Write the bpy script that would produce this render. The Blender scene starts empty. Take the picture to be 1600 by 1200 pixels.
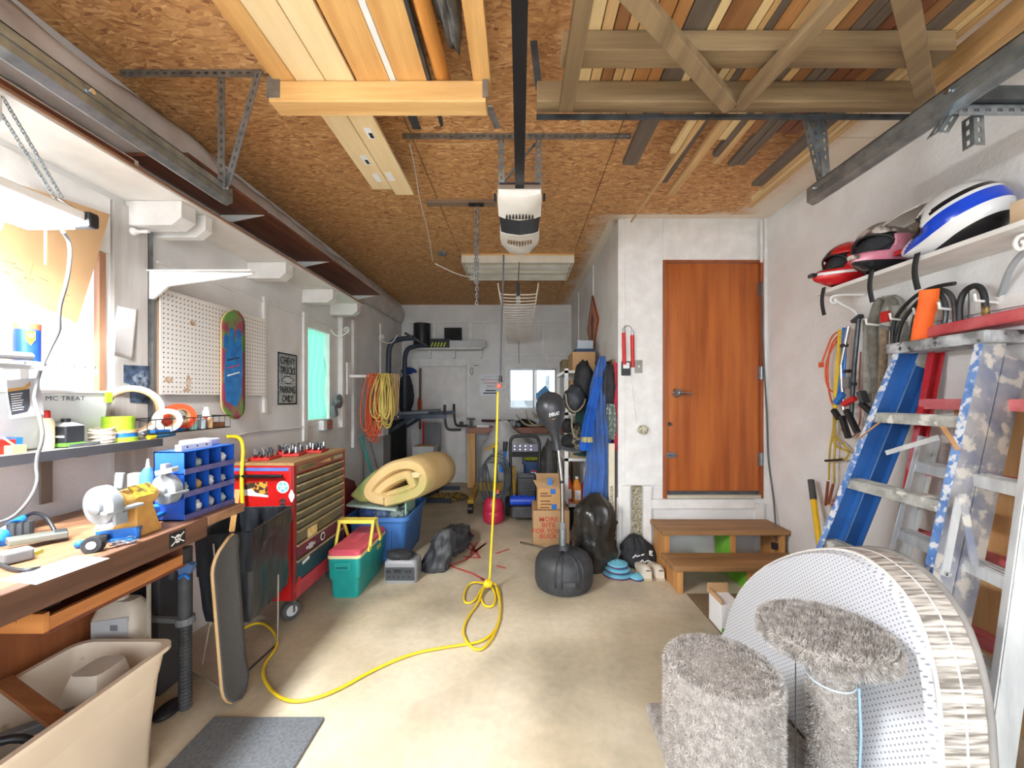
import bpy, bmesh, math, random
from mathutils import Vector as V, Matrix, noise
random.seed(7)
SC = bpy.context.scene
COL = SC.collection
# ---------------------------------------------------------------- camera
F, CX, CY, H = 620.0, 812.0, 622.0, 1.41      # focal length, vanishing point (pixels of 1600x1200), eye height
cd = bpy.data.cameras.new('camera'); cam = bpy.data.objects.new('camera', cd); COL.objects.link(cam)
cd.sensor_width = 36; cd.lens = F/1600*36; cd.shift_x = -(CX-800)/1600; cd.shift_y = (CY-600)/1600
cd.clip_start = .02
cam.location = (0, 0, H); cam.rotation_euler = (math.pi/2, 0, 0); SC.camera = cam
# ---------------------------------------------------------------- sky, exposure
w = bpy.data.worlds.new('overcast_sky'); SC.world = w; w.use_nodes = True
bg = w.node_tree.nodes['Background']; bg.inputs[0].default_value = (.84, .92, 1, 1); bg.inputs[1].default_value = 2.45
vs = SC.view_settings; vs.view_transform = 'Standard'; vs.look = 'None'; vs.gamma = 1; vs.use_curve_mapping = False
vs.exposure = 1.52
pl = bpy.data.lights.new('doorway_portal', 'AREA'); pl.shape = 'RECTANGLE'; pl.size = 3.5; pl.size_y = 2.55; pl.cycles.is_portal = True
po = bpy.data.objects.new('doorway_portal', pl); COL.objects.link(po); po.location = (.08, -1.72, 1.3); po.rotation_euler = (math.pi/2, 0, 0)
po['kind'] = 'structure'
# ---------------------------------------------------------------- helpers
def P(x, y, Y): return V(((x-CX)/F*Y, Y, H-(y-CY)/F*Y))            # pixel at depth Y
def PX(x, y, X): return P(x, y, F*X/(x-CX))                          # pixel on the plane X
def PZ(x, y, z): return P(x, y, F*(H-z)/(y-CY))                      # pixel on the plane z
def lin(c): c /= 255; return c/12.92 if c <= .04045 else ((c+.055)/1.055)**2.4
def rgb(c): return (lin(c[0]), lin(c[1]), lin(c[2]), 1)
MATS = {}
def mat(name, c, c2=None, rough=.6, metal=0, scale=6, stretch=(1, 1, 1), bump=0, bscale=None, mixlo=.35, mixhi=.65, spec=.5, c3=None, s3=1.3, lo3=.62, hi3=.68, coat=0, trans=0, alpha=1, emit=0, detail=4, sub=0):
    """one procedural material: noise mix of c and c2, optional blotches c3, optional bump"""
    if name in MATS: return MATS[name]
    m = bpy.data.materials.new(name); m.use_nodes = True; MATS[name] = m
    nt = m.node_tree; N = nt.nodes; L = nt.links; b = N['Principled BSDF']
    b.inputs['Roughness'].default_value = rough; b.inputs['Metallic'].default_value = metal
    b.inputs['Specular IOR Level'].default_value = spec; b.inputs['Coat Weight'].default_value = coat
    b.inputs['Transmission Weight'].default_value = trans; b.inputs['Alpha'].default_value = alpha
    if emit: b.inputs['Emission Color'].default_value = rgb(c); b.inputs['Emission Strength'].default_value = emit
    if c2 is None: c2 = tuple(min(255, k*.93) for k in c)
    tc = N.new('ShaderNodeTexCoord'); mp = N.new('ShaderNodeMapping'); mp.inputs['Scale'].default_value = stretch
    L.new(tc.outputs['Object'], mp.inputs[0])
    nz = N.new('ShaderNodeTexNoise'); nz.inputs['Scale'].default_value = scale; nz.inputs['Detail'].default_value = detail
    L.new(mp.outputs[0], nz.inputs[0])
    mr = N.new('ShaderNodeMapRange'); mr.inputs[1].default_value = mixlo; mr.inputs[2].default_value = mixhi; L.new(nz.outputs[0], mr.inputs[0])
    mx = N.new('ShaderNodeMix'); mx.data_type = 'RGBA'; mx.inputs[6].default_value = rgb(c); mx.inputs[7].default_value = rgb(c2); L.new(mr.outputs[0], mx.inputs[0])
    out = mx.outputs[2]
    if c3:
        n3 = N.new('ShaderNodeTexNoise'); n3.inputs['Scale'].default_value = s3; n3.inputs['Detail'].default_value = 6; L.new(tc.outputs['Object'], n3.inputs[0])
        r3 = N.new('ShaderNodeMapRange'); r3.inputs[1].default_value = lo3; r3.inputs[2].default_value = hi3; L.new(n3.outputs[0], r3.inputs[0])
        m3 = N.new('ShaderNodeMix'); m3.data_type = 'RGBA'; L.new(r3.outputs[0], m3.inputs[0]); L.new(out, m3.inputs[6]); m3.inputs[7].default_value = rgb(c3); out = m3.outputs[2]
    L.new(out, b.inputs['Base Color'])
    if bump:
        bn = N.new('ShaderNodeTexNoise'); bn.inputs['Scale'].default_value = bscale or scale*6; bn.inputs['Detail'].default_value = 3; L.new(mp.outputs[0], bn.inputs[0])
        bu = N.new('ShaderNodeBump'); bu.inputs['Strength'].default_value = bump; bu.inputs['Distance'].default_value = .01
        L.new(bn.outputs[0], bu.inputs['Height']); L.new(bu.outputs[0], b.inputs['Normal'])
    return m
def wood(name, c, c2, axis='Y', rough=.6, scale=7, **k):
    s = {'X': (.08, 1, 1), 'Y': (1, .08, 1), 'Z': (1, 1, .08)}[axis]
    return mat(name, c, c2, rough, scale=scale*3, stretch=s, bump=.15, mixlo=.35, mixhi=.68, **k)
def flat(name, c, rough=.5, **k): return mat(name, c, tuple(x*.94 for x in c), rough, **k)

def rootloc(o):
    while o.parent: o = o.parent
    return o.location
def tag(o, label=None, cat=None, group=None, kind=None):
    if label: o['label'] = label
    if cat: o['category'] = cat
    if group: o['group'] = group
    if kind: o['kind'] = kind
    return o
def thing(name, label, cat, loc, group=None):
    o = bpy.data.objects.new(name, None); o.empty_display_size = .05; COL.objects.link(o); o.location = loc
    return tag(o, label, cat, group)

class MB:
    def __init__(s): s.v = []; s.f = []; s.mi = []; s.cur = 0
    def add(s, vs, fs):
        o = len(s.v); s.v += [V(p) for p in vs]; s.f += [tuple(i+o for i in f) for f in fs]; s.mi += [s.cur]*len(fs); return s
    def m(s, i): s.cur = i; return s
    def box(s, lo, hi, rot=None, piv=None):
        x0, y0, z0 = lo; x1, y1, z1 = hi
        p = [V(q) for q in ((x0,y0,z0),(x1,y0,z0),(x1,y1,z0),(x0,y1,z0),(x0,y0,z1),(x1,y0,z1),(x1,y1,z1),(x0,y1,z1))]
        if rot is not None:
            c = V(piv) if piv is not None else (V(lo)+V(hi))/2; p = [c+rot@(q-c) for q in p]
        return s.add(p, [(0,3,2,1),(4,5,6,7),(0,1,5,4),(1,2,6,5),(2,3,7,6),(3,0,4,7)])
    def cbox(s, c, d, rot=None): c = V(c); d = V(d)/2; return s.box(c-d, c+d, rot)
    def bar(s, a, b, w, h, up=(0,0,1)):
        """box from a to b, w wide (sideways), h along up"""
        a = V(a); b = V(b); d = (b-a).normalized(); up = V(up); sd = d.cross(up)
        if sd.length < 1e-4: sd = d.cross(V((1,0,0)))
        sd.normalize(); u = sd.cross(d).normalized()
        p = []
        for q in (a, b):
            for i, j in ((-1,-1),(1,-1),(1,1),(-1,1)): p.append(q+sd*(i*w/2)+u*(j*h/2))
        return s.add(p, [(3,2,1,0),(4,5,6,7),(0,1,5,4),(1,2,6,5),(2,3,7,6),(3,0,4,7)])
    def prism(s, pts, ext):
        n = len(pts); e = V(ext); p = [V(q) for q in pts]; p2 = [q+e for q in p]
        return s.add(p+p2, [tuple(range(n))[::-1], tuple(range(n, 2*n))]+[(i, (i+1) % n, n+(i+1) % n, n+i) for i in range(n)])
    def loft(s, rings, cap=True, closed=True):
        n = len(rings[0]); vs = [q for r in rings for q in r]; fs = []
        for k in range(len(rings)-1):
            for i in range(n if closed else n-1):
                j = (i+1) % n; fs.append((k*n+i, k*n+j, (k+1)*n+j, (k+1)*n+i))
        if cap: fs.append(tuple(range(n))[::-1]); fs.append(tuple(range((len(rings)-1)*n, len(rings)*n)))
        return s.add(vs, fs)
    def tube(s, pts, r, n=8, closed=False):
        pts = [V(p) for p in pts]; m = len(pts); rs = r if isinstance(r, (list, tuple)) else [r]*m
        rings = []; pu = None
        for i in range(m):
            if closed: d = pts[(i+1) % m]-pts[i-1]
            else: d = pts[min(i+1, m-1)]-pts[max(i-1, 0)]
            if d.length < 1e-7: d = V((0,0,1))
            d.normalize()
            if pu is None:
                u = d.cross(V((0,0,1)))
                if u.length < .05: u = d.cross(V((1,0,0)))
            else: u = pu-d*pu.dot(d)
            u.normalize(); pu = u; v = d.cross(u)
            rings.append([pts[i]+(u*math.cos(t)+v*math.sin(t))*rs[i] for t in [2*math.pi*k/n for k in range(n)]])
        if closed: rings.append(rings[0]); return s.loft(rings, False)
        return s.loft(rings)
    def lathe(s, prof, c, axis=(0,0,1), n=20, sx=1, sy=1, cap=True):
        c = V(c); a = V(axis).normalized(); u = a.cross(V((0,0,1)))
        if u.length < .05: u = V((1,0,0))
        u.normalize(); v = a.cross(u)
        return s.loft([[c+a*z+(u*(math.cos(t)*sx)+v*(math.sin(t)*sy))*max(r, 1e-4) for t in [2*math.pi*k/n for k in range(n)]] for r, z in prof], cap)
    def cyl(s, a, b, r, n=16): return s.tube([a, b], r, n)
    def ell(s, c, r, nu=16, nv=10, fn=None, rot=None):
        c = V(c); rings = []
        if fn: nu, nv = max(nu, 30), max(nv, 20)
        for j in range(nv+1):
            ph = -math.pi/2+math.pi*j/nv; ring = []
            for i in range(nu):
                t = 2*math.pi*i/nu; d = V((math.cos(ph)*math.cos(t), math.cos(ph)*math.sin(t), math.sin(ph)))
                k = fn(d) if fn else 1; q = V((d.x*r[0]*k, d.y*r[1]*k, d.z*r[2]*k)); ring.append(c+(rot@q if rot else q))
            rings.append(ring)
        return s.loft(rings)
    def grid(s, fn, nu, nv, thick=None):
        vs = [V(fn(i/nu, j/nv)) for j in range(nv+1) for i in range(nu+1)]
        return s.add(vs, [(j*(nu+1)+i, j*(nu+1)+i+1, (j+1)*(nu+1)+i+1, (j+1)*(nu+1)+i) for j in range(nv) for i in range(nu)])
    def build(s, name, mats, parent=None, smooth=None, bevel=0, solid=0, label=None, cat=None, group=None, kind=None, sub=0):
        me = bpy.data.meshes.new(name)
        if parent is not None: o0 = rootloc(parent)
        else:
            lo = [min(q[i] for q in s.v) for i in range(3)]; hi = [max(q[i] for q in s.v) for i in range(3)]
            o0 = V(((lo[0]+hi[0])/2, (lo[1]+hi[1])/2, lo[2]))
        me.from_pydata([q-o0 for q in s.v], [], s.f)
        if not isinstance(mats, (list, tuple)): mats = [mats]
        for k in mats: me.materials.append(k)
        me.polygons.foreach_set('material_index', s.mi)
        bm = bmesh.new(); bm.from_mesh(me)
        bmesh.ops.recalc_face_normals(bm, faces=bm.faces); bm.to_mesh(me); bm.free()
        if smooth is not None:
            me.polygons.foreach_set('use_smooth', [True]*len(me.polygons)); me.set_sharp_from_angle(angle=smooth)
        me.update()
        o = bpy.data.objects.new(name, me); COL.objects.link(o)
        if parent is not None: o.parent = parent
        else: o.location = o0
        if solid:
            d = o.modifiers.new('solid', 'SOLIDIFY'); d.thickness = solid; d.offset = 0
        if bevel:
            d = o.modifiers.new('bevel', 'BEVEL'); d.width = bevel; d.segments = 2; d.limit_method = 'ANGLE'; d.angle_limit = .6
        if sub:
            d = o.modifiers.new('sub', 'SUBSURF'); d.levels = sub; d.render_levels = sub
        return tag(o, label, cat, group, kind)
SM = .7
def chaikin(pts, it=2, closed=False):
    pts = [V(p) for p in pts]
    for _ in range(it):
        q = [] if closed else [pts[0]]
        for i in range(len(pts) if closed else len(pts)-1):
            a, b = pts[i], pts[(i+1) % len(pts)]; q += [a*.75+b*.25, a*.25+b*.75]
        if not closed: q.append(pts[-1])
        pts = q
    return pts
def text(body, origin, xd, yd, width, height, m, parent, name='lettering', lift=.002, bold=0):
    """flat lettering fitted into width x height; origin = lower left corner"""
    cu = bpy.data.curves.new('t', 'FONT'); cu.body = body; cu.resolution_u = 2; cu.offset = bold
    t = bpy.data.objects.new('t', cu); COL.objects.link(t); bpy.context.view_layer.update()
    me = bpy.data.meshes.new_from_object(t.evaluated_get(bpy.context.evaluated_depsgraph_get()))
    bpy.data.objects.remove(t)
    xs = [q.co.x for q in me.vertices]; ys = [q.co.y for q in me.vertices]
    x0, x1, y0, y1 = min(xs), max(xs), min(ys), max(ys); xd = V(xd).normalized(); yd = V(yd).normalized(); n = xd.cross(yd)
    o0 = V(origin)-rootloc(parent)
    for q in me.vertices: q.co = o0+xd*((q.co.x-x0)/(x1-x0)*width)+yd*((q.co.y-y0)/(y1-y0)*height)+n*lift
    me.materials.clear(); me.materials.append(m)
    o = bpy.data.objects.new(name, me); COL.objects.link(o); o.parent = parent
    return o
def perf(mb, a, b, wa, wb, da, db, step=.038, t=.003):
    """slotted steel angle from a to b: two slotted flanges along da and db"""
    a = V(a); b = V(b); L = (b-a).length; d = (b-a).normalized()
    for wd, ax, ot in ((wa, V(da), V(db)), (wb, V(db), V(da))):
        if not wd: continue
        e = wd*.33
        mb.bar(a+ax*e/2, b+ax*e/2, t, e, ax); mb.bar(a+ax*(wd-e/2), b+ax*(wd-e/2), t, e, ax)
        n = max(1, int(L/step))
        for i in range(n+1):
            q = a+d*(L*i/n); k = d*(step*.27)
            q0 = q-k if i else q; q1 = q+k if i < n else q
            mb.bar(q0+ax*wd/2, q1+ax*wd/2, t, wd*.36, ax)
    return mb
# ---------------------------------------------------------------- common materials
WHITE = mat('white_wall_paint', (230, 229, 228), (218, 216, 214), .7, scale=3, bump=.12, bscale=60, c3=(205, 198, 190), s3=2.2, lo3=.62, hi3=.78)
WHITE2 = mat('white_trim_paint', (236, 234, 231), (222, 219, 215), .6, scale=8, bump=.08, bscale=40)
PLASTER = mat('rough_white_plaster', (232, 232, 232), (222, 221, 220), .8, scale=4, bump=.35, bscale=45, c3=(212, 208, 204), s3=1.2, lo3=.55, hi3=.8)
STEEL = mat('galvanized_steel', (165, 172, 176), (135, 143, 148), .38, .85, scale=18)
STEELD = mat('dull_dark_steel', (95, 100, 104), (70, 74, 78), .45, .7, scale=14)
CHROME = flat('bright_chrome', (215, 215, 215), .18, metal=1)
ALU = mat('worn_aluminium', (212, 214, 214), (188, 190, 191), .42, .25, scale=20, stretch=(1, 1, .2))
BLACK = mat('black_plastic', (28, 29, 31), (40, 41, 44), .45, scale=10)
BLACKM = mat('black_matte', (24, 24, 26), (36, 36, 38), .8, scale=20, bump=.2)
RUBBER = mat('dark_grey_rubber', (60, 61, 63), (78, 78, 80), .65, scale=12, bump=.1)
GREY = mat('mid_grey_plastic', (128, 130, 132), (112, 114, 116), .5)
LGREY = mat('light_grey_plastic', (196, 197, 198), (180, 181, 183), .5)
PWHITE = mat('white_plastic', (238, 237, 234), (226, 225, 222), .4)
PAPER = mat('white_paper', (240, 240, 240), (230, 230, 232), .8)
CARD = mat('brown_cardboard', (196, 158, 116), (184, 146, 104), .85, scale=3, stretch=(1, 1, .3))
RED = mat('red_enamel', (206, 34, 30), (188, 26, 26), .32, scale=4)
REDP = mat('red_plastic', (205, 40, 36), (190, 32, 30), .45)
YEL = mat('yellow_cable', (238, 206, 36), (222, 186, 28), .45, scale=14)
ORANGE = mat('orange_cable', (226, 96, 48), (210, 80, 38), .5, scale=14)
BLUEP = mat('bright_blue_plastic', (38, 118, 200), (28, 100, 180), .4)
PINE = wood('pale_pine', (222, 186, 130), (200, 156, 98))
PINEX = wood('pale_pine_cross', (226, 184, 122), (206, 156, 92), 'X')
PINEZ = wood('pale_pine_upright', (222, 178, 116), (200, 150, 88), 'Z')
TRIMB = wood('cream_primed_board', (238, 214, 168), (230, 202, 150))
WEATH = wood('weathered_lumber', (150, 126, 92), (118, 96, 68), 'X')
WEATHY = wood('weathered_lumber_long', (150, 126, 92), (118, 96, 68), 'Y')
DKWOOD = wood('dark_stained_wood', (120, 62, 36), (84, 42, 26), 'Y')
# ---------------------------------------------------------------- the room
XL, XR, XQ, YD, YB, ZC, YF = -1.96, 2.13, .86, 3.43, 6.6, 2.96, -1.7
def floor_mat():
    m = mat('stained_concrete', (214, 202, 178), (192, 178, 150), .62, scale=2.2, bump=.05, bscale=40, c3=(150, 140, 120), s3=1.5, lo3=.46, hi3=.72, detail=8)
    nt = m.node_tree; N = nt.nodes; L = nt.links; b = N['Principled BSDF']
    src = b.inputs['Base Color'].links[0].from_socket
    tc = [n for n in N if n.type == 'TEX_COORD'][0]
    sp = N.new('ShaderNodeTexNoise'); sp.inputs['Scale'].default_value = 26; sp.inputs['Detail'].default_value = 5; L.new(tc.outputs['Object'], sp.inputs[0])
    mr = N.new('ShaderNodeMapRange'); mr.inputs[1].default_value = .3; mr.inputs[2].default_value = .7; mr.inputs[3].default_value = .93; mr.inputs[4].default_value = 1.06; L.new(sp.outputs[0], mr.inputs[0])
    mu = N.new('ShaderNodeMix'); mu.data_type = 'RGBA'; mu.blend_type = 'MULTIPLY'; mu.inputs[0].default_value = 1
    L.new(src, mu.inputs[6]); L.new(mr.outputs[0], mu.inputs[7]); L.new(mu.outputs[2], b.inputs['Base Color'])
    return m
floor = MB().box((XL-.1, YF-.2, -.12), (XR+.1, YB+.1, 0)).build('floor', floor_mat(), kind='structure')
MB().box((-14, -16, -.16), (14, YF-.2, -.02)).build('ground', mat('pale_concrete_drive', (214, 210, 204), (198, 194, 188), .9, scale=4), kind='structure')
MB().box((-14, YB+.4, -.5), (14, 30, -.3)).build('ground_behind', mat('yard_gravel', (160, 156, 148), (140, 140, 128), .9, scale=4), kind='structure')
# left wall with two window holes
W1 = (1.12, 1.87, 1.30, 2.09); W2 = (3.64, 4.12, 1.175, 2.10); ZT = ZC+.12
b = MB(); X0, X1 = XL-.12, XL
b.box((X0, YF, 0), (X1, W1[0], ZT)); b.box((X0, W1[1], 0), (X1, W2[0], ZT)); b.box((X0, W2[1], 0), (X1, YB+.12, ZT))
for q in (W1, W2): b.box((X0, q[0], 0), (X1, q[1], q[2])); b.box((X0, q[0], q[3]), (X1, q[1], ZT))
wl_ = b.build('wall_left', WHITE, kind='structure')
wr_ = MB().box((XR, YF, 0), (XR+.12, YD+.12, ZT)).build('wall_right', PLASTER, kind='structure')
# entry wall with door hole, recess side wall
DX0, DX1, DZ0, DZ1 = 1.235, 2.10, .545, 2.60
b = MB(); b.box((XQ, YD, 0), (DX0, YD+.12, ZT)); b.box((DX1, YD, 0), (XR, YD+.12, ZT)); b.box((DX0, YD, 0), (DX1, YD+.12, DZ0)); b.box((DX0, YD, DZ1), (DX1, YD+.12, ZT))
we_ = b.build('wall_entry', WHITE, kind='structure')
wq_ = MB().box((XQ, YD+.12, 0), (XQ+.12, YB+.12, ZT)).build('wall_recess', WHITE, kind='structure')
WB = (-.185, .62, 1.22, 1.91)
b = MB(); b.box((XL, YB, 0), (WB[0], YB+.12, ZT)); b.box((WB[1], YB, 0), (XQ, YB+.12, ZT)); b.box((WB[0], YB, 0), (WB[1], YB+.12, WB[2])); b.box((WB[0], YB, WB[3]), (WB[1], YB+.12, ZT))
wb_ = b.build('wall_back', WHITE, kind='structure')
b = MB(); b.box((XL, YF-.12, 0), (-1.66, YF, ZT)); b.box((1.83, YF-.12, 0), (XR, YF, ZT)); b.box((-1.66, YF-.12, 2.6), (1.83, YF, ZT))
b.build('wall_front', WHITE, kind='structure')
# ceiling of OSB sheets
def osb():
    m = bpy.data.materials.new('oriented_strand_board'); m.use_nodes = True; nt = m.node_tree; N = nt.nodes; L = nt.links; bs = N['Principled BSDF']
    tc = N.new('ShaderNodeTexCoord'); cols = []
    nzd = N.new('ShaderNodeTexNoise'); nzd.inputs['Scale'].default_value = 5; L.new(tc.outputs['Object'], nzd.inputs[0])
    ad = N.new('ShaderNodeVectorMath'); ad.operation = 'MULTIPLY_ADD'; ad.inputs[1].default_value = (.12, .12, 0); L.new(nzd.outputs['Color'], ad.inputs[0]); L.new(tc.outputs['Object'], ad.inputs[2])
    for ang, sc in ((.5, (20, 74, 1)), (-.8, (22, 80, 1)), (1.6, (24, 88, 1))):
        mp = N.new('ShaderNodeMapping'); mp.inputs['Rotation'].default_value = (0, 0, ang); mp.inputs['Scale'].default_value = sc; L.new(ad.outputs[0], mp.inputs[0])
        vo = N.new('ShaderNodeTexVoronoi'); vo.inputs['Scale'].default_value = 1; L.new(mp.outputs[0], vo.inputs[0]); cols.append(vo.outputs['Color'])
    def mixc(f, a, b_):
        x = N.new('ShaderNodeMix'); x.data_type = 'RGBA'; L.new(f, x.inputs[0]); L.new(a, x.inputs[6]); L.new(b_, x.inputs[7]); return x.outputs[2]
    def sel(scale, lo):
        n = N.new('ShaderNodeTexNoise'); n.inputs['Scale'].default_value = scale; n.inputs['Detail'].default_value = 3; L.new(tc.outputs['Object'], n.inputs[0])
        r = N.new('ShaderNodeMapRange'); r.inputs[1].default_value = lo; r.inputs[2].default_value = lo+.03; L.new(n.outputs[0], r.inputs[0]); return r.outputs[0]
    c = mixc(sel(14, .5), mixc(sel(17, .52), cols[0], cols[1]), cols[2])
    sx = N.new('ShaderNodeSeparateColor'); L.new(c, sx.inputs[0])
    rp = N.new('ShaderNodeValToRGB'); e = rp.color_ramp.elements; e[0].color = rgb((146, 98, 60)); e[1].color = rgb((228, 184, 130))
    for p, k in ((.12, (178, 126, 78)), (.5, (200, 148, 94)), (.85, (212, 162, 108))): q = e.new(p); q.color = rgb(k)
    L.new(sx.outputs[0], rp.inputs[0])
    # white overspray along the wall tops
    sp = N.new('ShaderNodeSeparateXYZ'); L.new(tc.outputs['Object'], sp.inputs[0])
    n2 = N.new('ShaderNodeTexNoise'); n2.inputs['Scale'].default_value = 3; n2.inputs['Detail'].default_value = 4; L.new(tc.outputs['Object'], n2.inputs[0])
    def edge(lo, hi):
        a = N.new('ShaderNodeMath'); a.operation = 'MULTIPLY_ADD'; a.inputs[1].default_value = .5; L.new(n2.outputs[0], a.inputs[0]); L.new(sp.outputs[0], a.inputs[2])
        r = N.new('ShaderNodeMapRange'); r.inputs[1].default_value = lo; r.inputs[2].default_value = hi; L.new(a.outputs[0], r.inputs[0]); return r.outputs[0]
    def edge2(ax, lo, hi, gax, g0):
        a = N.new('ShaderNodeMath'); a.operation = 'MULTIPLY_ADD'; a.inputs[1].default_value = .5; L.new(n2.outputs[0], a.inputs[0]); L.new(sp.outputs[ax], a.inputs[2])
        r = N.new('ShaderNodeMapRange'); r.inputs[1].default_value = lo; r.inputs[2].default_value = hi; L.new(a.outputs[0], r.inputs[0])
        s_ = N.new('ShaderNodeMath'); s_.operation = 'GREATER_THAN'; s_.inputs[1].default_value = g0; L.new(sp.outputs[gax], s_.inputs[0])
        m_ = N.new('ShaderNodeMath'); m_.operation = 'MULTIPLY'; L.new(r.outputs[0], m_.inputs[0]); L.new(s_.outputs[0], m_.inputs[1]); return m_.outputs[0]
    def mx_(a, b_):
        q = N.new('ShaderNodeMath'); q.operation = 'MAXIMUM'; L.new(a, q.inputs[0]); L.new(b_, q.inputs[1]); return q.outputs[0]
    yc_ = (YF+YB)/2
    fac = mx_(edge(2.02+OSBX, 2.26+OSBX), mx_(edge2(0, .90+OSBX, 1.12+OSBX, 1, 3.35-yc_), edge2(1, 3.58-yc_, 3.70-yc_, 0, .78+OSBX)))
    wn = N.new('ShaderNodeRGB'); wn.outputs[0].default_value = rgb((226, 214, 198))
    L.new(mixc(fac, rp.outputs[0], wn.outputs[0]), bs.inputs['Base Color'])
    bs.inputs['Roughness'].default_value = .75
    bu = N.new('ShaderNodeBump'); bu.inputs['Strength'].default_value = .3; bu.inputs['Distance'].default_value = .004; L.new(sx.outputs[1], bu.inputs['Height']); L.new(bu.outputs[0], bs.inputs['Normal'])
    return m
ceil = MB().box((XL-.12, YF-.12, ZC+.012), (XR+.12, YB+.12, ZC+.14)).build('ceiling', mat('dark_joist_gap', (60, 44, 30)), kind='structure')
OSBX = -((XL+XR)/2)
OSB = osb(); g = .003
xs = [XL, -1.86, -.64, .58, 1.80, XR]; ys = [YF, -.08, 2.36, 4.80, YB]
for i in range(5):
    for j in range(4):
        MB().box((xs[i]+g, ys[j]+g, ZC), (xs[i+1]-g, ys[j+1]-g, ZC+.012)).build('osb_panel', OSB, ceil)
# ---------------------------------------------------------------- windows, doors, trim
GLASS = bpy.data.materials.new('window_glass'); GLASS.use_nodes = True
_n = GLASS.node_tree; _n.nodes.clear()
_o = _n.nodes.new('ShaderNodeOutputMaterial'); _t = _n.nodes.new('ShaderNodeBsdfTransparent'); _g = _n.nodes.new('ShaderNodeBsdfGlossy'); _g.inputs['Roughness'].default_value = .03
_f = _n.nodes.new('ShaderNodeFresnel'); _f.inputs[0].default_value = 1.45; _x = _n.nodes.new('ShaderNodeMixShader')
_n.links.new(_f.outputs[0], _x.inputs[0]); _n.links.new(_t.outputs[0], _x.inputs[1]); _n.links.new(_g.outputs[0], _x.inputs[2]); _n.links.new(_x.outputs[0], _o.inputs[0])
def sheer(name, c, tr=.5):
    m = bpy.data.materials.new(name); m.use_nodes = True; n = m.node_tree; n.nodes.clear()
    o = n.nodes.new('ShaderNodeOutputMaterial'); d = n.nodes.new('ShaderNodeBsdfDiffuse'); t = n.nodes.new('ShaderNodeBsdfTranslucent'); x = n.nodes.new('ShaderNodeMixShader')
    nz = n.nodes.new('ShaderNodeTexNoise'); nz.inputs['Scale'].default_value = 4; mx = n.nodes.new('ShaderNodeMix'); mx.data_type = 'RGBA'; n.links.new(nz.outputs[0], mx.inputs[0])
    mx.inputs[6].default_value = rgb(c); mx.inputs[7].default_value = rgb(tuple(k*.92 for k in c))
    for q in (d, t): n.links.new(mx.outputs[2], q.inputs[0])
    x.inputs[0].default_value = tr; n.links.new(d.outputs[0], x.inputs[1]); n.links.new(t.outputs[0], x.inputs[2]); n.links.new(x.outputs[0], o.inputs[0]); return m
FROST = sheer('frosted_film', (240, 246, 250), .75)
TEAL = sheer('teal_sheer', (128, 206, 176), .72)
RWOOD = wood('reddish_frame_wood', (186, 140, 108), (160, 110, 80), 'Z')
win1 = MB().box((XL-.09, W1[0], W1[2]), (XL-.085, W1[1], W1[3])).build('window_1', FROST, kind='structure')
b = MB(); t = .045
b.box((XL-.12, W1[0], W1[2]), (XL-.01, W1[1], W1[2]+t)); b.box((XL-.12, W1[0], W1[3]-t), (XL-.01, W1[1], W1[3])); b.box((XL-.12, W1[0], W1[2]+t), (XL-.01, W1[0]+t, W1[3]-t))
b.build('frame', WHITE2, win1)
MB().box((XL-.015, W1[1]-.03, W1[2]), (XL+.012, W1[1]-.002, W1[3])).build('jamb', RWOOD, win1)
b = MB(); b.box((XL-.10, 1.54, W1[2]+t), (XL-.06, 1.57, W1[3]-t)); b.build('mullion', WHITE2, win1)
win2 = MB().box((XL-.10, W2[0], W2[2]), (XL-.095, W2[1], W2[3])).build('window_2', GLASS, kind='structure')
b = MB(); b.box((XL-.12, W2[0], W2[2]), (XL, W2[0]+.02, W2[3])); b.box((XL-.12, W2[1]-.03, W2[2]), (XL, W2[1], W2[3])); b.box((XL-.12, W2[0]+.02, W2[3]-.03), (XL, W2[1]-.03, W2[3])); b.box((XL-.12, W2[0]+.02, W2[2]), (XL, W2[1]-.03, W2[2]+.025))
b.build('frame', WHITE2, win2)
def cur(u, v):
    y = W2[0]+.025+(W2[1]-W2[0]-.06)*u
    return (XL-.05+.014*math.sin(u*26+3*math.sin(v*5))+.03*max(0, u-.7), y, W2[2]+.03+(W2[3]-W2[2]-.065)*v)
MB().grid(cur, 44, 20).build('curtain', TEAL, smooth=2, label='teal sheer curtain glowing over the narrow side window', cat='curtain')
win3 = MB().box((WB[0], YB+.06, WB[2]), (WB[1], YB+.065, WB[3])).build('window_3', GLASS, kind='structure')
AF = mat('aluminium_window_frame', (190, 192, 194), (176, 178, 180), .45, .3)
b = MB(); t = .035
b.box((WB[0], YB+.01, WB[2]), (WB[1], YB+.1, WB[2]+t)); b.box((WB[0], YB+.01, WB[3]-t), (WB[1], YB+.1, WB[3])); b.box((WB[0], YB+.01, WB[2]+t), (WB[0]+t, YB+.1, WB[3]-t)); b.box((WB[1]-t, YB+.01, WB[2]+t), (WB[1], YB+.1, WB[3]-t)); b.build('frame', AF, win3)
MB().box((.215, YB+.0, WB[2]+t), (.255, YB+.09, WB[3]-t)).build('sash', AF, win3)
MB().box((.262, YB+.03, WB[2]+t), (.285, YB+.09, WB[3]-t)).build('sash', WHITE2, win3)
b = MB(); q = .06
for lo, hi in (((WB[0]-q, YB-.02, WB[3]), (WB[1]+q, YB, WB[3]+q)), ((WB[0]-q, YB-.02, WB[2]-q), (WB[1]+q, YB, WB[2])), ((WB[0]-q, YB-.02, WB[2]), (WB[0], YB, WB[3])), ((WB[1], YB-.02, WB[2]), (WB[1]+q, YB, WB[3]))): b.box(lo, hi)
b.build('casing', WHITE2, win3)
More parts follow.
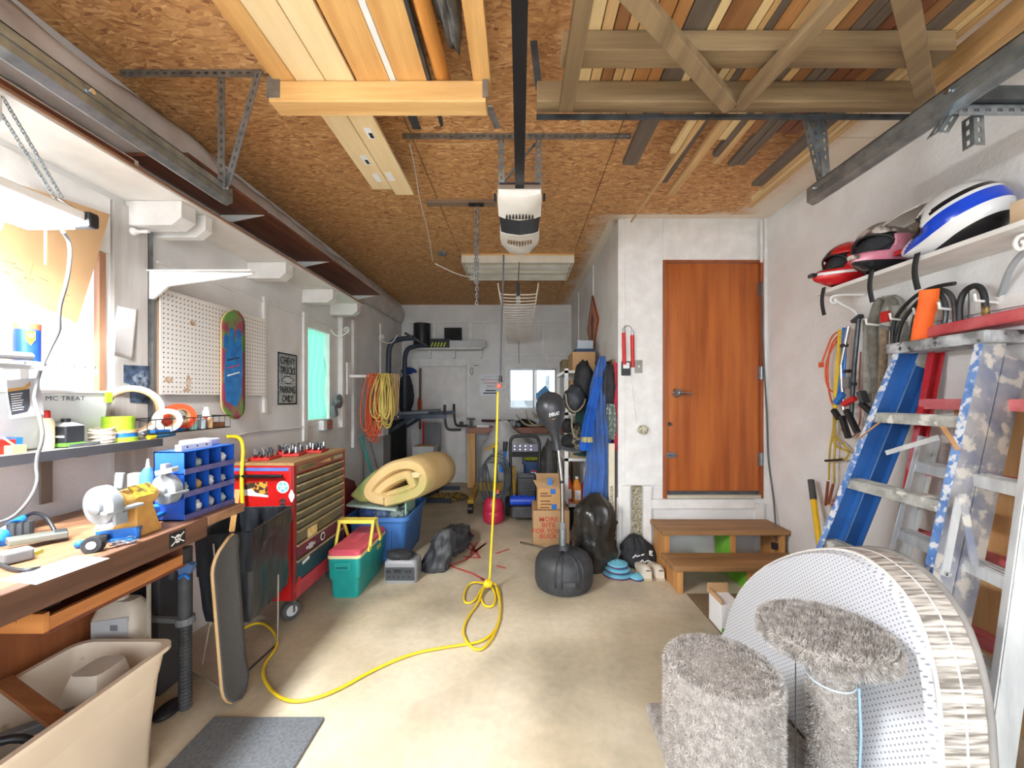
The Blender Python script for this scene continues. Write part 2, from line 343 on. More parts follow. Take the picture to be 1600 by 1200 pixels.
# neighbour wall seen through the back window
nb = thing('neighbour_house', 'pale stucco neighbouring house seen through the back window', 'house', (0, 9.6, -.3))
MB().box((-3, 9.6, -.3), (3.4, 12, 4)).build('wall', mat('pale_stucco', (236, 234, 228), (226, 224, 216), .8, scale=30, bump=.2), nb)
MB().box((-3.02, 9.56, -.3), (.33, 9.6, 1.36)).build('foundation', mat('grey_parging', (104, 110, 114), (88, 94, 98), .9, scale=20), nb)
MB().box((.62, 9.55, 1.62), (.72, 9.6, 1.95)).build('window', mat('dark_glazing', (120, 130, 134), (90, 100, 104), .2), nb)
# wooden entry door
DOORW = wood('varnished_mahogany', (186, 104, 44), (150, 74, 28), 'Z', rough=.35, scale=4)
DFR = wood('door_frame_wood', (172, 96, 48), (140, 70, 34), 'Z', rough=.45)
d1 = MB().box((1.272, YD+.012, .60), (2.072, YD+.05, 2.578)).build('door_1', DOORW, kind='structure')
b = MB(); b.box((DX0, YD-.014, DZ0), (1.268, YD+.1, DZ1)); b.box((2.076, YD-.014, DZ0), (DX1, YD+.1, DZ1)); b.box((1.268, YD-.014, 2.581), (2.076, YD+.1, DZ1)); b.build('frame', DFR, d1)
MB().box((1.268, YD-.02, DZ0), (2.076, YD+.1, .575)).build('threshold', mat('pale_sill', (198, 190, 170)), d1)
MB().box((1.275, YD+.004, .577), (2.07, YD+.02, .605)).build('weather_strip', RUBBER, d1)
h = P(1057, 614, YD)
lv = MB().lathe([(.001, -.055), (.03, -.055), (.034, -.03), (.034, -.02), (.042, -.012), (.042, .012)], (h.x, YD, h.z), (0, 1, 0), 20).build('handle', CHROME, d1, smooth=SM)
MB().tube([(h.x, YD-.05, h.z), (h.x+.05, YD-.055, h.z-.004), (h.x+.12, YD-.055, h.z-.008)], [.012, .011, .008], 8).build('lever', CHROME, lv, smooth=SM)
MB().lathe([(.012, -.02), (.016, -.012), (.016, .012)], (1.30, YD, 1.185), (0, 1, 0), 12).build('deadbolt', STEELD, d1)
q = P(1048, 711, YD); b = MB().box((q.x-.04, YD-.01, q.z-.022), (q.x+.035, YD+.013, q.z+.022)); b.cyl((q.x-.05, YD-.016, q.z), (q.x+.05, YD-.016, q.z), .007, 8); b.build('latch_bolt', STEEL, d1)
for y in (452, 583, 717):
    q = P(1187, y, YD); MB().box((q.x-.012, YD-.022, q.z-.055), (q.x+.018, YD+.013, q.z+.055)).cyl((q.x+.004, YD-.02, q.z-.055), (q.x+.004, YD-.02, q.z+.055), .008, 8).build('hinge', STEEL, d1)
# trims of the entry wall
def tb(i, lo, hi, m=WHITE2, **k): return MB().box(lo, hi).build('trim_%d' % i, m, kind='structure', bevel=.003, **k)
tb(1, (XQ-.012, YD-.012, 0), (XQ+.05, YD+.0, ZC-.01))
tb(2, (XQ+.05, YD-.01, .66), (DX0-.001, YD, ZC))                              # sheet beside the door
tb(3, (DX0, YD-.01, DZ1+.001), (2.05, YD, ZC)); tb(4, (DX1+.001, YD-.02, .5), (XR, YD, ZC-.001))
tb(5, (1.06, YD-.03, .0), (1.13, YD, .655)); tb(6, (.88, YD-.03, 0), (.945, YD, .655))
tb(7, (1.13, YD-.025, .46), (2.02, YD, .54)); tb(8, (2.02, YD-.025, .10), (2.10, YD, .5))
MB().box((.965, YD-.006, .05), (1.055, YD, .655)).build('trim_9', mat('rock_dash_stucco', (198, 190, 170), (120, 112, 84), .9, scale=60, bump=.6, c3=(112, 102, 60), s3=14, lo3=.55, hi3=.65), kind='structure')
tb(10, (XQ-.01, YD, 0), (XQ, YD+.09, ZC-.005)); tb(11, (XQ-.02, YD+.0, 0), (XQ-.0, YD+.03, .55))
# hallway end: plain white door in the back wall
bd = P(640, 565, YB); be = P(732, 752, YB)
d2 = MB().box((-1.66, YB-.03, .01), (-.89, YB-.004, 1.93)).build('door_2', mat('white_flush_door', (228, 225, 222), (216, 213, 210), .5), kind='structure', bevel=.003)
b = MB()
for lo, hi in (((-1.80, YB-.02, 0), (-1.67, YB, 2.06)), ((-.88, YB-.02, 0), (-.80, YB, 2.06)), ((-1.67, YB-.02, 1.94), (-.88, YB, 2.06))): b.box(lo, hi)
b.build('casing', WHITE2, d2, bevel=.004)
k = P(722, 661, YB); MB().lathe([(.012, 0), (.012, .03), (.03, .045), (.034, .065), (.02, .08)], (k.x, YB-.03, k.z), (0, -1, 0), 16).build('knob', STEELD, d2, smooth=SM)
# battens of the back wall
yb = YB
def bt(i, x0, y0, x1, y1, th=.035):
    a = P(x0, y0, YB); c = P(x1, y1, YB); return MB().box((a.x, YB-th, c.z), (c.x, YB-.0, a.z)).build('trim_%d' % i, WHITE2, kind='structure', bevel=.003)
n = 12
for r in ((640, 502, 893, 505), (754, 553, 893, 556), (676, 505, 682, 541), (732, 505, 740, 541), (789, 505, 792, 553), (846, 505, 850, 553), (754, 505, 757, 553), (852, 556, 856, 575), (733, 556, 735, 752)):
    bt(n, *r); n += 1
# battens of the left wall
def bl(x0, x1, y0, y1, th=.02):
    global n
    a = PX(x0, y0, XL); c = PX(x1, y0, XL); z0 = PX(x0, y1, XL).z
    MB().box((XL, a.y, z0), (XL+th, c.y, a.z)).build('trim_%d' % n, WHITE2, kind='structure', bevel=.003); n += 1
bl(409, 413.5, 463, 645); bl(472, 478, 487, 690); bl(528, 532, 495, 668, .05); bl(549, 553, 500, 700, .03); bl(593, 596, 505, 600, .02)
MB().box((XL, .2, 2.095), (XL+.01, 1.89, 2.36)).build('trim_%d' % n, WHITE2, kind='structure'); n += 1
MB().box((XL, 2.14, 2.14), (XL+.012, 6.55, 2.15)).build('trim_%d' % n, WHITE2, kind='structure'); n += 1
MB().box((XL, 1.9, 1.03), (XL+.02, 2.07, 2.36)).build('trim_%d' % n, wood('greyed_stud', (196, 192, 188), (172, 166, 160), 'Z'), kind='structure'); n += 1
MB().box((XL, 2.075, 1.25), (XL+.02, 2.1, 2.36)).build('trim_%d' % n, STEEL, kind='structure'); n += 1
# recess wall battens
for y0 in (4.6, 5.75): MB().box((XQ-.012, y0, .6), (XQ, y0+.03, ZC-.01)).build('trim_%d' % n, WHITE2, kind='structure'); n += 1
# red chalk scrawl on the concrete
RC = mat('red_marking_paint', (206, 70, 66), (188, 92, 82), .8, scale=30)
for ln in ([(718, 850), (742, 862), (758, 850)], [(760, 848), (728, 875), (702, 884)], [(702, 884), (738, 896), (756, 906)], [(735, 848), (750, 872), (724, 870)], [(775, 865), (796, 858)], [(776, 884), (790, 888)], [(752, 905), (768, 912)], [(745, 848), (735, 866)]):
    b = MB(); pts = [PZ(x, y, .0) for x, y in ln]
    for p0, p1 in zip(pts, pts[1:]): b.bar(p0+V((0, 0, .001)), p1+V((0, 0, .001)), .022, .0016)
    b.build('paint_mark', RC, floor)
mt_ = MB().box((1.2, 1.98, 0), (2.11, 2.855, .004)); mt_.build('outdoor_mat', mat('brown_needle_carpet', (142, 120, 92), (120, 100, 76), .95, scale=90, bump=.4), label='flat brown outdoor carpet lying before the wooden steps', cat='mat')
MB().box((-1.34, 1.15, 0), (-.855, 1.74, .014)).build('rubber_mat', mat('speckled_grey_rubber', (112, 116, 120), (92, 96, 100), .8, scale=80, bump=.2), bevel=.004, label='thin grey rubber mat lying on the bare concrete', cat='mat')
# ---------------------------------------------------------------- overhead: tracks, opener, racks
def track(sgn, label):
    t = thing('door_track', label, 'rail', (sgn*1.44, .6, 2.38)); x = sgn*1.44
    b = MB(); Y0, Y1 = -.55, 1.95
    prof = [(-.03, .035), (-.03, -.03), (.0, -.045), (.03, -.03), (.03, -.026), (.0, -.039), (-.026, -.026), (-.026, .035)]
    b.prism([(x+sgn*p, Y0, 2.40+q) for p, q in prof], (0, Y1-Y0, 0)); b.build('channel', STEEL, t)
    b = MB(); b.box((x-.034, Y0, 2.43), (x+.034, Y1-.01, 2.434)); b.box((x-sgn*.034, Y0, 2.40), (x-sgn*.030, Y1-.01, 2.434)); b.build('reinforcing_angle', STEEL, t)
    for y in (.9, 1.3, 1.9): MB().lathe([(.009, 0), (.009, .006)], (x-sgn*.036, y, 2.415), (-sgn, 0, 0), 8).build('bolt', CHROME, t)
    return t
track(-1, 'galvanized overhead door track along the fluorescent lamp and brown shelf'); track(1, 'galvanized overhead door track running above the motocross helmets')
def hanger(name, label, segs, parts=('angle',)):
    t = thing(name, label, 'bracket', segs[0][0]);
    for a, b_, da, db in segs: perf(MB(), a, b_, .034, .034, V(da), V(db)).build('slotted_angle', STEEL, t)
    return t
zc = ZC-.002
hanger('track_hanger', 'slotted steel hanger bracket holding the end of the track by the brown shelf', [((-1.885, 1.87, zc), (-1.22, 1.87, zc), (0, 1, 0), (0, 0, -1)), ((-1.43, 1.88, zc-.03), (-1.43, 1.88, 2.41), (1, 0, 0), (0, 1, 0)), ((-1.24, 1.86, zc-.02), (-1.42, 1.90, 2.42), (0, 1, 0), (.98, 0, .2))])
hanger('track_hanger', 'slotted steel hanger bracket holding the end of the track above the helmets', [((1.39, 1.86, zc), (1.44, 1.88, 2.41), (1, 0, 0), (0, 1, 0)), ((1.36, 1.88, 2.76), (1.46, 1.90, 2.42), (0, 1, 0), (.98, 0, .2))])
t = hanger('wall_angle', 'dark slotted steel angle spanning from door track to the plaster wall', [((1.46, 1.32, 2.385), (2.12, 1.32, 2.385), (0, 0, -1), (0, 1, 0)), ((1.52, 1.33, 2.36), (1.49, 1.30, 2.24), (1, 0, 0), (0, 1, 0)), ((1.44, 1.33, 2.36), (1.37, 1.30, 2.28), (1, 0, 0), (0, 1, 0))])
MB().box((1.47, 1.30, 2.39), (2.12, 1.36, 2.435)).build('channel', STEELD, t)
# opener
op = thing('door_opener', 'white garage door opener with dark band hanging under the ceiling', 'door opener', (0, 2.6, 2.46))
oz = 2.45
def ring(Y, hw, zb, zt, ch):
    return [(-hw, Y, zt), (-hw, Y, zb+ch), (-hw*.72, Y, zb), (0, Y, zb-.012), (hw*.72, Y, zb), (hw, Y, zb+ch), (hw, Y, zt)]
b = MB(); b.loft([ring(2.10, .112, 2.485, 2.515, .01), ring(2.12, .118, 2.475, 2.53, .015), ring(2.18, .122, 2.462, 2.57, .03), ring(2.25, .122, 2.455, 2.62, .03), ring(2.30, .122, 2.45, 2.64, .015)])
fl = b.build('front_lens', mat('opener_white', (232, 228, 220), (218, 212, 202), .4), op, smooth=.5)
MB().loft([ring(2.30, .118, 2.455, 2.66, .012), ring(2.52, .118, 2.455, 2.66, .012)]).build('chassis', mat('opener_dark', (52, 54, 60), (40, 42, 48), .35), op)
b = MB(); b.loft([ring(2.52, .124, 2.452, 2.66, .015), ring(2.64, .130, 2.448, 2.65, .02), ring(2.78, .126, 2.455, 2.63, .03), ring(2.88, .10, 2.462, 2.60, .04), ring(2.93, .06, 2.475, 2.56, .03)])
rl = b.build('rear_lens', MATS['opener_white'], op, smooth=.5)
for i in range(9):
    x = (i-4)*.0185; l = .05-.007*abs(i-4)
    MB().prism([(x-.002, 2.275-l*.9, 2.442), (x+.002, 2.275-l*.9, 2.442), (x+.0055, 2.275, 2.435), (x-.0055, 2.275, 2.435)], (0, 0, .015)).build('vent_slot', BLACKM, fl)
    MB().prism([(x-.005, 2.60, 2.432), (x+.005, 2.60, 2.432), (x+.003, 2.60+l*1.9, 2.436), (x-.003, 2.60+l*1.9, 2.436)], (0, 0, .02)).build('vent_slot', mat('amber_slot', (120, 84, 50)), rl)
MB().box((-.024, -1.6, 2.53), (.024, 2.14, 2.585)).build('drive_rail', mat('black_rail', (22, 22, 24), (30, 30, 33), .4), op)
for x in (-.135, .135): MB().box((x-.006, 2.17, 2.50), (x+.006, 2.20, 2.53)).build('clip', BLACK, op)
hg = hanger('opener_hanger', 'slotted steel cradle fixing the opener to the strand board ceiling', [((-.685, 2.32, zc), (.65, 2.32, zc), (0, 1, 0), (0, 0, -1)), ((-.125, 2.33, zc-.02), (-.125, 2.36, 2.655), (1, 0, 0), (0, 1, 0)), ((.095, 2.33, zc-.02), (.095, 2.36, 2.655), (1, 0, 0), (0, 1, 0))])
MB().bar((.09, 2.34, zc-.05), (-.09, 2.36, 2.70), .004, .03, (0, 1, 0)).build('brace_strap', STEEL, hg)
MB().bar((.06, 1.72, zc-.0), (.085, 1.75, 2.77), .03, .004, (0, 1, 0)).build('slotted_strap', STEELD, label='dark steel strap holding the corner of the weathered overhead rack', cat='strap')
# ceiling batten with chain
cb = thing('ceiling_batten', 'grey wood batten with black hook plate screwed under the ceiling', 'batten', (-.45, 3.12, 2.93))
MB().box((-.73, 3.09, ZC-.03), (-.18, 3.15, ZC-.001)).build('board', wood('greyed_batten', (150, 126, 104), (126, 104, 84), 'X'), cb)
MB().box((-.40, 3.085, ZC-.045), (-.28, 3.12, ZC-.03)).build('hook_plate', BLACKM, cb)
def chain(name, top, bot, label, link=.03, m=STEEL, r=.0035):
    t = thing(name, label, 'chain', bot); top = V(top); bot = V(bot); n = int((top-bot).length/(link*.75)); b = MB()
    for i in range(n):
        c = top.lerp(bot, (i+.5)/n); u = (bot-top).normalized(); s_ = V((1, 0, 0)) if i % 2 else V((0, 1, 0))
        b = MB(); b.tube([c+u*(math.cos(a)*link*.5)+s_*(math.sin(a)*link*.3) for a in [k*math.pi/4 for k in range(8)]], r, 5, True); b.build('link', m, t, smooth=2)
    return t
chain('chain', (-.345, 3.10, ZC-.05), (-.345, 3.10, 2.31), 'doubled steel chain hanging from the hook plate on the ceiling batten', .036, r=.004)
chain('chain', (-.325, 3.10, ZC-.05), (-.335, 3.10, 2.14), 'longer loose end of steel chain hanging from the ceiling batten', .036, r=.004)
# fluorescent fixture (unlit)
fx = thing('fluorescent_fixture', 'unlit white fluorescent ceiling fixture with open tubes', 'ceiling light', (0, 4.5, 2.88))
x0, x1, y0, y1 = -.625, .585, 4.25, 4.90
b = MB(); b.box((x0, y0, ZC-.022), (x1, y1, ZC-.002)); b.build('backing_board', PINEX, fx)
MB().box((x0+.02, y0+.02, ZC-.05), (x1-.02, y1-.02, ZC-.022)).build('reflector_pan', mat('shaded_pan', (120, 118, 112), (104, 102, 98), .6), fx)  # pan colour darkened to paint in the shade between reflectors and tubes
b = MB()
for a, c in ((y0, y0+.02), (y1-.02, y1)): b.box((x0, a, ZC-.10), (x1, c, ZC-.022))
for a, c in ((x0, x0+.02), (x1-.02, x1)): b.box((a, y0+.02, ZC-.10), (c, y1-.02, ZC-.022))
b.build('housing', mat('cream_enamel', (222, 216, 200), (208, 200, 182), .5), fx)
for k in range(3): MB().prism([(x0+.02, y0+.10+k*.2, ZC-.05), (x0+.02, y0+.16+k*.2, ZC-.095), (x0+.02, y0+.22+k*.2, ZC-.05)], (x1-x0-.04, 0, 0)).build('reflector', MATS['cream_enamel'], fx)
for k in range(4):
    y = y0+.075+k*.165; MB().cyl((x0+.04, y, ZC-.075), (x1-.04, y, ZC-.075), .019, 12).build('tube', mat('unlit_tube', (206, 204, 196), (196, 194, 186), .3), fx, smooth=SM)
# comb-like hanging rack
rk = thing('hanging_rack', 'long white comb rack hanging on cords below the fluorescent fixture', 'rack', (0, 5, 2.3))
Ya, Yb = 3.95, 6.25
def rz(y): return 2.45-(y-Ya)/(Yb-Ya)*.13
MB().bar((-.015, Ya-.03, rz(Ya)), (-.015, Yb, rz(Yb)), .045, .02).build('spine', PWHITE, rk)
CRM = mat('cream_coated_wire', (226, 216, 202), (214, 202, 188), .5)
for i in range(22):
    y = Ya+(Yb-Ya)*i/21; z = rz(y)-.004; w_ = .19
    MB().tube(chaikin([(-.015-w_-.012, y, z+.11), (-.015-w_, y, z+.02), (-.015-w_*.9, y, z-.008), (-.015+w_*.9, y, z-.008), (-.015+w_, y, z+.02), (-.015+w_+.012, y, z+.11)], 1), .0065, 6).build('rib', CRM, rk, smooth=2)
MB().box((-.035, Ya-.045, rz(Ya)-.03), (.005, Ya-.03, rz(Ya)+.09)).build('clamp', BLACK, rk)
MB().tube([(-.015, Ya-.035, rz(Ya)+.08), (-.005, 4.23, ZC-.10)], .004, 6).build('cord', mat('brown_cord', (110, 76, 54)), rk)
MB().tube([(-.015, Yb, rz(Yb)), (-.01, Yb, 1.95)], .005, 6).build('pull_cord', STEELD, rk)
MB().tube([(-.015, Yb-.03, rz(Yb)), (-.015, Yb, ZC-.01)], .003, 6).build('cord', PWHITE, rk)
# wiring on the ceiling
t = thing('ceiling_wire', 'thin white wire stapled along the strand board to a junction box', 'wire', (-1, 4.2, 2.9))
MB().box((-.86, 4.17, ZC-.035), (-.78, 4.24, ZC-.001)).build('junction_box', STEEL, t)
MB().tube(chaikin([PZ(640, 225, ZC-.006), PZ(648, 260, ZC-.006), PZ(655, 310, ZC-.006), PZ(670, 365, ZC-.006), P(676, 408, 4.2)], 2), .004, 5).build('wire', PWHITE, t)
MB().tube(chaikin([P(680, 412, 4.2), P(712, 428, 4.25), P(740, 435, 4.3), P(790, 431, 4.8)], 2), .0045, 5).build('wire', PWHITE, t)
MB().tube(chaikin([PZ(650, 223, ZC-.01), PZ(700, 226, ZC-.02), PZ(772, 222, ZC-.006)], 2), .003, 5).build('wire', PINE, t)
# cream/pine storage cradle
def cradle(label, y): 
    t = thing('lumber_cradle', label, 'beam', (-.6, y, 2.7)); MB().box((-1.08, y-.045, 2.685), (-.145, y+.045, 2.775)).build('beam', PINEX, t, bevel=.004)
    b = MB(); b.box((-1.081, y-.050, 2.70), (-1.03, y-.0455, 2.79)); b.box((-1.086, y-.049, 2.70), (-1.0815, y+.05, 2.785)); b.bar((-1.095, y+.05, 2.76), (-1.12, y+.12, ZC), .05, .003, (1, 0, 0)); b.build('end_bracket', STEEL, t)
    b = MB(); b.box((-.16, y-.05, 2.70), (-.135, y-.045, 2.80)); b.bar((-.14, y+.03, 2.72), (-.125, y+.5, ZC-.02), .035, .003); b.build('strap', STEEL, t); return t
cradle('pale pine cross beam hanging under a load of yellow boards', 1.75)
cradle('pale pine cross beam hanging nearer the open doorway under yellow boards', .72)
zt = 2.777
def board(name, x0, x1, Y0, Y1, z0, z1, m, label, group=None, cat='board'): return MB().box((x0, Y0, z0), (x1, Y1, z1)).build(name, m, label=label, cat=cat, group=group, bevel=.002)
GPL = 'yellow planks on the pine cradle'
YB1 = wood('golden_fir', (222, 176, 110), (200, 148, 84))
for x0, x1, a, c, lb in ((-1.06, -.965, .78, 1.79, 'golden fir plank on the pine cradle beside the first cream trim board'), (-.70, -.56, .45, 1.80, 'wide golden fir plank between cream trim board and white strip'), (-.53, -.40, .5, 1.82, 'golden fir plank between white strip and dark metal strip'), (-.20, -.125, .78, 1.80, 'narrow golden fir plank at the cradle end beside the canvas bundle')):
    board('plank', x0, x1, a, c, zt, zt+.04, YB1, lb, GPL)
tb1 = board('trim_board', -.962, -.838, .42, 2.60, zt, zt+.018, TRIMB, 'cream primed trim board reaching past the pine beam, beside the golden edge plank')
tb2 = board('trim_board', -.834, -.712, .46, 2.67, zt, zt+.018, TRIMB, 'longer cream primed trim board reaching past the pine beam')
for o_, x, y in ((tb1, -.885, 2.28), (tb2, -.775, 2.05), (tb1, -.885, 2.46), (tb2, -.80, 2.45)):
    MB().box((x-.018, y-.045, zt-.0012), (x+.018, y+.045, zt)).build('price_sticker', PAPER, o_)
    if y < 2.3: MB().box((x-.006, y-.005, zt-.0018), (x+.013, y+.035, zt-.0012)).build('barcode', BLACKM, o_)
MB().cyl((-.375, .4, zt+.04), (-.335, 1.79, zt+.035), .033, 14).build('round_pole', wood('golden_dowel', (206, 142, 68), (186, 120, 52)), smooth=SM, label='round golden wooden pole lying across the pine cradle', cat='pole')
board('gutter_strip', -.558, -.532, .4, 1.74, zt, zt+.03, PWHITE, 'white plastic strip wedged between two golden planks')
board('dark_strip', -.40, -.385, .4, 2.0, zt, zt+.03, STEELD, 'dark metal strip lying beside the round wooden pole', cat='strip')
def bag(d, seed, amp=.12, fr=2.2):
    k = 1-abs(noise.noise(d*fr*2.3+V((0, seed, 3))))*2; return 1+amp*noise.noise(d*fr+V((seed, 0, 0)))+amp*.45*k*abs(k)-amp*.25+amp*.3*noise.noise(d*fr*5.5+V((0, 0, seed)))
GRAYC = mat('grey_canvas', (104, 104, 102), (82, 82, 82), .9, scale=20, bump=.3)
MB().ell((-.26, 1.2, zt+.085), (.055, .45, .08), 14, 14, lambda d: bag(d, 3, .25, 3)).build('canvas_bundle', GRAYC, smooth=2, label='grey canvas bundle stuffed between boards on the pine cradle', cat='bundle')
board('metal_offcut', -.545, -.50, 1.8, 2.02, zt, zt+.004, STEELD, 'short dark metal offcut poking past the pine beam', cat='offcut')
# weathered rack with salvaged lumber
wr = thing('lumber_rack', 'weathered lumber rack frame with diagonal braces hanging above the doorway side', 'rack', (.95, 1.5, 2.68))
Yr = 1.75
b = MB(); b.box((.075, Yr-.045, 2.685), (1.80, Yr+.0, 2.775)); b.build('cross_beam', WEATH, wr, bevel=.004)
b = MB(); b.box((.075, Yr+.0, 2.70), (1.80, Yr+.045, 2.745)); b.build('cross_beam', WEATH, wr, bevel=.004)
MB().box((.075, Yr+.028, 2.668), (1.80, Yr+.046, 2.684)).build('steel_angle', STEELD, wr)
b = MB(); b.box((.16, 1.47, 2.70), (1.62, 1.555, 2.775)); b.build('cross_beam', WEATH, wr, bevel=.004)
b = MB(); b.box((.16, .62, 2.70), (1.62, .70, 2.775)); b.build('cross_beam', WEATH, wr, bevel=.004)
for a, c in (((.20, .6, 2.66), (.20, 1.71, 2.66)), ((.08, 1.0, 2.66), (.905, 1.70, 2.66)), ((1.05, .9, 2.66), (.935, 1.70, 2.66)), ((1.10, 1.15, 2.66), (1.70, 1.66, 2.66))):
    MB().bar(a, c, .06, .035).build('brace', WEATHY, wr, bevel=.003)
MB().bar((1.72, .6, 2.74), (1.74, 1.70, 2.735), .06, .10).build('side_beam', wood('tan_side_beam', (190, 150, 98), (160, 120, 74)), wr, bevel=.004)
LC = [wood('lumber_%d' % i, a, c) for i, (a, c) in enumerate((((210, 174, 124), (186, 146, 94)), ((184, 132, 78), (160, 106, 58)), ((150, 104, 62), (124, 80, 46)), ((112, 98, 84), (88, 76, 66)), ((222, 196, 146), (206, 174, 118)), ((128, 78, 50), (98, 56, 36))))]
LN = ('pale pine stick', 'honey brown stick', 'brown stick', 'grey weathered stick', 'cream coloured stick', 'dark walnut stick')
# x, width, far end Y, height, colour, layer, near Y
def st(x, wd, Y1, th, c, z=0., Y0=.55, dz=0., dx=0.):
    a = V((x+wd/2, Y0, 2.7775+z+th/2)); e = V((x+wd/2+dx, Y1, 2.7775+z+th/2+dz))
    MB().bar(a, e, wd, th).build('lumber_stick', LC[c], label=('thin ' if wd < .033 else 'broad ' if wd > .065 else '')+('short ' if Y1 < 1.95 else 'long ' if Y1 > 2.4 else '')+LN[c]+' stored on the weathered overhead rack', cat='lumber', group='lumber on the weathered rack')
rl_ = random.Random(4)
for i, (x, wd, Y1, c) in enumerate(((.19, .055, 1.86, 4), (.25, .05, 1.84, 4), (.305, .04, 1.99, 0), (.35, .045, 1.90, 2), (.40, .035, 1.92, 0), (.44, .04, 1.90, 0), (.485, .06, 1.84, 1), (.55, .05, 1.85, 1), (.605, .085, 2.33, 3), (.695, .035, 1.9, 4), (.735, .10, 1.84, 2), (.84, .035, 2.22, 4), (.88, .022, 2.50, 0), (.905, .03, 2.52, 3), (.94, .055, 1.88, 1), (1.0, .045, 2.68, 0), (1.05, .04, 2.10, 4), (1.095, .03, 2.25, 3), (1.13, .035, 2.32, 0), (1.17, .05, 2.05, 2), (1.225, .045, 2.34, 3), (1.275, .045, 2.33, 3), (1.325, .055, 2.05, 5), (1.385, .05, 2.06, 5), (1.44, .05, 2.02, 2), (1.495, .07, 2.56, 3), (1.57, .03, 2.60, 0), (1.605, .03, 2.75, 4), (1.64, .03, 2.85, 0))):
    st(x, wd, Y1, .02+.015*rl_.random(), c)
st(.99, .012, 2.98, .012, 0, .05, .55, -.10, -.16)
MB().ell((.93, .97, 2.84), (.09, .3, .05), 12, 10, lambda d: bag(d, 8, .12)).build('rolled_sacking', mat('pinkish_sacking', (176, 150, 134), (150, 124, 108), .9, scale=20), smooth=2, label='faded rolled sacking lying on top of the rack lumber', cat='sack')
# upper wall sheet, shelves along the left wall
def sheet(u, v):
    y = .2+6.3*u; zt_ = ZC-.012-.045*(.5+.5*math.sin(u*23)*math.cos(u*9))-.03*noise.noise(V((u*14, 0, 0)))
    z = 2.62+(zt_-2.62)*v
    return (XL+.014+.10*math.sin(v*3.0)*(.6+.4*noise.noise(V((u*11, v*3, 2))))+.03*noise.noise(V((u*30, v*4, 5))), y, z)
MB().grid(sheet, 160, 10).build('vapour_sheet', mat('milky_poly_sheet', (214, 206, 200), (196, 188, 182), .45, scale=5), smooth=2, label='rumpled milky plastic sheet drooping along the ceiling edge', cat='plastic sheet', solid=.002)
b = MB(); b.box((XL+.001, .15, 2.392), (-1.66, 4.22, 2.412)); ws = b.build('wall_shelf', mat('white_shelf_paint', (236, 233, 228), (226, 222, 216), .6), label='long white shelf on chamfered blocks above the pegboard', cat='shelf')
MB().box((-1.66, .15, 2.401), (-1.654, 4.22, 2.413)).build('edge_strip', wood('brown_shelf_edge', (172, 132, 106), (140, 104, 82)), ws)
for y in (1.97, 2.12, 2.85, 3.57, 4.1, 1.2):
    b = MB(); z1, z0 = 2.39, 2.27; x1 = -1.68
    b.prism([(XL+.001, y, z0), (x1-.05, y, z0), (x1, y, z0+.04), (x1, y, z1), (XL+.001, y, z1)], (0, .09 if y != 2.12 else .05, 0))
    b.build('shelf_block', WHITE2, bevel=.003, label={1.97: 'white chamfered wooden block above the grey stud and coat peg', 2.12: 'thin white chamfered block behind the one above the grey stud', 2.85: 'white chamfered wooden block above the skateboard on the pegboard', 3.57: 'white chamfered wooden block above the truck parking sign', 4.1: 'last white chamfered block of the shelf, beyond the teal curtain', 1.2: 'white chamfered wooden block above the glowing shop light'}[y], cat='bracket', group='blocks under the white shelf')
BRB = wood('brown_shelf_board', (128, 76, 50), (96, 54, 38))
for i, (a, c) in enumerate(((.2, 1.93), (1.95, 2.57), (2.59, 3.45), (3.47, 4.6))):
    if i == 0: continue
    MB().box((XL+.02, a, 2.60), (-1.63, c, 2.618)).build('upper_shelf', BRB, bevel=.002, label=('', 'dark brown shelf board ending beside the door track hanger', 'dark brown middle shelf board above the pegboard', 'dark brown shelf board reaching toward the power tower')[i], cat='shelf')
for y in (2.58, 3.46, 4.6):
    MB().prism([(XL+.02, y-.006, 2.598), (-1.66, y-.006, 2.598), (XL+.02, y-.006, 2.54)], (0, .01, 0)).build('shelf_bracket', WHITE2, label='thin white triangular bracket under a dark brown shelf board', cat='bracket', group='brackets under the brown shelf')
for i, (x, z, Y1, m) in enumerate(((-1.90, 2.42, 1.95, 0), (-1.83, 2.42, 1.9, 1), (-1.76, 2.42, 1.82, 0), (-1.70, 2.42, 1.72, 2), (-1.86, 2.45, 1.85, 1), (-1.74, 2.45, 1.78, 0))):
    MB().box((x-.03, .2, z-.005), (x+.03, Y1, z+.02)).build('trim_offcut', [WHITE2, wood('pinkish_trim', (206, 180, 166), (186, 158, 146)), BRB][m], label=['white', 'pinkish', 'brown'][m]+' trim length stored flat on the long white shelf', cat='trim', group=['white', 'pinkish', 'brown'][m]+' trim on the shelf')
# hanging LED shop light with its chains and cable
lp = thing('shop_light', 'bright hanging LED shop light with black end cap over the workbench', 'lamp', (-1.5, 1.1, 2.0))
EM = bpy.data.materials.new('led_glow'); EM.use_nodes = True; e = EM.node_tree.nodes['Principled BSDF']; e.inputs['Emission Color'].default_value = (.95, .98, 1, 1); e.inputs['Emission Strength'].default_value = 84
R = Matrix.Rotation(.0, 3, 'X'); pv = (-1.5, 1.1, 2.0); lz = -.035
MB().box((-1.60, .45, 1.985), (-1.41, 1.29, 2.015), R, pv).build('housing', PWHITE, lp, bevel=.006)
MB().box((-1.58, .47, 1.952), (-1.43, 1.275, 1.985), R, pv).build('diffuser', EM, lp)
MB().box((-1.61, 1.29, 1.97), (-1.40, 1.325, 2.02), R, pv).build('end_cap', BLACK, lp, bevel=.008)
MB().tube([(-1.60, 1.31, 2.0), (-1.5, 1.29, 2.06), (-1.41, 1.31, 2.0)], .004, 5).build('hanger_wire', CHROME, lp)
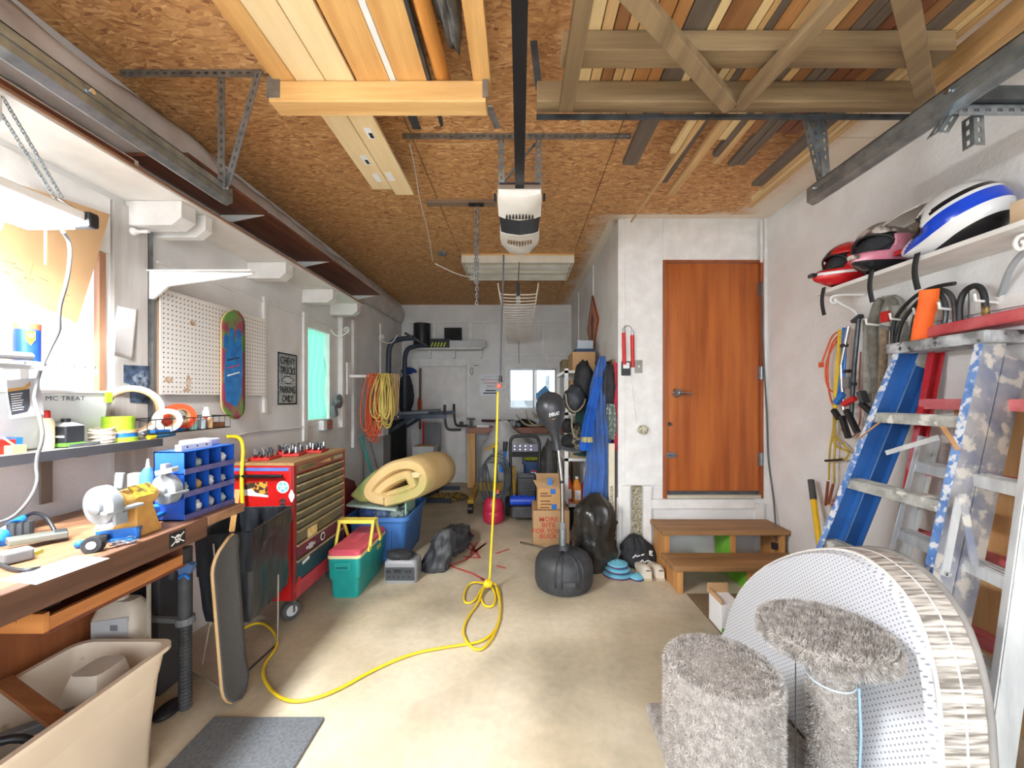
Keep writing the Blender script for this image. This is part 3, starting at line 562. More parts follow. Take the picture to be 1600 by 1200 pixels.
MB().tube([(-1.53, 1.28, 1.98), (-1.53, 1.28, 1.84)], .003, 5).build('pull_chain', mat('brass_chain', (196, 160, 96)), lp)
for i, x in enumerate((-1.52, -1.48)): chain('lamp_chain', (x-.2, 1.29, 2.388), (-1.5+(x+1.5)*.6, 1.29, 2.062), 'fine steel chain holding up the glowing shop light', .018, r=.0018)['group'] = 'chains of the shop light'
cab = [(98, 362, 1.30), (108, 375, 1.35), (110, 400, 1.36), (105, 440, 1.38), (94, 475, 1.4), (92, 500, 1.42), (94, 515, 1.44), (78, 545, 1.45), (62, 580, 1.44), (54, 615, 1.42), (53, 625, 1.42), (63, 655, 1.4), (68, 685, 1.4), (55, 720, 1.4), (60, 755, 1.4), (40, 790, 1.38), (15, 812, 1.36), (-20, 820, 1.3), (-90, 830, 1.22)]
MB().tube(chaikin([P(*q) for q in cab], 2), .0055, 7).build('lamp_cable', mat('grey_cable', (120, 120, 122), (96, 96, 98), .5), smooth=2, label='grey power cable drooping from the shop light past the window', cat='cable')
# ---------------------------------------------------------------- left side: workbench and what is on, under and above it
BX, BZ, BY = -1.29, .92, 1.64
bn = thing('workbench', 'brown stained wooden workbench with thick front edge under the window', 'workbench', (-1.6, 1.2, 0))
BW = wood('bench_top_wood', (152, 112, 82), (112, 78, 56), 'Y', rough=.5, c3=(188, 144, 106), s3=5, lo3=.55, hi3=.7)
MB().box((XL+.03, .3, BZ-.04), (BX-.04, 1.86, BZ)).build('top', BW, bn, bevel=.004)
MB().box((BX-.04, .3, BZ-.082), (BX, BY, BZ)).build('front_rail', wood('front_rail_wood', (116, 80, 60), (84, 56, 42), 'Y'), bn, bevel=.004)
MB().box((BX-.06, BY+.005, BZ-.04), (BX, 1.86, BZ-.002)).build('end_board', BW, bn, bevel=.003)
for y in (.4, 1.75): MB().box((XL+.04, y-.045, 0), (XL+.13, y+.045, BZ-.041)).build('leg', DKWOOD, bn)
MB().box((-1.42, .36, 0), (-1.33, .45, BZ-.041)).build('leg', DKWOOD, bn)
PLYP = wood('orange_plywood', (168, 98, 54), (128, 70, 38), 'Z', scale=3)
MB().box((XL+.14, .25, .34), (XL+.155, 1.70, BZ-.045)).build('back_panel', PLYP, bn)
# under-bench open drawer
dr = thing('under_bench_tray', 'orange wooden tray hung under the workbench holding long tools', 'tray', (-1.55, 1.35, .76))
MB().box((-1.36, 1.136, .746), (-1.345, 1.584, .785)).build('front', wood('tray_front', (190, 122, 66), (160, 96, 48), 'Y'), dr)
MB().box((-1.80, 1.12, .745), (-1.345, 1.135, .80)).build('end', wood('tray_end', (204, 134, 70), (176, 108, 54), 'X'), dr)
MB().box((-1.80, 1.135, .735), (-1.345, 1.60, .745)).build('bottom', DKWOOD, dr); MB().box((-1.80, 1.585, .745), (-1.36, 1.60, .90)).build('end', DKWOOD, dr)
MB().box((-1.80, 1.135, .745), (-1.79, 1.585, .87)).build('back', DKWOOD, dr)
cl = thing('bar_clamp', 'long steel bar clamp with blue jaws lying in the tray', 'clamp', (-1.38, 1.4, .77))
MB().bar((-1.43, 1.14, .795), (-1.40, 1.62, .815), .012, .026).build('bar', STEEL, cl)
MB().bar((-1.43, 1.12, .792), (-1.42, 1.22, .797), .02, .034).build('sleeve', STEELD, cl)
gb = thing('quick_clamp', 'blue and black quick clamp hanging at the bench corner', 'clamp', P(283, 905, 1.7))
MB().bar(P(273, 868, 1.68), P(269, 905, 1.68), .012, .02).build('bar', STEELD, gb); MB().ell(P(272, 876, 1.66), (.02, .02, .016)).build('grip', BLUEP, gb, smooth=2)
MB().prism([P(275, 888, 1.66), P(292, 880, 1.66), P(300, 884, 1.66), P(294, 898, 1.66), P(280, 903, 1.66)], (0, .03, 0)).build('jaw', mat('slate_blue_plastic', (84, 116, 160), (70, 98, 140)), gb, bevel=.004)
MB().tube(chaikin([P(280, 903, 1.66), P(288, 897, 1.65), P(296, 905, 1.65)], 1), .006, 6).build('trigger', BLUEP, gb)
# on the bench
def onb(x, y): return PZ(x, y, BZ)
pts = [onb(0, 907), onb(57, 914), onb(171, 873), onb(118, 869)]
MB().prism([p+V((0, 0, .0005)) for p in pts], (0, 0, .0012)).build('paper_sheet', PAPER, label='white printed paper sheet lying on the workbench edge', cat='paper')
gr = thing('bench_grinder', 'yellow bench grinder with grey wheel guards on the workbench', 'grinder', (-1.55, 1.5, BZ))
YG = mat('grinder_yellow', (214, 168, 92), (194, 142, 70), .5, scale=9, c3=(186, 126, 96), s3=12, lo3=.6, hi3=.75); GG = mat('grinder_grey', (150, 154, 158), (128, 133, 138), .5, .3, scale=14)
ga = P(157, 790, 1.33); gb_ = P(262, 764, 1.545); ax = (gb_-ga).normalized(); L_ = (gb_-ga).length
sc_ = L_/.33
MB().lathe([(.045*sc_, .085*sc_), (.052*sc_, .10*sc_), (.056*sc_, .13*sc_), (.056*sc_, .21*sc_), (.052*sc_, .235*sc_), (.04*sc_, .25*sc_)], ga, ax, 20).build('motor', YG, gr, smooth=SM)
mid = ga+ax*L_*.5; MB().box((mid.x-.05, mid.y-.05, BZ), (mid.x+.05, mid.y+.05, BZ+.025)).build('base', YG, gr, bevel=.006)
MB().loft([[V((mid.x+a*.045, mid.y+c*.045, BZ+.02)) for a, c in ((-1, -1), (1, -1), (1, 1), (-1, 1))], [mid+V((a*.03, c*.03, -.02)) for a, c in ((-1, -1), (1, -1), (1, 1), (-1, 1))]]).build('pedestal', YG, gr, bevel=.004)
fr = ga-ax*.0
for c0, s0, nm in ((ga-ax*.005, .74, 'near'), (ga+ax*(L_*.93), .66, 'far')):
    k = -1 if nm == 'near' else 1
    MB().lathe([(.001, -.024), (.022, -.022), (.036, -.016), (.038, -.006), (.07, -.004), (.086, -.002), (.088, .004), (.088, .026), (.05, .03)], c0, ax*(1), 24, s0, s0).build('wheel_guard', GG, gr, smooth=.6)
    MB().lathe([(.03, .02), (.058, .022), (.058, .044), (.03, .046)], c0, ax, 20, s0, s0).build('wheel', mat('abrasive_wheel', (176, 190, 184), (150, 164, 160), .9, scale=40), gr, smooth=.6)
up = V((0, 0, 1)); sd = ax.cross(up).normalized()
b = MB(); b.bar(ga+V((.045, 0, -.02))-ax*.03, ga+V((.05, 0, -.016))+ax*.08, .03, .010); b.bar(ga+V((.055, 0, -.045))-ax*.01, ga+V((.055, 0, -.045))+ax*.03, .012, .04); b.build('tool_rest', GG, gr, bevel=.003)
b = MB(); e_ = ga+ax*L_*.97; b.bar(e_+V((.04, -.04, -.015)), e_+V((.055, .03, -.01)), .03, .012); b.build('tool_rest', GG, gr, bevel=.003)
MB().bar(e_+V((-.01, -.02, .068)), e_+V((.045, -.01, .08)), .045, .018).build('eye_shield', LGREY, gr, bevel=.003); MB().bar(e_+V((0, 0, .045)), e_+V((0, 0, .10)), .03, .02).build('shield_arm', GG, gr, bevel=.003)
MB().bar(ga+V((0.01, 0, .045))+ax*.045, ga+V((0.01, 0, .10))+ax*.05, .035, .012).build('shield_arm', GG, gr, bevel=.004)
q = mid+V((0, 0, .052*sc_)); n_ = (V((.72, -.12, .68))).normalized()
MB().bar(mid+n_*.056*sc_-ax*.035, mid+n_*.056*sc_+ax*.035, .052, .004, n_).build('rating_plate', mat('rating_plate', (70, 64, 40), (196, 160, 50), .4, scale=60), gr)
# dustpan, brush, toy wheel, keys
dp = thing('dustpan', 'bright blue plastic dustpan lying on the workbench', 'dustpan', onb(185, 838))
a = [onb(150, 848), onb(210, 848), onb(225, 832), onb(170, 832)]
b = MB(); b.prism(a, (0, 0, .012)); b.bar(onb(150, 848)+V((0, 0, .02)), onb(215, 842)+V((0, 0, .025)), .008, .035); b.bar(onb(215, 842)+V((0, 0, .02)), onb(230, 828)+V((0, 0, .02)), .008, .035); b.build('pan', BLUEP, dp, bevel=.003)
MB().bar(onb(212, 836)+V((0, 0, .028)), onb(255, 815)+V((0, 0, .035)), .022, .012).build('handle', BLUEP, dp, bevel=.004)
br = thing('hand_brush', 'light blue hand brush with white bristles resting on the dustpan', 'brush', onb(190, 832)+V((0, 0, .04)))
LB = mat('sky_blue_plastic', (86, 170, 226), (70, 152, 210), .4)
MB().tube(chaikin([onb(172, 832)+V((0, 0, .045)), onb(205, 828)+V((0, 0, .062)), onb(235, 818)+V((0, 0, .062)), onb(252, 812)+V((0, 0, .05))], 2), .012, 10).build('handle', LB, br, smooth=2)
rb = random.Random(2)
for i in range(16):
    p = onb(158+i*2.6, 838-.35*i)+V((0, 0, .04)); MB().tube([p+V((0, .0, .01)), p+V((-.012+.01*rb.random(), -.02, -.012))], [.006, .004], 5).build('bristle_tuft', PWHITE, br)
tw = thing('toy_wheel', 'small black wheel with white hub lying by the dustpan', 'wheel', onb(145, 862))
c0 = onb(146, 862)+V((0, 0, .022)); MB().lathe([(.012, -.016), (.024, -.016), (.028, -.008), (.028, .008), (.024, .016), (.012, .016)], c0, (.45, -.85, .15), 18).build('tyre', BLACKM, tw, smooth=.6)
MB().lathe([(.001, -.019), (.012, -.018), (.012, .018)], c0, (-.45, .85, -.15), 12).build('hub', PWHITE, tw); MB().lathe([(.001, -.019), (.012, -.018), (.012, .018)], c0, (.45, -.85, .15), 12).build('hub', PWHITE, tw)
MB().bar(onb(152, 850)+V((0, 0, .02)), onb(170, 848)+V((0, 0, .018)), .02, .022).build('axle_block', BLACK, tw, bevel=.004); MB().ell(onb(124, 856)+V((0, 0, .012)), (.013, .013, .013)).build('blue_tip', BLUEP, tw, smooth=2)
ky = thing('key_bunch', 'small silver bunch of keys on a ring on the workbench', 'keys', onb(190, 850))
for i in range(7):
    p = onb(174+i*4.5, 856-i*.9)+V((0, 0, .008+.004*(i % 3))); MB().bar(p, p+V((.02*math.cos(i*2), .02*math.sin(i*2.3), .004)), .012, .003).build('key', CHROME, ky)
MB().tube([onb(200, 848)+V((.014*math.cos(t), .014*math.sin(t), .01+.008*math.sin(t))) for t in [k*math.pi/6 for k in range(12)]], .002, 5, True).build('ring', CHROME, ky)
# tools at the near end of the bench
sw = thing('planer_tool', 'long grey planer bar with black handle lying against the wall on the bench', 'tool', onb(60, 868))
MB().bar(onb(10, 862)+V((0, 0, .03)), onb(104, 843)+V((0, 0, .022)), .06, .02).build('blade', mat('greenish_grey_metal', (138, 140, 132), (110, 112, 104), .5, .4), sw, bevel=.003)
MB().bar(onb(0, 884)+V((0, 0, .02)), onb(50, 872)+V((0, 0, .02)), .05, .035).build('body', GREY, sw, bevel=.006)
MB().bar(onb(84, 846)+V((0, 0, .02)), onb(106, 842)+V((0, 0, .02)), .05, .03).build('end_block', STEELD, sw, bevel=.004)
for i in range(3):
    c0 = onb(20+i*12, 848-2*i); MB().cyl(c0, c0+V((0, 0, .065)), .014, 12).build('socket_bit', STEELD, label='dark steel socket standing upright on the workbench', cat='socket', group='upright sockets on the bench')
so = thing('rotary_tool', 'blue and grey rotary tool with black cable leaning on the bench', 'tool', onb(2, 870))
a = P(-10, 846, 1.3); c = P(38, 808, 1.42); MB().tube([a, a.lerp(c, .3), a.lerp(c, .6)], [.02, .022, .018], 12).build('body', mat('tool_grey', (128, 130, 132)), so, smooth=SM)
MB().tube([a.lerp(c, .58), a.lerp(c, .75), c], [.02, .017, .010], 12).build('nose', BLUEP, so, smooth=SM); MB().tube([a+V((.0, -.0, -.01)), a.lerp(c, .28)], [.026, .026], 12).build('collar', BLUEP, so, smooth=SM)
MB().tube(chaikin([c, P(52, 800, 1.42), P(72, 806, 1.4), P(86, 830, 1.38), P(96, 856, 1.36), P(90, 880, 1.33), onb(62, 892)+V((0, 0, .006)), onb(25, 896)+V((0, 0, .006)), onb(0, 885)+V((0, 0, .006))], 2), .006, 7).build('cable', BLACK, so, smooth=2)
MB().bar(onb(30, 874)+V((0, 0, .006)), onb(54, 864)+V((0, 0, .006)), .045, .012).build('sanding_pad', mat('lime_pad', (206, 214, 96), (190, 198, 80), .8), label='lime yellow sanding pad under the planer bar', cat='pad')
# skull sticker on the bench rail
sk = MB().prism([(BX+.0005, 1.46, BZ-.068), (BX+.0005, 1.53, BZ-.068), (BX+.0005, 1.53, BZ-.012), (BX+.0005, 1.46, BZ-.012)], (.001, 0, 0)).build('rail_sticker', BLACKM, bn)
SKW = PAPER
b = MB(); x = BX+.002; y0, z0 = 1.495, BZ-.036
b.lathe([(.001, 0), (.013, .0005), (.013, .001)], (x, y0, z0), (1, 0, 0), 12); b.box((x, y0-.007, z0-.018), (x+.001, y0+.007, z0-.008)); b.bar((x+.0005, 1.467, z0+.014), (x+.0005, 1.523, z0-.022), .004, .001, (1, 0, 0)); b.bar((x+.0005, 1.467, z0-.022), (x+.0005, 1.523, z0+.014), .004, .001, (1, 0, 0)); b.build('skull_mark', SKW, sk)
b = MB(); [b.lathe([(.001, .0012), (.0035, .0014), (.0035, .0016)], (x, y0+s_*.005, z0), (1, 0, 0), 8) for s_ in (-1, 1)]; b.build('eye_mark', BLACKM, sk)
# dark shelf
sh = thing('bench_shelf', 'dark narrow shelf crowded with cans on the wall above the workbench', 'shelf', (-1.85, 1.2, 1.19))
MB().box((XL+.021, .3, 1.195), (-1.75, 1.93, 1.212)).build('board', mat('grey_shelf_board', (150, 146, 142), (128, 124, 120)), sh); MB().box((-1.75, .3, 1.178), (-1.735, 1.93, 1.214)).build('edge', mat('charcoal_edge', (66, 66, 70), (54, 54, 58), .6), sh)
MB().box((XL+.021, 1.60, .98), (XL+.03, 1.64, 1.195)).build('bracket', mat('brown_bracket', (120, 108, 96)), sh); MB().box((XL+.021, 1.60, 1.17), (-1.78, 1.64, 1.195)).build('bracket', MATS['brown_bracket'], sh)
def ons(x, X=-1.84): return V((X, F*X/(x-CX), 1.2125))
def can(name, label, x, r, prof, mats, X=-1.84, cat='can', n=18, z=0):
    c = ons(x, X)+V((0, 0, z)); t = thing(name, label, cat, c)
    for nm, pr, m in zip([k[0] for k in prof], [k[1] for k in prof], mats): MB().lathe([(r*a, h_) for a, h_ in pr], c, (0, 0, 1), n).build(nm, m, t, smooth=.6)
    return t, c
can('glue_bottle', 'cream plastic bottle with red cap on the dark shelf', 74, .020, [('body', [(.9, 0), (1, .005), (1, .10), (.6, .12)]), ('cap', [(.45, .12), (.45, .145), (.3, .15)])], [mat('cream_plastic', (240, 228, 190), (228, 212, 168)), REDP], cat='bottle')
c = ons(103); t = thing('lubricant_tin', 'square black tin with white and green label on the dark shelf', 'tin', c)
TIN = mat('black_tin_label', (52, 54, 58), (40, 42, 46), .4); MB().box((c.x-.03, c.y-.035, c.z), (c.x+.04, c.y+.035, c.z+.085)).build('body', TIN, t, bevel=.005); MB().loft([[V((c.x+a*.035+.005, c.y+e*.035, c.z+.085)) for a, e in ((-1,-1),(1,-1),(1,1),(-1,1))], [V((c.x+a*.015, c.y+e*.015, c.z+.10)) for a, e in ((-1,-1),(1,-1),(1,1),(-1,1))]]).build('shoulder', LGREY, t); MB().lathe([(.014, 0), (.014, .014)], c+V((0, 0, .1)), n=12).build('cap', BLACK, t)
MB().box((c.x+.04, c.y-.034, c.z+.004), (c.x+.041, c.y+.034, c.z+.018)).build('green_band', mat('label_green', (120, 190, 70)), t); MB().box((c.x-.03, c.y-.036, c.z+.004), (c.x+.04, c.y-.035, c.z+.018)).build('green_band', MATS['label_green'], t)
MB().box((c.x-.022, c.y-.036, c.z+.058), (c.x+.0, c.y-.035, c.z+.066)).build('red_print', REDP, t); MB().box((c.x-.022, c.y-.036, c.z+.04), (c.x+.033, c.y-.035, c.z+.048)).build('white_print', PAPER, t)
c = ons(160, -1.83); t = thing('wire_coil', 'coil of cream wire and cloth wound round a dark cup on the shelf', 'coil', c)
for i in range(7): MB().tube([c+V(((.036+.003*math.sin(i*2))*math.cos(a), (.040+.003*math.cos(i*3))*math.sin(a), .008+i*.009+.004*math.sin(a+i))) for a in [k*math.pi/8 for k in range(16)]], .006, 6, True).build('loop', mat('cream_wire', (222, 208, 190), (196, 180, 160)), t, smooth=2)
MB().lathe([(.028, .0), (.032, .06), (.03, .062), (.024, .04)], c).build('cup', STEELD, t, smooth=.6)
def tape(name, c, r, h_, m, label, axis=(0, 0, 1), ri=.6, group=None):
    t = thing(name, label, 'tape', c, group); c = V(c); a = V(axis)
    MB().lathe([(r*ri, 0), (r, 0), (r, h_), (r*ri, h_), (r*ri, 0)], c, a, 24, cap=False).build('roll', m, t, smooth=.6); MB().lathe([(r*ri*.92, .001), (r*ri, .001), (r*ri, h_-.001), (r*ri*.92, h_-.001), (r*ri*.92, .001)], c, a, 24, cap=False).build('core', CARD, t, smooth=.6); return t
c = ons(192, -1.82); LIME = mat('lime_tape', (168, 204, 52), (150, 188, 40), .5)
tape('tape_roll', c, .052, .02, LIME, 'lime green tape roll at the bottom of the stack, under the blue roll'); tape('tape_roll', c+V((0, 0, .0205)), .05, .018, BLUEP, 'blue tape roll in the middle of the stack on the shelf'); tape('tape_roll', c+V((0, 0, .039)), .052, .014, PINE, 'tan masking tape roll under the tall lime roll'); tape('tape_roll', c+V((-.01, -.01, .0535)), .056, .035, LIME, 'wide lime green tape roll on top of the tan roll'); tape('tape_roll', c+V((-.01, -.01, .089)), .056, .025, LIME, 'topmost lime green tape roll of the stack on the shelf')
c = ons(6, -1.84); t = thing('small_box', 'small red and blue cardboard box on the dark shelf', 'box', c); MB().box((c.x-.03, c.y-.06, c.z), (c.x+.03, c.y+.01, c.z+.05)).build('body', [REDP], t); MB().box((c.x-.03, c.y+.011, c.z), (c.x+.03, c.y+.03, c.z+.055)).build('flap', BLUEP, t)
c = ons(22, -1.8); t = thing('match_tray', 'small beige tray with sticks on the dark shelf', 'tray', c); MB().box((c.x-.02, c.y-.02, c.z), (c.x+.02, c.y+.02, c.z+.03)).build('body', CARD, t); MB().bar((c.x, c.y, c.z+.03), (c.x-.015, c.y-.02, c.z+.06), .006, .006).build('stick', PINE, t)
c = ons(125, -1.81); MB().bar(c+V((0, -.05, .006)), c+V((.01, .06, .008)), .03, .012).build('scraper', STEEL, label='flat grey scraper lying on the dark shelf', cat='scraper', bevel=.003)
c = ons(215, -1.82); t = thing('marker_pen', 'grey and black marker lying beside the tape stack', 'marker', c); MB().tube([c+V((.03, -.08, .02)), c+V((.02, 0, .022))], .012, 10).build('barrel', LGREY, t); MB().tube([c+V((.02, 0, .022)), c+V((.0, .06, .03))], .013, 10).build('cap', STEELD, t)
c = ons(247, -1.775); t = thing('screwdriver', 'blue and yellow screwdriver lying at the end of the dark shelf', 'screwdriver', c+V((0, -.05, 0))); MB().tube([c+V((0, -.02, .012)), c+V((.0, .02, .013)), c+V((0, .09, .014))], [.012, .013, .011], 10).build('handle', mat('teal_blue_grip', (46, 108, 150), (36, 90, 130)), t); MB().tube([c+V((0, -.05, .012)), c+V((0, -.02, .012))], .013, 10).build('collar', YEL, t)
# wire basket and its contents
wb_k = thing('wire_basket', 'black wire basket on the wall holding tape and bottles', 'basket', (-1.85, 2.2, 1.23)); b = MB()
Y0, Y1, xa, xb, za, zb = 1.88, 2.42, XL+.03, -1.765, 1.235, 1.305
for x in (xa, xb):
    for z in (za, zb): b.tube([(x, Y0, z), (x, Y1, z)], .003, 5)
for y in (Y0, Y1):
    for z in (za, zb): b.tube([(xa, y, z), (xb, y, z)], .003, 5)
b.build('frame', BLACK, wb_k)
for i in range(13): y = Y0+(Y1-Y0)*i/12; MB().tube([(xb, y, zb), (xb, y, za), (xa, y, za), (xa, y, zb)], .002, 4).build('wire', BLACK, wb_k)
bz = za+.003
tape('tape_roll', (-1.80, 2.02, bz+.06), .058, .03, PWHITE, 'white cloth tape roll standing in the wire basket', (.85, -.5, 0)); tape('tape_roll', (-1.84, 2.13, bz+.072), .07, .05, mat('orange_tape', (232, 84, 40), (214, 70, 30)), 'bright orange tape roll standing in the wire basket', (.85, -.5, 0), .62)
tape('ring_lid', (-1.92, 1.96, bz+.11), .125, .02, mat('white_ring', (240, 236, 230)), 'large white plastic ring standing behind the tape in the basket', (.85, -.5, 0), .82)
for i, (y, m, lab) in enumerate(((2.17, mat('mint_bottle', (150, 200, 190), (130, 180, 170), .2), 'mint green'), (2.23, mat('clear_bottle', (190, 205, 214), (170, 186, 196), .15), 'pale clear'), (2.285, CARD, 'tan'))):
    c = V((-1.785, y, bz)); t = thing('small_bottle', lab+' small bottle in the wire basket', 'bottle', c); MB().lathe([(.016, 0), (.018, .004), (.018, .05), (.008, .06)], c, n=12).build('body', m, t, smooth=.6); MB().lathe([(.008, .06), (.008, .072)], c, n=10).build('cap', PWHITE, t)
MB().box((-1.82, 2.27, bz), (-1.775, 2.39, bz+.03)).build('brush_block', wood('brush_wood', (140, 96, 62), (112, 74, 48)), bevel=.004, label='brown wooden brush block lying in the wire basket', cat='brush')
c = V((-1.84, 2.33, bz+.0)); t = thing('spray_can', 'small white spray can with red label behind the basket items', 'can', c); MB().lathe([(.02, 0), (.02, .09), (.016, .10)], c, n=14).build('body', PWHITE, t, smooth=.6); MB().lathe([(.0205, .02), (.0205, .06)], c, n=14).build('label', REDP, t); MB().lathe([(.012, .1), (.012, .12)], c, n=10).build('cap', PWHITE, t)
MB().bar((-1.785, 1.93, bz+.008), (-1.785, 2.10, bz+.008), .03, .014).build('blue_level', BLUEP, label='blue pocket level lying at the bottom of the wire basket', cat='level', bevel=.002)
# blue pigeonhole bin
BB = mat('royal_blue_steel', (30, 88, 186), (22, 72, 164), .45, scale=5); PUR = mat('faded_purple_lip', (110, 104, 152), (86, 88, 148), .5, scale=20)
pb = thing('pigeonhole_bin', 'royal blue steel pigeonhole bin full of hardware on the bench end', 'storage bin', (-1.44, 1.7, BZ)); x0, x1, y0, y1, z0, z1 = -1.455, -1.335, 1.578, 1.855, BZ+.001, 1.196; t_ = .004
MB().box((x0, y0, z0), (x0+t_, y1, z1)).build('back', BB, pb); MB().box((x0, y0, z0), (x1, y0+t_, z1)).build('side', BB, pb); MB().box((x0, y1-t_, z0), (x1, y1, z1)).build('side', BB, pb); MB().box((x0, y0, z1-t_), (x1, y1, z1)).build('top', BB, pb)
for k in range(3):
    z = z0+(z1-z0)*k/3; MB().box((x0, y0, z), (x1, y1, z+t_)).build('shelf', BB, pb); MB().box((x1, y0, z), (x1+.004, y1, z+.022)).build('lip', PUR, pb)
for k in range(1, 4): y = y0+(y1-y0)*k/4; MB().box((x0, y-.0015, z0), (x1-.01, y+.0015, z1-t_)).build('divider', BB, pb)
rh = random.Random(5)
for r_ in range(3):
    for c_ in range(4):
        if (r_, c_) in ((2, 0), (2, 2), (0, 0)): continue
        cy = y0+(y1-y0)*(c_+.5)/4; cz = z0+(z1-z0)*r_/3+.005; m = [CARD, PAPER, LGREY, mat('pale_mint_packet', (180, 200, 192))][(r_*3+c_) % 4]
        MB().ell((x1-.045, cy, cz+.027), (.026, .022, .019+.009*rh.random()), 10, 8, lambda d: bag(d, r_*5+c_, .25, 3)).build('hardware_packet', m, smooth=2, label='crumpled packet of hardware in a pigeonhole of the blue bin', cat='packet', group='packets in the blue bin')
b = MB(); b.box((-1.39, 1.60, z1+.0005), (-1.365, 1.76, z1+.024)); t = b.build('white_bracket', PWHITE, label='white drilled metal strip lying on top of the blue bin', cat='strip')
for i in range(3): MB().lathe([(.004, 0), (.004, .001)], (-1.365, 1.63+i*.05, z1+.013), (1, 0, 0), 8).build('hole', BLACKM, t)
MB().box((-1.48, 1.72, z1+.0005), (-1.395, 1.85, z1+.03)).build('cloudy_tray', mat('cloudy_lid', (206, 200, 214), (188, 180, 200), .3), bevel=.006, label='cloudy plastic tray lying on top of the blue bin', cat='tray')
c = V((-1.555, 1.66, BZ)); t = thing('glue_bottle', 'blue bottle with white nozzle standing behind the grinder', 'bottle', c); MB().lathe([(.026, 0), (.028, .005), (.028, .17), (.012, .20)], c, n=14).build('body', mat('mid_blue_bottle', (72, 128, 190), (56, 108, 170)), t, smooth=.6); MB().lathe([(.008, .2), (.004, .235)], c, n=10).build('nozzle', PWHITE, t)
c = V((-1.63, 1.70, BZ)); MB().box((c.x-.035, c.y-.02, c.z), (c.x+.03, c.y+.02, c.z+.17)).build('clear_jar', mat('cloudy_jar', (196, 200, 200), (178, 184, 184), .25), bevel=.006, label='tall cloudy plastic box standing behind the grinder', cat='box')
cy_ = [PX(354, 682, -1.78), PX(375, 682, -1.74), PX(381, 700, -1.72), PX(377, 740, -1.70), PX(379, 790, -1.68)]; e = V((-1.66, F*-1.66/(379-CX), .45))
MB().tube(chaikin(cy_+[e], 2), .011, 8).build('yellow_air_hose', YEL, smooth=2, label='yellow hose arching down between blue bin and red tool chest', cat='hose')
# wall things above the bench
cbp = [PX(-14, 395, -1.885), PX(36, 290, -1.885), PX(172, 335, -1.885), PX(121, 505, -1.885), PX(0, 449, -1.885)]
t = MB().prism(cbp, (-.004, 0, 0)).build('cardboard_sheet', CARD, label='tilted brown cardboard sheet with handwriting covering the window', cat='cardboard')
PEN = mat('pen_ink', (104, 76, 56))
b = MB()
nrm = (cbp[1]-cbp[4]).cross(cbp[3]-cbp[4]).normalized(); nrm = nrm if nrm.x > 0 else -nrm
rw = random.Random(3)
def cpt(x, y):
    p0 = cbp[4]; d = V(((x-CX)/F, 1, -(y-CY)/F)); o = V((0, 0, H)); k = (p0-o).dot(nrm)/d.dot(nrm); return o+d*k+nrm*.0015
for (x, y, n_) in ((6, 408, 7), (4, 424, 5), (16, 416, 8), (36, 434, 7), (22, 438, 5), (62, 434, 5), (96, 458, 5), (94, 468, 5)):
    for i in range(n_):
        a = cpt(x+i*2.6, y+i*.9); c = cpt(x+i*2.6+1.8, y+i*.9+rw.uniform(-2.4, 2.4)); b.bar(a, c, .0016, .0006, nrm)
b.build('handwriting', PEN, t)
MB().prism([cpt(50, 412), cpt(51, 412), cpt(40, 460), cpt(39, 460)], nrm*.0005).build('crease', mat('crease', (176, 136, 96)), t)
# rack with pegs, cans, card
pr = thing('peg_rack', 'grey metal peg rack on the window frame holding spray cans', 'rack', (-1.8, 1.42, 1.5)); zr = 1.52
b = MB(); b.bar((-1.78, 1.15, zr), (-1.78, 1.56, zr), .10, .006); b.bar((-1.725, 1.15, zr), (-1.725, 1.62, zr-.004), .012, .016); b.build('tray', LGREY, pr)
for i in range(7): y = 1.37+i*.038; MB().bar((-1.80, y, zr+.004), (-1.722, y+.012, zr+.014), .006, .010).build('peg', GREY, pr)
MB().bar((-1.80, 1.44, zr-.12), (-1.80, 1.44, zr), .025, .008, (1, 0, 0)).build('strut', PWHITE, pr); MB().box((XL-.01, 1.38, zr-.01), (-1.80, 1.42, zr)).build('wall_arm', PWHITE, pr)
MB().tube([(-1.70, 1.12, zr+.028), (-1.70, 1.38, zr+.034)], [.012, .014], 10).build('torch_handle', GREY, label='grey tool handle lying along the peg rack', cat='tool handle')
def spray(y, x, r, hh, bands, label):
    c = V((x, y, zr+.0032)); t = thing('spray_can', label, 'spray can', c)
    for z0_, z1_, m in bands: MB().lathe([(r, z0_*hh), (r, z1_*hh)], c, n=20).build('label_band', m, t, smooth=.6)
    MB().lathe([(r, hh), (r*.8, hh+.014), (r*.45, hh+.018), (r*.4, hh+.04), (r*.2, hh+.045)], c, n=16).build('top', PWHITE, t, smooth=.6); return t, c
BLB = mat('deep_blue_label', (34, 74, 190), (28, 62, 170), .3); YLB = mat('signal_yellow', (248, 216, 30), (240, 200, 24), .4)
t, c = spray(1.45, -1.80, .034, .17, ((0, .06, BLB), (.06, .12, PWHITE), (.12, .80, BLB), (.80, .93, mat('label_orange', (230, 96, 60))), (.93, 1, PWHITE)), 'blue spray can with yellow shield label on the peg rack')
MB().prism([c+V((.0352*math.cos(a), .0352*math.sin(a), z)) for a, z in ((-.75, .13), (-.1, .13), (-.1, .10), (-.42, .078), (-.75, .095))], (.0012, -.0008, 0)).build('shield', YLB, t)
text('W', c+V((.0362*math.cos(-.66), .0362*math.sin(-.66), .10)), V((.55, .83, 0)), (0, 0, 1), .016, .022, BLB, t)
spray(1.37, -1.80, .03, .145, ((0, .85, mat('amber_label', (244, 186, 110), (250, 226, 190), .4)), (.85, 1, PWHITE)), 'white and amber spray can next to the blue can')
spray(1.305, -1.80, .028, .115, ((0, .7, mat('salmon_label', (236, 110, 100), (226, 96, 88), .4)), (.7, 1, YLB)), 'short salmon red can at the end of the peg rack')
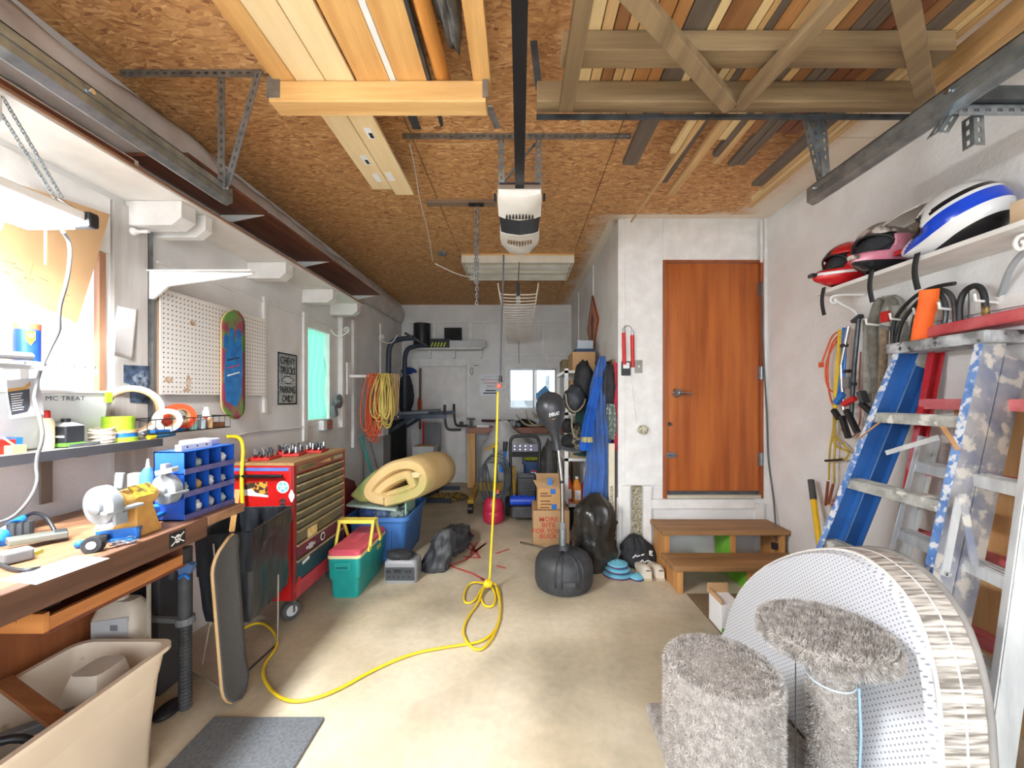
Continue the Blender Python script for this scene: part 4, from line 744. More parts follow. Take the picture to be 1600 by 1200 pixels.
q = [PX(10, 594, -1.78), PX(61, 590, -1.78), PX(69, 648, -1.78), PX(16, 655, -1.78)]
t = MB().prism(q, (-.003, 0, 0)).build('product_card', LGREY, label='grey product card hanging under the peg rack', cat='card')
def on(q, u, v, l=.0006): return q[0].lerp(q[1], u).lerp(q[3].lerp(q[2], u), v)+V((l, -.0002, 0))
MB().prism([on(q, *k) for k in ((.0, .30), (.65, .27), (.6, .70), (.5, .86), (.05, .9))], (.0005, 0, 0)).build('dark_panel', mat('slate_print', (72, 76, 86)), t)
MB().prism([on(q, *k) for k in ((0, .22), (.5, .2), (.7, .08), (.7, .18), (.55, .28), (0, .30))], (.0005, 0, 0)).build('tan_band', mat('tan_print', (196, 150, 84)), t)
for i in range(8): MB().prism([on(q, .07, .36+i*.06, .0014), on(q, .42-.03*(i % 3), .355+i*.06, .0014), on(q, .42-.03*(i % 3), .375+i*.06, .0014), on(q, .07, .38+i*.06, .0014)], (.0003, 0, 0)).build('print_line', PAPER, t)
# translucent tote on the shelf, against the window
q = thing('clear_tote', 'cloudy white tote with green clips and handwritten lettering on the dark shelf', 'tote', (-1.9, 1.5, 1.2125)); TM = mat('cloudy_tote', (232, 236, 236), (220, 226, 224), .35)
yA, yB = 1.36, 1.80; b = MB(); b.loft([[(-1.945, yA+.02, 1.2135), (-1.865, yA+.02, 1.2135), (-1.865, yB-.03, 1.2135), (-1.945, yB-.03, 1.2135)], [(-1.95, yA, 1.43), (-1.855, yA, 1.43), (-1.855, yB, 1.43), (-1.95, yB, 1.43)]]); b.build('body', TM, q, bevel=.006)
MB().box((-1.952, yA-.01, 1.43), (-1.845, yB+.01, 1.442)).build('lid', PWHITE, q, bevel=.003); MB().box((-1.853, yB-.03, 1.39), (-1.842, yB-.005, 1.436)).build('clip', mat('lime_clip', (190, 224, 60)), q)
text('MC TREAT', (-1.8555, 1.55, 1.40), (0, 1, 0), (0, 0, 1), .14, .018, BLACK, q, lift=.004)
# papers and photo on the stud
q = [PX(184, 478, XL+.024), PX(215, 484, XL+.024), PX(208, 562, XL+.03), PX(163, 555, XL+.05)]
def curl(u, v):
    p = q[0].lerp(q[1], u).lerp(q[3].lerp(q[2], u), v); return p+V((.04*(v*(1-u))**1.5, 0, 0))
MB().grid(curl, 10, 10).build('pinned_paper', PAPER, smooth=2, solid=.001, label='curled white papers pinned to the grey stud', cat='paper')
q2 = [PX(193, 570, XL+.022), PX(234, 572, XL+.022), PX(234, 631, XL+.022), PX(203, 629, XL+.022), PX(203, 600, XL+.022), PX(193, 598, XL+.022)]
t = MB().prism(q2, (.001, 0, 0)).build('car_photo', mat('photo_blues', (92, 112, 140), (42, 48, 60), .3, scale=26), label='torn magazine photo of a dark car pinned to the grey stud', cat='photo')
MB().prism([PX(x_, y_, XL+.0235) for x_, y_ in ((205, 590), (222, 578), (233, 592), (232, 606), (216, 604))], (.0004, 0, 0)).build('car_shape', mat('photo_car', (46, 52, 66), (150, 164, 184), .3, scale=40), t)
# bracket arm
ba = thing('bracket_arm', 'white triangular shelf bracket arm reaching out above the pegboard', 'bracket', (XL+.02, 2.1, 2.0)); MB().prism([(XL+.021, 2.075, 2.075), (-1.40, 2.075, 2.065), (-1.40, 2.075, 2.055), (-1.84, 2.075, 1.995), (XL+.045, 2.075, 1.93), (XL+.021, 2.075, 1.93)], (0, .012, 0)).build('web', WHITE2, ba); MB().box((XL+.021, 2.06, 2.072), (-1.40, 2.10, 2.078)).build('flange', WHITE2, ba)
b = MB(); b.cyl((XL+.02, 1.99, 2.245), (XL+.10, 1.99, 2.245), .008, 8); b.lathe([(.02, 0), (.014, .02)], (XL+.021, 1.99, 2.245), (1, 0, 0), 12); b.build('coat_peg', WHITE2, smooth=.6, label='white coat peg on the stud under the first shelf block', cat='peg')
# pegboard
pg = thing('pegboard', 'white perforated pegboard mounted on the wall', 'pegboard', (XL+.03, 2.5, 1.43)); pm = bpy.data.materials.new('pegboard_holes'); pm.use_nodes = True; nt = pm.node_tree; N = nt.nodes; L = nt.links; bs = N['Principled BSDF']; bs.inputs['Roughness'].default_value = .55; bs.inputs['Base Color'].default_value = rgb((232, 228, 222))
MB().box((XL+.021, 2.12, 1.432), (XL+.034, 3.0, 2.0)).build('frame', wood('peg_frame', (150, 120, 92), (128, 98, 72), 'Z'), pg); MB().box((XL+.034, 2.12, 1.43), (XL+.04, 3.0, 2.002)).build('panel', pm, pg)
hb = MB()
for i in range(33):
    for j in range(21):
        hb.add([(XL+.0404, 2.14+i*.0264+.0045*math.cos(a), 1.445+j*.0264+.0045*math.sin(a)) for a in [k*math.pi/3 for k in range(6)]], [(0, 1, 2, 3, 4, 5)])
hb.build('holes', mat('peg_hole', (58, 52, 46)), pg, kind='stuff')
sc = mat('peg_scuff', (168, 128, 92), (214, 196, 176), .8, scale=60)
for y, z, w_, h_ in ((2.17, 1.51, .05, .03), (2.30, 1.50, .03, .07), (2.29, 1.455, .05, .02), (2.33, 1.85, .035, .03)): MB().ell((XL+.0405, y, z), (.0008, w_/2, h_/2), 9, 6, lambda d: bag(d, y*9, .5, 3)).build('scuff_mark', sc, pg)
# decorated skateboard deck on the pegboard
ds = thing('skateboard_deck', 'skateboard deck with blue swirl print hung upright on the pegboard', 'skateboard', (XL+.06, 2.62, 1.27))
def deck(hw, L, n=14):
    pts = []
    for i in range(n+1): a = math.pi*i/n; pts.append((hw*math.cos(a), L/2-hw+hw*1.15*math.sin(a)))
    for i in range(n+1): a = math.pi+math.pi*i/n; pts.append((hw*math.cos(a), -L/2+hw+hw*1.15*math.sin(a)))
    return pts
dc = V((XL+.062, 2.625, 1.63))
def dpt(w_, l_, off=0): k = max(0, abs(l_)-.24); return dc+V((off+.9*k*k*1.6+.10*(w_*w_), w_, l_))
def dgrid(off, name, m, parent, region, th):
    L, hw = .72, .107; b = MB()
    def f(u, v):
        l_ = region[0]+(region[1]-region[0])*v; e = max(0, abs(l_)-(L/2-hw)); lim = math.sqrt(max(.0004, hw*hw-e*e)); w_ = (2*u-1)*lim; return dpt(w_, l_, off)
    b.grid(f, 8, 24); return b.build(name, m, parent, smooth=2, solid=th)
dgrid(0, 'deck', mat('maple_ply', (214, 178, 128), (196, 156, 106)), ds, (-.36, .36), .010)
dgrid(.006, 'print', mat('deck_print_red', (150, 62, 84), (96, 140, 62), .35, scale=7, mixlo=.45, mixhi=.55), ds, (-.358, .358), .0008)
BLK = mat('print_blue', (38, 128, 196), (24, 96, 168), .35, scale=20)
def pblob(pts, m, nm): MB().prism([dpt(a, c, .0072+.0) for a, c in pts], (.0012, 0, 0)).build(nm, m, ds)
pblob([(-.07, -.24), (.02, -.28), (.07, -.2), (.08, -.02), (.075, .14), (.03, .16), (-.03, .15), (-.075, .08), (-.085, -.1)], BLK, 'print_patch')
for x_, l0, l1 in ((-.07, .1, .2), (-.02, .12, .25), (.045, .12, .25)): pblob([(x_-.02, l0), (x_+.022, l0), (x_+.026, l1-.03), (x_+.002, l1), (x_-.022, l1-.03)], BLK, 'print_patch')
for i in range(3): MB().prism([dpt(a, c, .0088) for a, c in ((-.06, -.08+.05*i), (.05, -.05+.05*i), (.05, -.042+.05*i), (-.06, -.07+.05*i))], (.001, 0, 0)).build('print_line', [PAPER, mat('print_rose', (190, 70, 110)), BLACK][i], ds)
# bin with black liner on a wire stand
bs_ = thing('bag_stand', 'black plastic trash bin with liner on a bent wire stand', 'trash bin', (-1.5, 2.12, 0)); LINER = mat('black_bin_liner', (34, 36, 40), (52, 55, 60), .28, scale=9, stretch=(3, 3, .5), bump=.5, bscale=14)
top = [V((-1.58, 1.93, .735)), V((-1.33, 1.97, .745)), V((-1.36, 2.36, .76)), V((-1.66, 2.34, .76))]; bot = [V((-1.56, 1.97, .30)), V((-1.36, 2.0, .28)), V((-1.37, 2.34, .31)), V((-1.60, 2.32, .32))]
def sq(c4, n=10, amp=0, seed=0):
    r = []
    for k in range(4):
        for i in range(n):
            p = c4[k].lerp(c4[(k+1) % 4], i/n); ctr = sum(c4, V())/4; d = (p-ctr); d.z = 0; r.append(p+d.normalized()*amp*noise.noise(V((p.x*22, p.y*22, seed))))
    return r
b = MB(); rings = [sq([p+V((0, 0, 0)) for p in bot], amp=.02, seed=1)]
for k, (t_, am) in enumerate(((.15, .03), (.4, .02), (.65, .016), (.8, .012), (.82, .02), (1, .004))): rings.append(sq([bot[i].lerp(top[i], t_) for i in range(4)], amp=am, seed=k*.4))
ctr = sum(top, V())/4
b.loft(rings, False); b.loft([sq(top), sq([p.lerp(ctr, .03)-V((0, 0, .20)) for p in top])], False); b.add([p.lerp(ctr, .03)-V((0, 0, .2)) for p in top], [(0, 1, 2, 3)]); b.add(bot, [(0, 1, 2, 3)])
b.build('liner', LINER, bs_, smooth=1.2)
WR = mat('pale_wire', (206, 200, 186), (180, 174, 160), .4, .5)
for a, c in ((top[0]+V((.10, -.012, -.03)), V((-1.41, 1.90, 0))), (top[1]+V((.01, .2, -.3)), V((-1.385, 2.27, 0))), (top[3]+V((-.01, -.1, -.2)), V((-1.68, 2.1, 0))), (bot[0]+V((0, .2, 0)), V((-1.62, 2.3, 0)))): MB().tube([a, c], .004, 6).build('leg', WR, bs_)
MB().tube([V((-1.41, 1.90, .006)), V((-1.385, 2.27, .006))], .005, 6).build('foot_bar', STEELD, bs_); MB().tube([V((-1.41, 1.90, .006)), V((-1.70, 2.05, .006))], .004, 6).build('foot_bar', WR, bs_)
MB().tube([p+V((0, 0, .004)) for p in top], .006, 6, True).build('rim', LINER, bs_)
MB().bar(P(362, 830, 2.12), P(371, 765, 2.14), .022, .02).build('wood_stick', PINEZ, label='pale wooden stick poking out of the black trash bin', cat='stick')
# leaning skateboard deck (grip side out)
ld = thing('skateboard_deck', 'leaning skateboard deck with plain grey grip tape beside the bench', 'skateboard', (-1.37, 1.85, 0)); A = V((-1.345, 1.86, .008)); B = V((-1.325, 1.755, .80)); ld_l = (B-A).normalized(); wdir = V((-.16, .98, .0)); wdir = (wdir-ld_l*wdir.dot(ld_l)).normalized(); nd = wdir.cross(ld_l); nd = nd if nd.x > 0 else -nd
def d2(off, m, nm, th, sc=1):
    L, hw = (B-A).length, .098; b = MB(); mid_ = (A+B)/2
    def f(u, v):
        l_ = (v-.5)*L*sc; e = max(0, abs(l_)-(L/2*sc-hw)); lim = math.sqrt(max(.0004, hw*hw-e*e)); w_ = (2*u-1)*lim; k = max(0, abs(l_)-.26); return mid_+wdir*w_+ld_l*l_+nd*(off+k*k*2.2+1.2*w_*w_)
    b.grid(f, 8, 26); b.build(nm, m, ld, smooth=2, solid=th)
d2(0, MATS['maple_ply'], 'deck', .012); d2(.0075, mat('grip_tape', (96, 96, 97), (84, 84, 86), .9, scale=120, bump=.2), 'grip_tape', .0012, .99)
# black tube and pedal under the bench end
sv = thing('vacuum_hose', 'black ribbed vacuum wand standing under the bench end', 'hose', (-1.5, 1.75, 0)); q0 = V((-1.50, 1.78, 0))
MB().cyl(q0+V((0, 0, .42)), q0+V((0, 0, .74)), .026, 14).build('tube', RUBBER, sv, smooth=SM); MB().cyl(q0+V((0, 0, .40)), q0+V((0, 0, .43)), .036, 14).build('collar', GREY, sv)
MB().lathe([(.022+.004*(i % 2), .02+i*.008) for i in range(48)], q0, n=12).build('ribbed_hose', RUBBER, sv); MB().bar(q0+V((-.2, .02, .41)), q0+V((.0, 0, .41)), .02, .02).build('side_pipe', GREY, sv)
MB().ell(PZ(264, 1108, .012), (.045, .07, .022), 14, 8, lambda d: .35 if d.z < -.5 else 1).build('foot_pedal', BLACK, smooth=2, label='small black oval foot pedal on the floor under the bench', cat='pedal')
MB().box((-1.505, 1.60, .001), (-1.495, 1.61, .73)).build('steel_rod', WR, label='thin pale rod standing under the bench end', cat='rod')
# cream tote in the foreground and what is in it
TC = mat('cream_tote', (236, 218, 196), (224, 204, 180), .45, scale=3, c3=(190, 166, 138), s3=14, lo3=.68, hi3=.74); tt = thing('storage_tote', 'open cream plastic storage tote under the workbench', 'tote', (-1.55, 1.2, 0))
def rr(x0, x1, y0, y1, z, r, n=5):
    o = []
    for cx, cy, a0 in ((x1-r, y1-r, 0), (x0+r, y1-r, 90), (x0+r, y0+r, 180), (x1-r, y0+r, 270)):
        for i in range(n+1): a = math.radians(a0+90*i/n); o.append(V((cx+r*math.cos(a), cy+r*math.sin(a), z)))
    return o
b = MB(); b.loft([rr(-1.69, -1.40, .70, 1.52, .002, .04), rr(-1.70, -1.39, .69, 1.53, .30, .05), rr(-1.71, -1.375, .68, 1.545, .36, .05), rr(-1.72, -1.365, .66, 1.56, .44, .055), rr(-1.735, -1.35, .65, 1.575, .44, .06), rr(-1.735, -1.35, .65, 1.575, .455, .06), rr(-1.715, -1.37, .67, 1.555, .455, .055), rr(-1.685, -1.405, .71, 1.515, .02, .04)], True); b.build('body', TC, tt, smooth=.6)
CH = mat('beige_housing', (206, 194, 178), (190, 176, 158), .5, c3=(150, 132, 110), s3=10, lo3=.62, hi3=.7)
t = thing('plastic_housing', 'beige plastic housing standing inside the cream tote', 'housing', (-1.5, 1.4, .02)); b = MB(); b.loft([rr(-1.57, -1.43, 1.34, 1.48, .022, .02, 2), rr(-1.57, -1.43, 1.34, 1.48, .38, .02, 2), rr(-1.55, -1.45, 1.36, 1.47, .455, .02, 2)]); b.build('shell', CH, t, smooth=.6)
MB().bar((-1.72, 1.32, .47), (-1.40, 1.22, .40), .045, .014).build('cedar_lath', wood('cedar_slat', (150, 94, 54), (120, 70, 38), 'X'), bevel=.002, label='brown wooden slat with a nail hole across the cream tote', cat='slat')
t = thing('black_adapter', 'black adapter box with thick cable inside the cream tote', 'adapter', (-1.5, 1.02, .1)); MB().box((-1.58, 1.02, .022), (-1.44, 1.14, .33)).build('body', BLACK, t, bevel=.01); MB().tube(chaikin([(-1.60, 1.06, .2), (-1.60, 1.05, .34), (-1.56, 1.1, .42), (-1.47, 1.17, .42), (-1.43, 1.2, .34)], 2), .012, 8).build('cable', BLACK, t, smooth=2)
t = thing('grey_caulk_gun', 'grey metal caulking gun lying in the cream tote', 'caulking gun', (-1.5, 1.28, .2)); MB().bar((-1.62, 1.2, .36), (-1.47, 1.31, .37), .04, .03).build('barrel', GREY, t, bevel=.006); MB().bar((-1.47, 1.31, .37), (-1.45, 1.29, .25), .025, .03).build('grip', STEELD, t, bevel=.006); MB().bar((-1.49, 1.29, .36), (-1.485, 1.25, .24), .016, .02).build('trigger', STEELD, t)
MB().box((-1.66, .8, .022), (-1.45, 1.0, .24)).build('tote_carton', CARD, label='brown carton at the bottom of the cream tote', cat='carton')
# beige machine under the bench
t = thing('dehumidifier', 'dusty beige appliance with display under the workbench', 'appliance', (-1.62, 1.66, 0)); b = MB(); b.loft([rr(-1.78, -1.59, 1.63, 1.73, .001, .03, 3), rr(-1.78, -1.59, 1.63, 1.73, .49, .03, 3), rr(-1.765, -1.605, 1.645, 1.725, .54, .03, 3), rr(-1.745, -1.625, 1.655, 1.715, .56, .02, 3)]); b.build('body', CH, t, smooth=.6)
MB().prism([(-1.76, 1.628, .40), (-1.61, 1.628, .43), (-1.61, 1.628, .51), (-1.76, 1.628, .49)], (0, .004, 0)).build('panel', LGREY, t); MB().box((-1.68, 1.6265, .455), (-1.65, 1.628, .478)).build('display', GREY, t); MB().bar((-1.77, 1.627, .38), (-1.60, 1.627, .415), .004, .008).build('trim_line', wood('amber_trim', (196, 150, 84), (180, 130, 66)), t); MB().box((-1.76, 1.626, .2), (-1.61, 1.63, .36)).build('grille', mat('blue_grey_grille', (128, 140, 146)), t)
MB().lathe([(.025, .56), (.025, .585), (.018, .59)], (-1.69, 1.685, 0), n=14).build('cap', CH, t)
t = thing('speaker_box', 'dark grey box standing behind the beige appliance', 'box', (-1.72, 1.95, 0)); MB().box((-1.88, 1.87, 0), (-1.70, 2.02, .68)).build('body', mat('slate_box', (84, 84, 88), (70, 70, 74), .7), t, bevel=.008); MB().box((-1.84, 1.866, .4), (-1.73, 1.87, .6)).build('front_grille', BLACKM, t)
# ---------------------------------------------------------------- red tool chest and neighbours
TX0, TX1, TY0, TY1 = -1.79, -1.40, 2.46, 3.18
tc_ = thing('tool_chest', 'red rolling tool chest with grimy drawers and stickers', 'tool chest', (-1.6, 2.8, 0))
MB().box((TX0, TY0, .15), (TX1-.02, TY1, .99)).build('cabinet', RED, tc_, bevel=.004)
DKR = mat('dark_red_paint', (150, 36, 36), (124, 30, 32), .45); GRM = mat('grimy_red', (150, 84, 70), (126, 66, 54), .5, scale=9)
for y in (TY0, TY1-.03): MB().box((TX1-.02, y, .15), (TX1, y+.03, .99)).build('corner_post', DKR, tc_, bevel=.003)
hd = MB().box((TX1-.019, TY0+.03, .93), (TX1-.002, TY1-.03, .99)).build('header', GRM, tc_); MB().box((TX1-.02, TY0+.03, .15), (TX1-.001, TY1-.03, .245)).build('base_skirt', mat('rosy_red_paint', (196, 70, 80), (180, 56, 66), .4), tc_, bevel=.003)
PL = mat('badge_olive', (152, 140, 96), (126, 116, 78), .5)
for y0, y1 in ((TY0+.06, TY0+.25), (TY1-.20, TY1-.04)): MB().box((TX1-.003, y0, .945), (TX1+.001, y1, .978)).build('badge', PL, tc_)
text('CRAFTSMAN', (TX1+.001, TY0+.07, .952), (0, 1, 0), (0, 0, 1), .17, .018, BLACKM, tc_); text('CRAFTSMAN', (TX1+.001, TY1-.19, .952), (0, 1, 0), (0, 0, 1), .14, .018, PAPER, tc_)
MB().prism([(TX1-.001, 2.76, .958), (TX1-.001, 2.94, .972), (TX1-.001, 2.94, .946)], (.001, 0, 0)).build('arrow_decal', PINE, tc_)
DR = [mat('grimy_olive_drawer', (112, 106, 84), (88, 84, 66), .55, scale=7), mat('dark_teal_drawer', (44, 84, 92), (36, 56, 70), .5, scale=3), mat('drawer_maroon', (112, 44, 62), (70, 44, 60), .5, scale=3)]; LIP = mat('drawer_lip', (206, 194, 158), (176, 162, 126), .4, .3, scale=12)
zs = [.925, .867, .81, .752, .694, .636, .578, .49, .39, .25]
for i in range(len(zs)-1):
    z1, z0 = zs[i]-.004, zs[i+1]+.004; m = DR[0] if i < 7 else DR[2 if i == 7 else 1]
    for a, c in (((TY0+.035, 2.80), (2.81, TY1-.035)) if i < 2 else ((TY0+.035, TY1-.035),)):
        d_ = MB().box((TX1-.018, a, z0), (TX1-.002, c, z1)).build('drawer', m, tc_); MB().prism([(TX1-.002, a, z1), (TX1+.010, a, z1-.002), (TX1+.010, a, z1-.010), (TX1-.002, a, z1-.016)], (0, c-a, 0)).build('drawer_pull', LIP, d_)
MB().box((TX1-.001, 2.62, .47), (TX1+.0005, 2.74, .545)).build('sticker', mat('yellow_white_sticker', (238, 226, 180), (226, 190, 90), .5, scale=30), tc_)
b = MB(); y0, z0 = 2.66, .425
b.prism([(TX1, y0-.055, z0-.009), (TX1, y0-.02, z0-.009), (TX1, y0-.022, z0-.02), (TX1, y0+.028, z0-.02), (TX1, y0+.026, z0-.009), (TX1, y0+.055, z0-.009), (TX1, y0+.06, z0+.009), (TX1, y0+.025, z0+.009), (TX1, y0+.022, z0+.02), (TX1, y0-.028, z0+.02), (TX1, y0-.026, z0+.009), (TX1, y0-.06, z0+.009)], (.001, 0, 0)); b.build('bowtie_emblem', LGREY, tc_)
MB().lathe([(.03, 0), (.03, .001)], (TX1, 2.82, .43), (1, 0, 0), 16).build('round_sticker', PAPER, tc_); MB().lathe([(.02, .001), (.02, .0016)], (TX1, 2.82, .43), (1, 0, 0), 16).build('round_sticker_centre', BLACKM, tc_)
MB().bar((TX1+.0, 2.56, .345), (TX1+.0, 2.64, .355), .002, .02).build('sticker', PAPER, tc_); MB().bar((TX1, 2.47, .20), (TX1, 2.53, .27), .002, .03).build('sticker', REDP, tc_)
tp = MB().box((TX0-.005, TY0-.005, .99), (TX1+.003, TY1+.005, 1.008)).build('worktop', wood('chest_top', (178, 140, 92), (150, 112, 70), 'Y'), tc_, bevel=.003)
# side (facing the camera) with handle and stickers
MB().box((TX0+.0, TY0-.003, .958), (TX1-.03, TY0, .978)).build('blue_stripe', mat('stripe_blue', (92, 122, 196), (80, 104, 180)), tc_); MB().cyl((TX0+.02, TY0-.035, .932), (TX1-.05, TY0-.035, .932), .011, 10).build('push_handle', mat('dark_chrome', (90, 92, 96), (60, 62, 66), .25, .9), tc_, smooth=SM)
for x in (TX0+.05, TX1-.08): MB().bar((x, TY0-.035, .932), (x, TY0, .924), .012, .02).build('handle_post', STEELD, tc_)
def side(x, y): return P(x, y, TY0-.0012)
s0 = MB().prism([side(382, 755), side(417, 753), side(419, 776), side(381, 774)], (0, .001, 0)).build('sticker', mat('orange_photo_sticker', (240, 160, 60), (60, 50, 44), .4, scale=34, mixlo=.45, mixhi=.52), tc_); MB().prism([side(381, 765), side(393, 764), side(400, 770), (side(419, 774)), side(419, 777), side(381, 774)], (0, -.0006, 0)).build('sticker_white', PAPER, s0)
c = side(442, 761); MB().lathe([(.038, 0), (.038, .001)], c, (0, -1, 0), 22).build('round_sticker', PAPER, tc_); MB().lathe([(.032, .001), (.032, .0015)], c, (0, -1, 0), 22).build('round_sticker_centre', mat('aqua_print', (110, 190, 226)), tc_)
for a in range(5): d_ = V((math.cos(a*1.256+.3), 0, math.sin(a*1.256+.3))); MB().bar(c+V((0, -.0018, 0)), c+V((0, -.0018, 0))+d_*.028, .008, .0005, (0, 1, 0)).build('star_point', PAPER, tc_)
c = side(455.5, 775); MB().ell(c, (.017, .0012, .035), 12, 8, lambda d: 1+.12*math.cos(4*math.atan2(d.z, d.x))).build('white_sticker', PAPER, tc_)
c = side(441.5, 786); b = MB(); b.ell(c+V((0, 0, .006)), (.021, .0012, .022), 14, 8); b.box(c+V((-.013, -.001, -.028)), c+V((.013, .001, -.008))); sk = b.build('skull_sticker', BLACKM, tc_); b = MB(); [b.ell(c+V((s_*.009, -.001, .002)), (.006, .0012, .005), 8, 6) for s_ in (-1, 1)]; b.build('skull_eye', RED, sk)
q = side(424, 817); text('CHEVROLET', q, (1, 0, 0), (0, 0, 1), .135, .016, BLACK, tc_, lift=.001)
MB().box((TX1-.09, TY0-.006, .45), (TX1-.05, TY0-.001, .52)).build('black_magnet', BLACK, tc_)
for x in (TX0+.06, TX1-.06):
    for y in (TY0+.07, TY1-.07):
        cs = MB().box((x-.03, y-.03, .125), (x+.03, y+.03, .15)).bar((x-.026, y, .05), (x-.026, y, .13), .03, .004, (1, 0, 0)).bar((x+.026, y, .05), (x+.026, y, .13), .03, .004, (1, 0, 0)).build('caster', CHROME, tc_); MB().lathe([(.02, -.018), (.055, -.018), (.06, -.010), (.06, .010), (.055, .018), (.02, .018)], (x, y, .0605), (.8, -.6, 0), 20).build('wheel', RUBBER, cs, smooth=.6); MB().lathe([(.001, -.019), (.034, -.019), (.034, .019)], (x, y, .0605), (.8, -.6, 0), 14).build('hub', LGREY, cs)
# socket trays on the chest
zt_ = 1.0085
for k, (x, y, ry, lab) in enumerate(((-1.68, 2.62, .06, 'red socket tray nearest the yellow hose on the tool chest top'), (-1.60, 2.80, .1, 'red socket tray in the middle of the tool chest top'), (-1.53, 2.98, .08, 'red socket tray by the far edge of the tool chest top'), (-1.70, 2.92, .05, 'red bit tray against the wall on the tool chest top'))):
    t = thing('socket_tray', lab, 'socket tray', (x, y, zt_)); R = Matrix.Rotation(ry*2, 3, 'Z'); MB().cbox((x, y, zt_+.008), (.13, .17, .015), R).build('tray', REDP, t, bevel=.003)
    for r_ in range(3):
        MB().cbox(V((x, y, zt_+.02))+R@V((-.04+.04*r_, 0, 0)), (.012, .16, .012), R).build('rail', REDP, t)
        for i in range(7):
            c = V((x, y, zt_+.015))+R@V((-.04+.04*r_, -.066+.022*i, 0)); rr_ = .0065+.0012*((i+r_) % 4); MB().cyl(c, c+V((0, 0, .022+.010*((i*3+r_+k) % 4))), rr_, 8).build('socket', CHROME if (i+k) % 3 else STEELD, t, smooth=SM)
# teal cooler
ck = thing('cooler', 'teal picnic cooler with pink lid and yellow handle', 'cooler', (-1.24, 3.06, 0)); TL = mat('teal_plastic', (34, 160, 152), (26, 144, 138), .4); PK = mat('pink_lid', (216, 92, 108), (204, 78, 96), .5, scale=5); YP = mat('pale_yellow_plastic', (232, 214, 90), (220, 196, 70), .45)
b = MB(); b.loft([rr(-1.325, -1.145, 2.80, 3.30, .001, .03), rr(-1.33, -1.14, 2.795, 3.305, .02, .03), rr(-1.335, -1.135, 2.79, 3.31, .13, .03), rr(-1.345, -1.125, 2.78, 3.32, .145, .03), rr(-1.35, -1.12, 2.775, 3.325, .285, .03)]); b.build('body', TL, ck, smooth=.6)
b = MB(); b.loft([rr(-1.353, -1.117, 2.772, 3.328, .285, .03), rr(-1.353, -1.117, 2.772, 3.328, .305, .03)]); b.build('rim_band', mat('cream_band', (240, 226, 170)), ck, smooth=.6)
b = MB(); b.loft([rr(-1.35, -1.12, 2.775, 3.325, .305, .03), rr(-1.35, -1.12, 2.775, 3.325, .33, .03), rr(-1.335, -1.135, 2.79, 3.31, .342, .025)]); b.build('lid', PK, ck, smooth=.6); MB().box((-1.27, 2.95, .342), (-1.20, 3.12, .346)).build('lid_emboss', PK, ck, bevel=.003)
yh = (2.92, 3.18); b = MB()
for x in (-1.362, -1.108):
    b.tube([(x, 2.93, .30), (x, 3.0, .47)], .012, 8); b.tube([(x, 3.16, .30), (x, 3.06, .47)], .012, 8); b.cbox((x, 2.93, .30), (.014, .045, .035)); b.cbox((x, 3.16, .30), (.014, .045, .035))
b.box((-1.375, 2.99, .462), (-1.095, 3.07, .49)); b.build('handle', YP, ck, bevel=.003)
MB().box((-1.30, 2.762, .20), (-1.18, 2.778, .262)).build('grip', TL, ck, bevel=.008); MB().box((-1.28, 2.760, .222), (-1.20, 2.763, .232)).build('grip_slot', mat('deep_teal', (10, 96, 96)), ck); MB().box((-1.121, 3.12, .22), (-1.118, 3.2, .25)).build('yellow_badge', YP, ck)
# power station
ps = thing('power_station', 'small grey portable power station with socket panel on the floor', 'power station', (-.93, 3.0, 0)); y0 = 3.02
b = MB(); b.loft([rr(-1.03, -.79, y0+.0, y0+.17, .001, .03), rr(-1.035, -.785, y0-.004, y0+.174, .02, .03), rr(-1.035, -.785, y0-.004, y0+.174, .15, .03), rr(-1.02, -.80, y0+.01, y0+.16, .17, .03)]); b.build('body', mat('station_grey', (150, 150, 152), (136, 136, 140), .45), ps, smooth=.6)
MB().box((-1.02, y0-.012, .025), (-.80, y0-.004, .125)).build('panel', mat('panel_charcoal', (66, 68, 72), (56, 58, 62), .5), ps, bevel=.004); MB().box((-.955, y0-.014, .085), (-.90, y0-.012, .112)).build('display', BLACK, ps)
for x in (-1.0, -.985, -.855, -.83): MB().box((x-.009, y0-.014, .085), (x+.007, y0-.012, .105)).build('socket', BLACK, ps)
for x in (-.99, -.955, -.92, -.88, -.84): MB().lathe([(.007, 0), (.007, .002)], (x, y0-.012, .055), (0, -1, 0), 10).build('port', BLACK, ps)
BLF = mat('black_nylon', (40, 41, 44), (28, 29, 32), .7, scale=12, bump=.3)
MB().ell((-.93, 3.08, .20), (.11, .075, .03), 18, 10, lambda d: bag(d, 4, .3, 2.4)).build('cloth_pouch', BLF, smooth=2, label='black cloth pouch slumped on the power station', cat='pouch')
# black sack standing by the blue tote
SACK = mat('black_sack', (44, 45, 48), (70, 71, 74), .5, scale=7, bump=.5, bscale=12)
c = V((-.69, 3.27, 0)); b = MB(); rings = []
for k in range(25):
    v = k/24; hw = .125*(1-.5*v**2)*(1 if v < .92 else .75); rings.append([c+V((hw*math.cos(a)*(1+.3*noise.noise(V((math.cos(a)*1.6, math.sin(a)*1.6, v*3)))-.22*abs(noise.noise(V((math.cos(a)*4, math.sin(a)*4, v*5)))))+.09*v, hw*.7*math.sin(a)*(1+.35*noise.noise(V((math.cos(a)*2+4, math.sin(a)*2, v*4+3)))-.2*abs(noise.noise(V((math.cos(a)*5, math.sin(a)*5, v*6))))), .001+.33*v)) for a in [2*math.pi*i/56 for i in range(56)]])
b.loft(rings); b.build('black_sack', SACK, smooth=1.5, label='black nylon sack standing beside the blue tote', cat='sack')
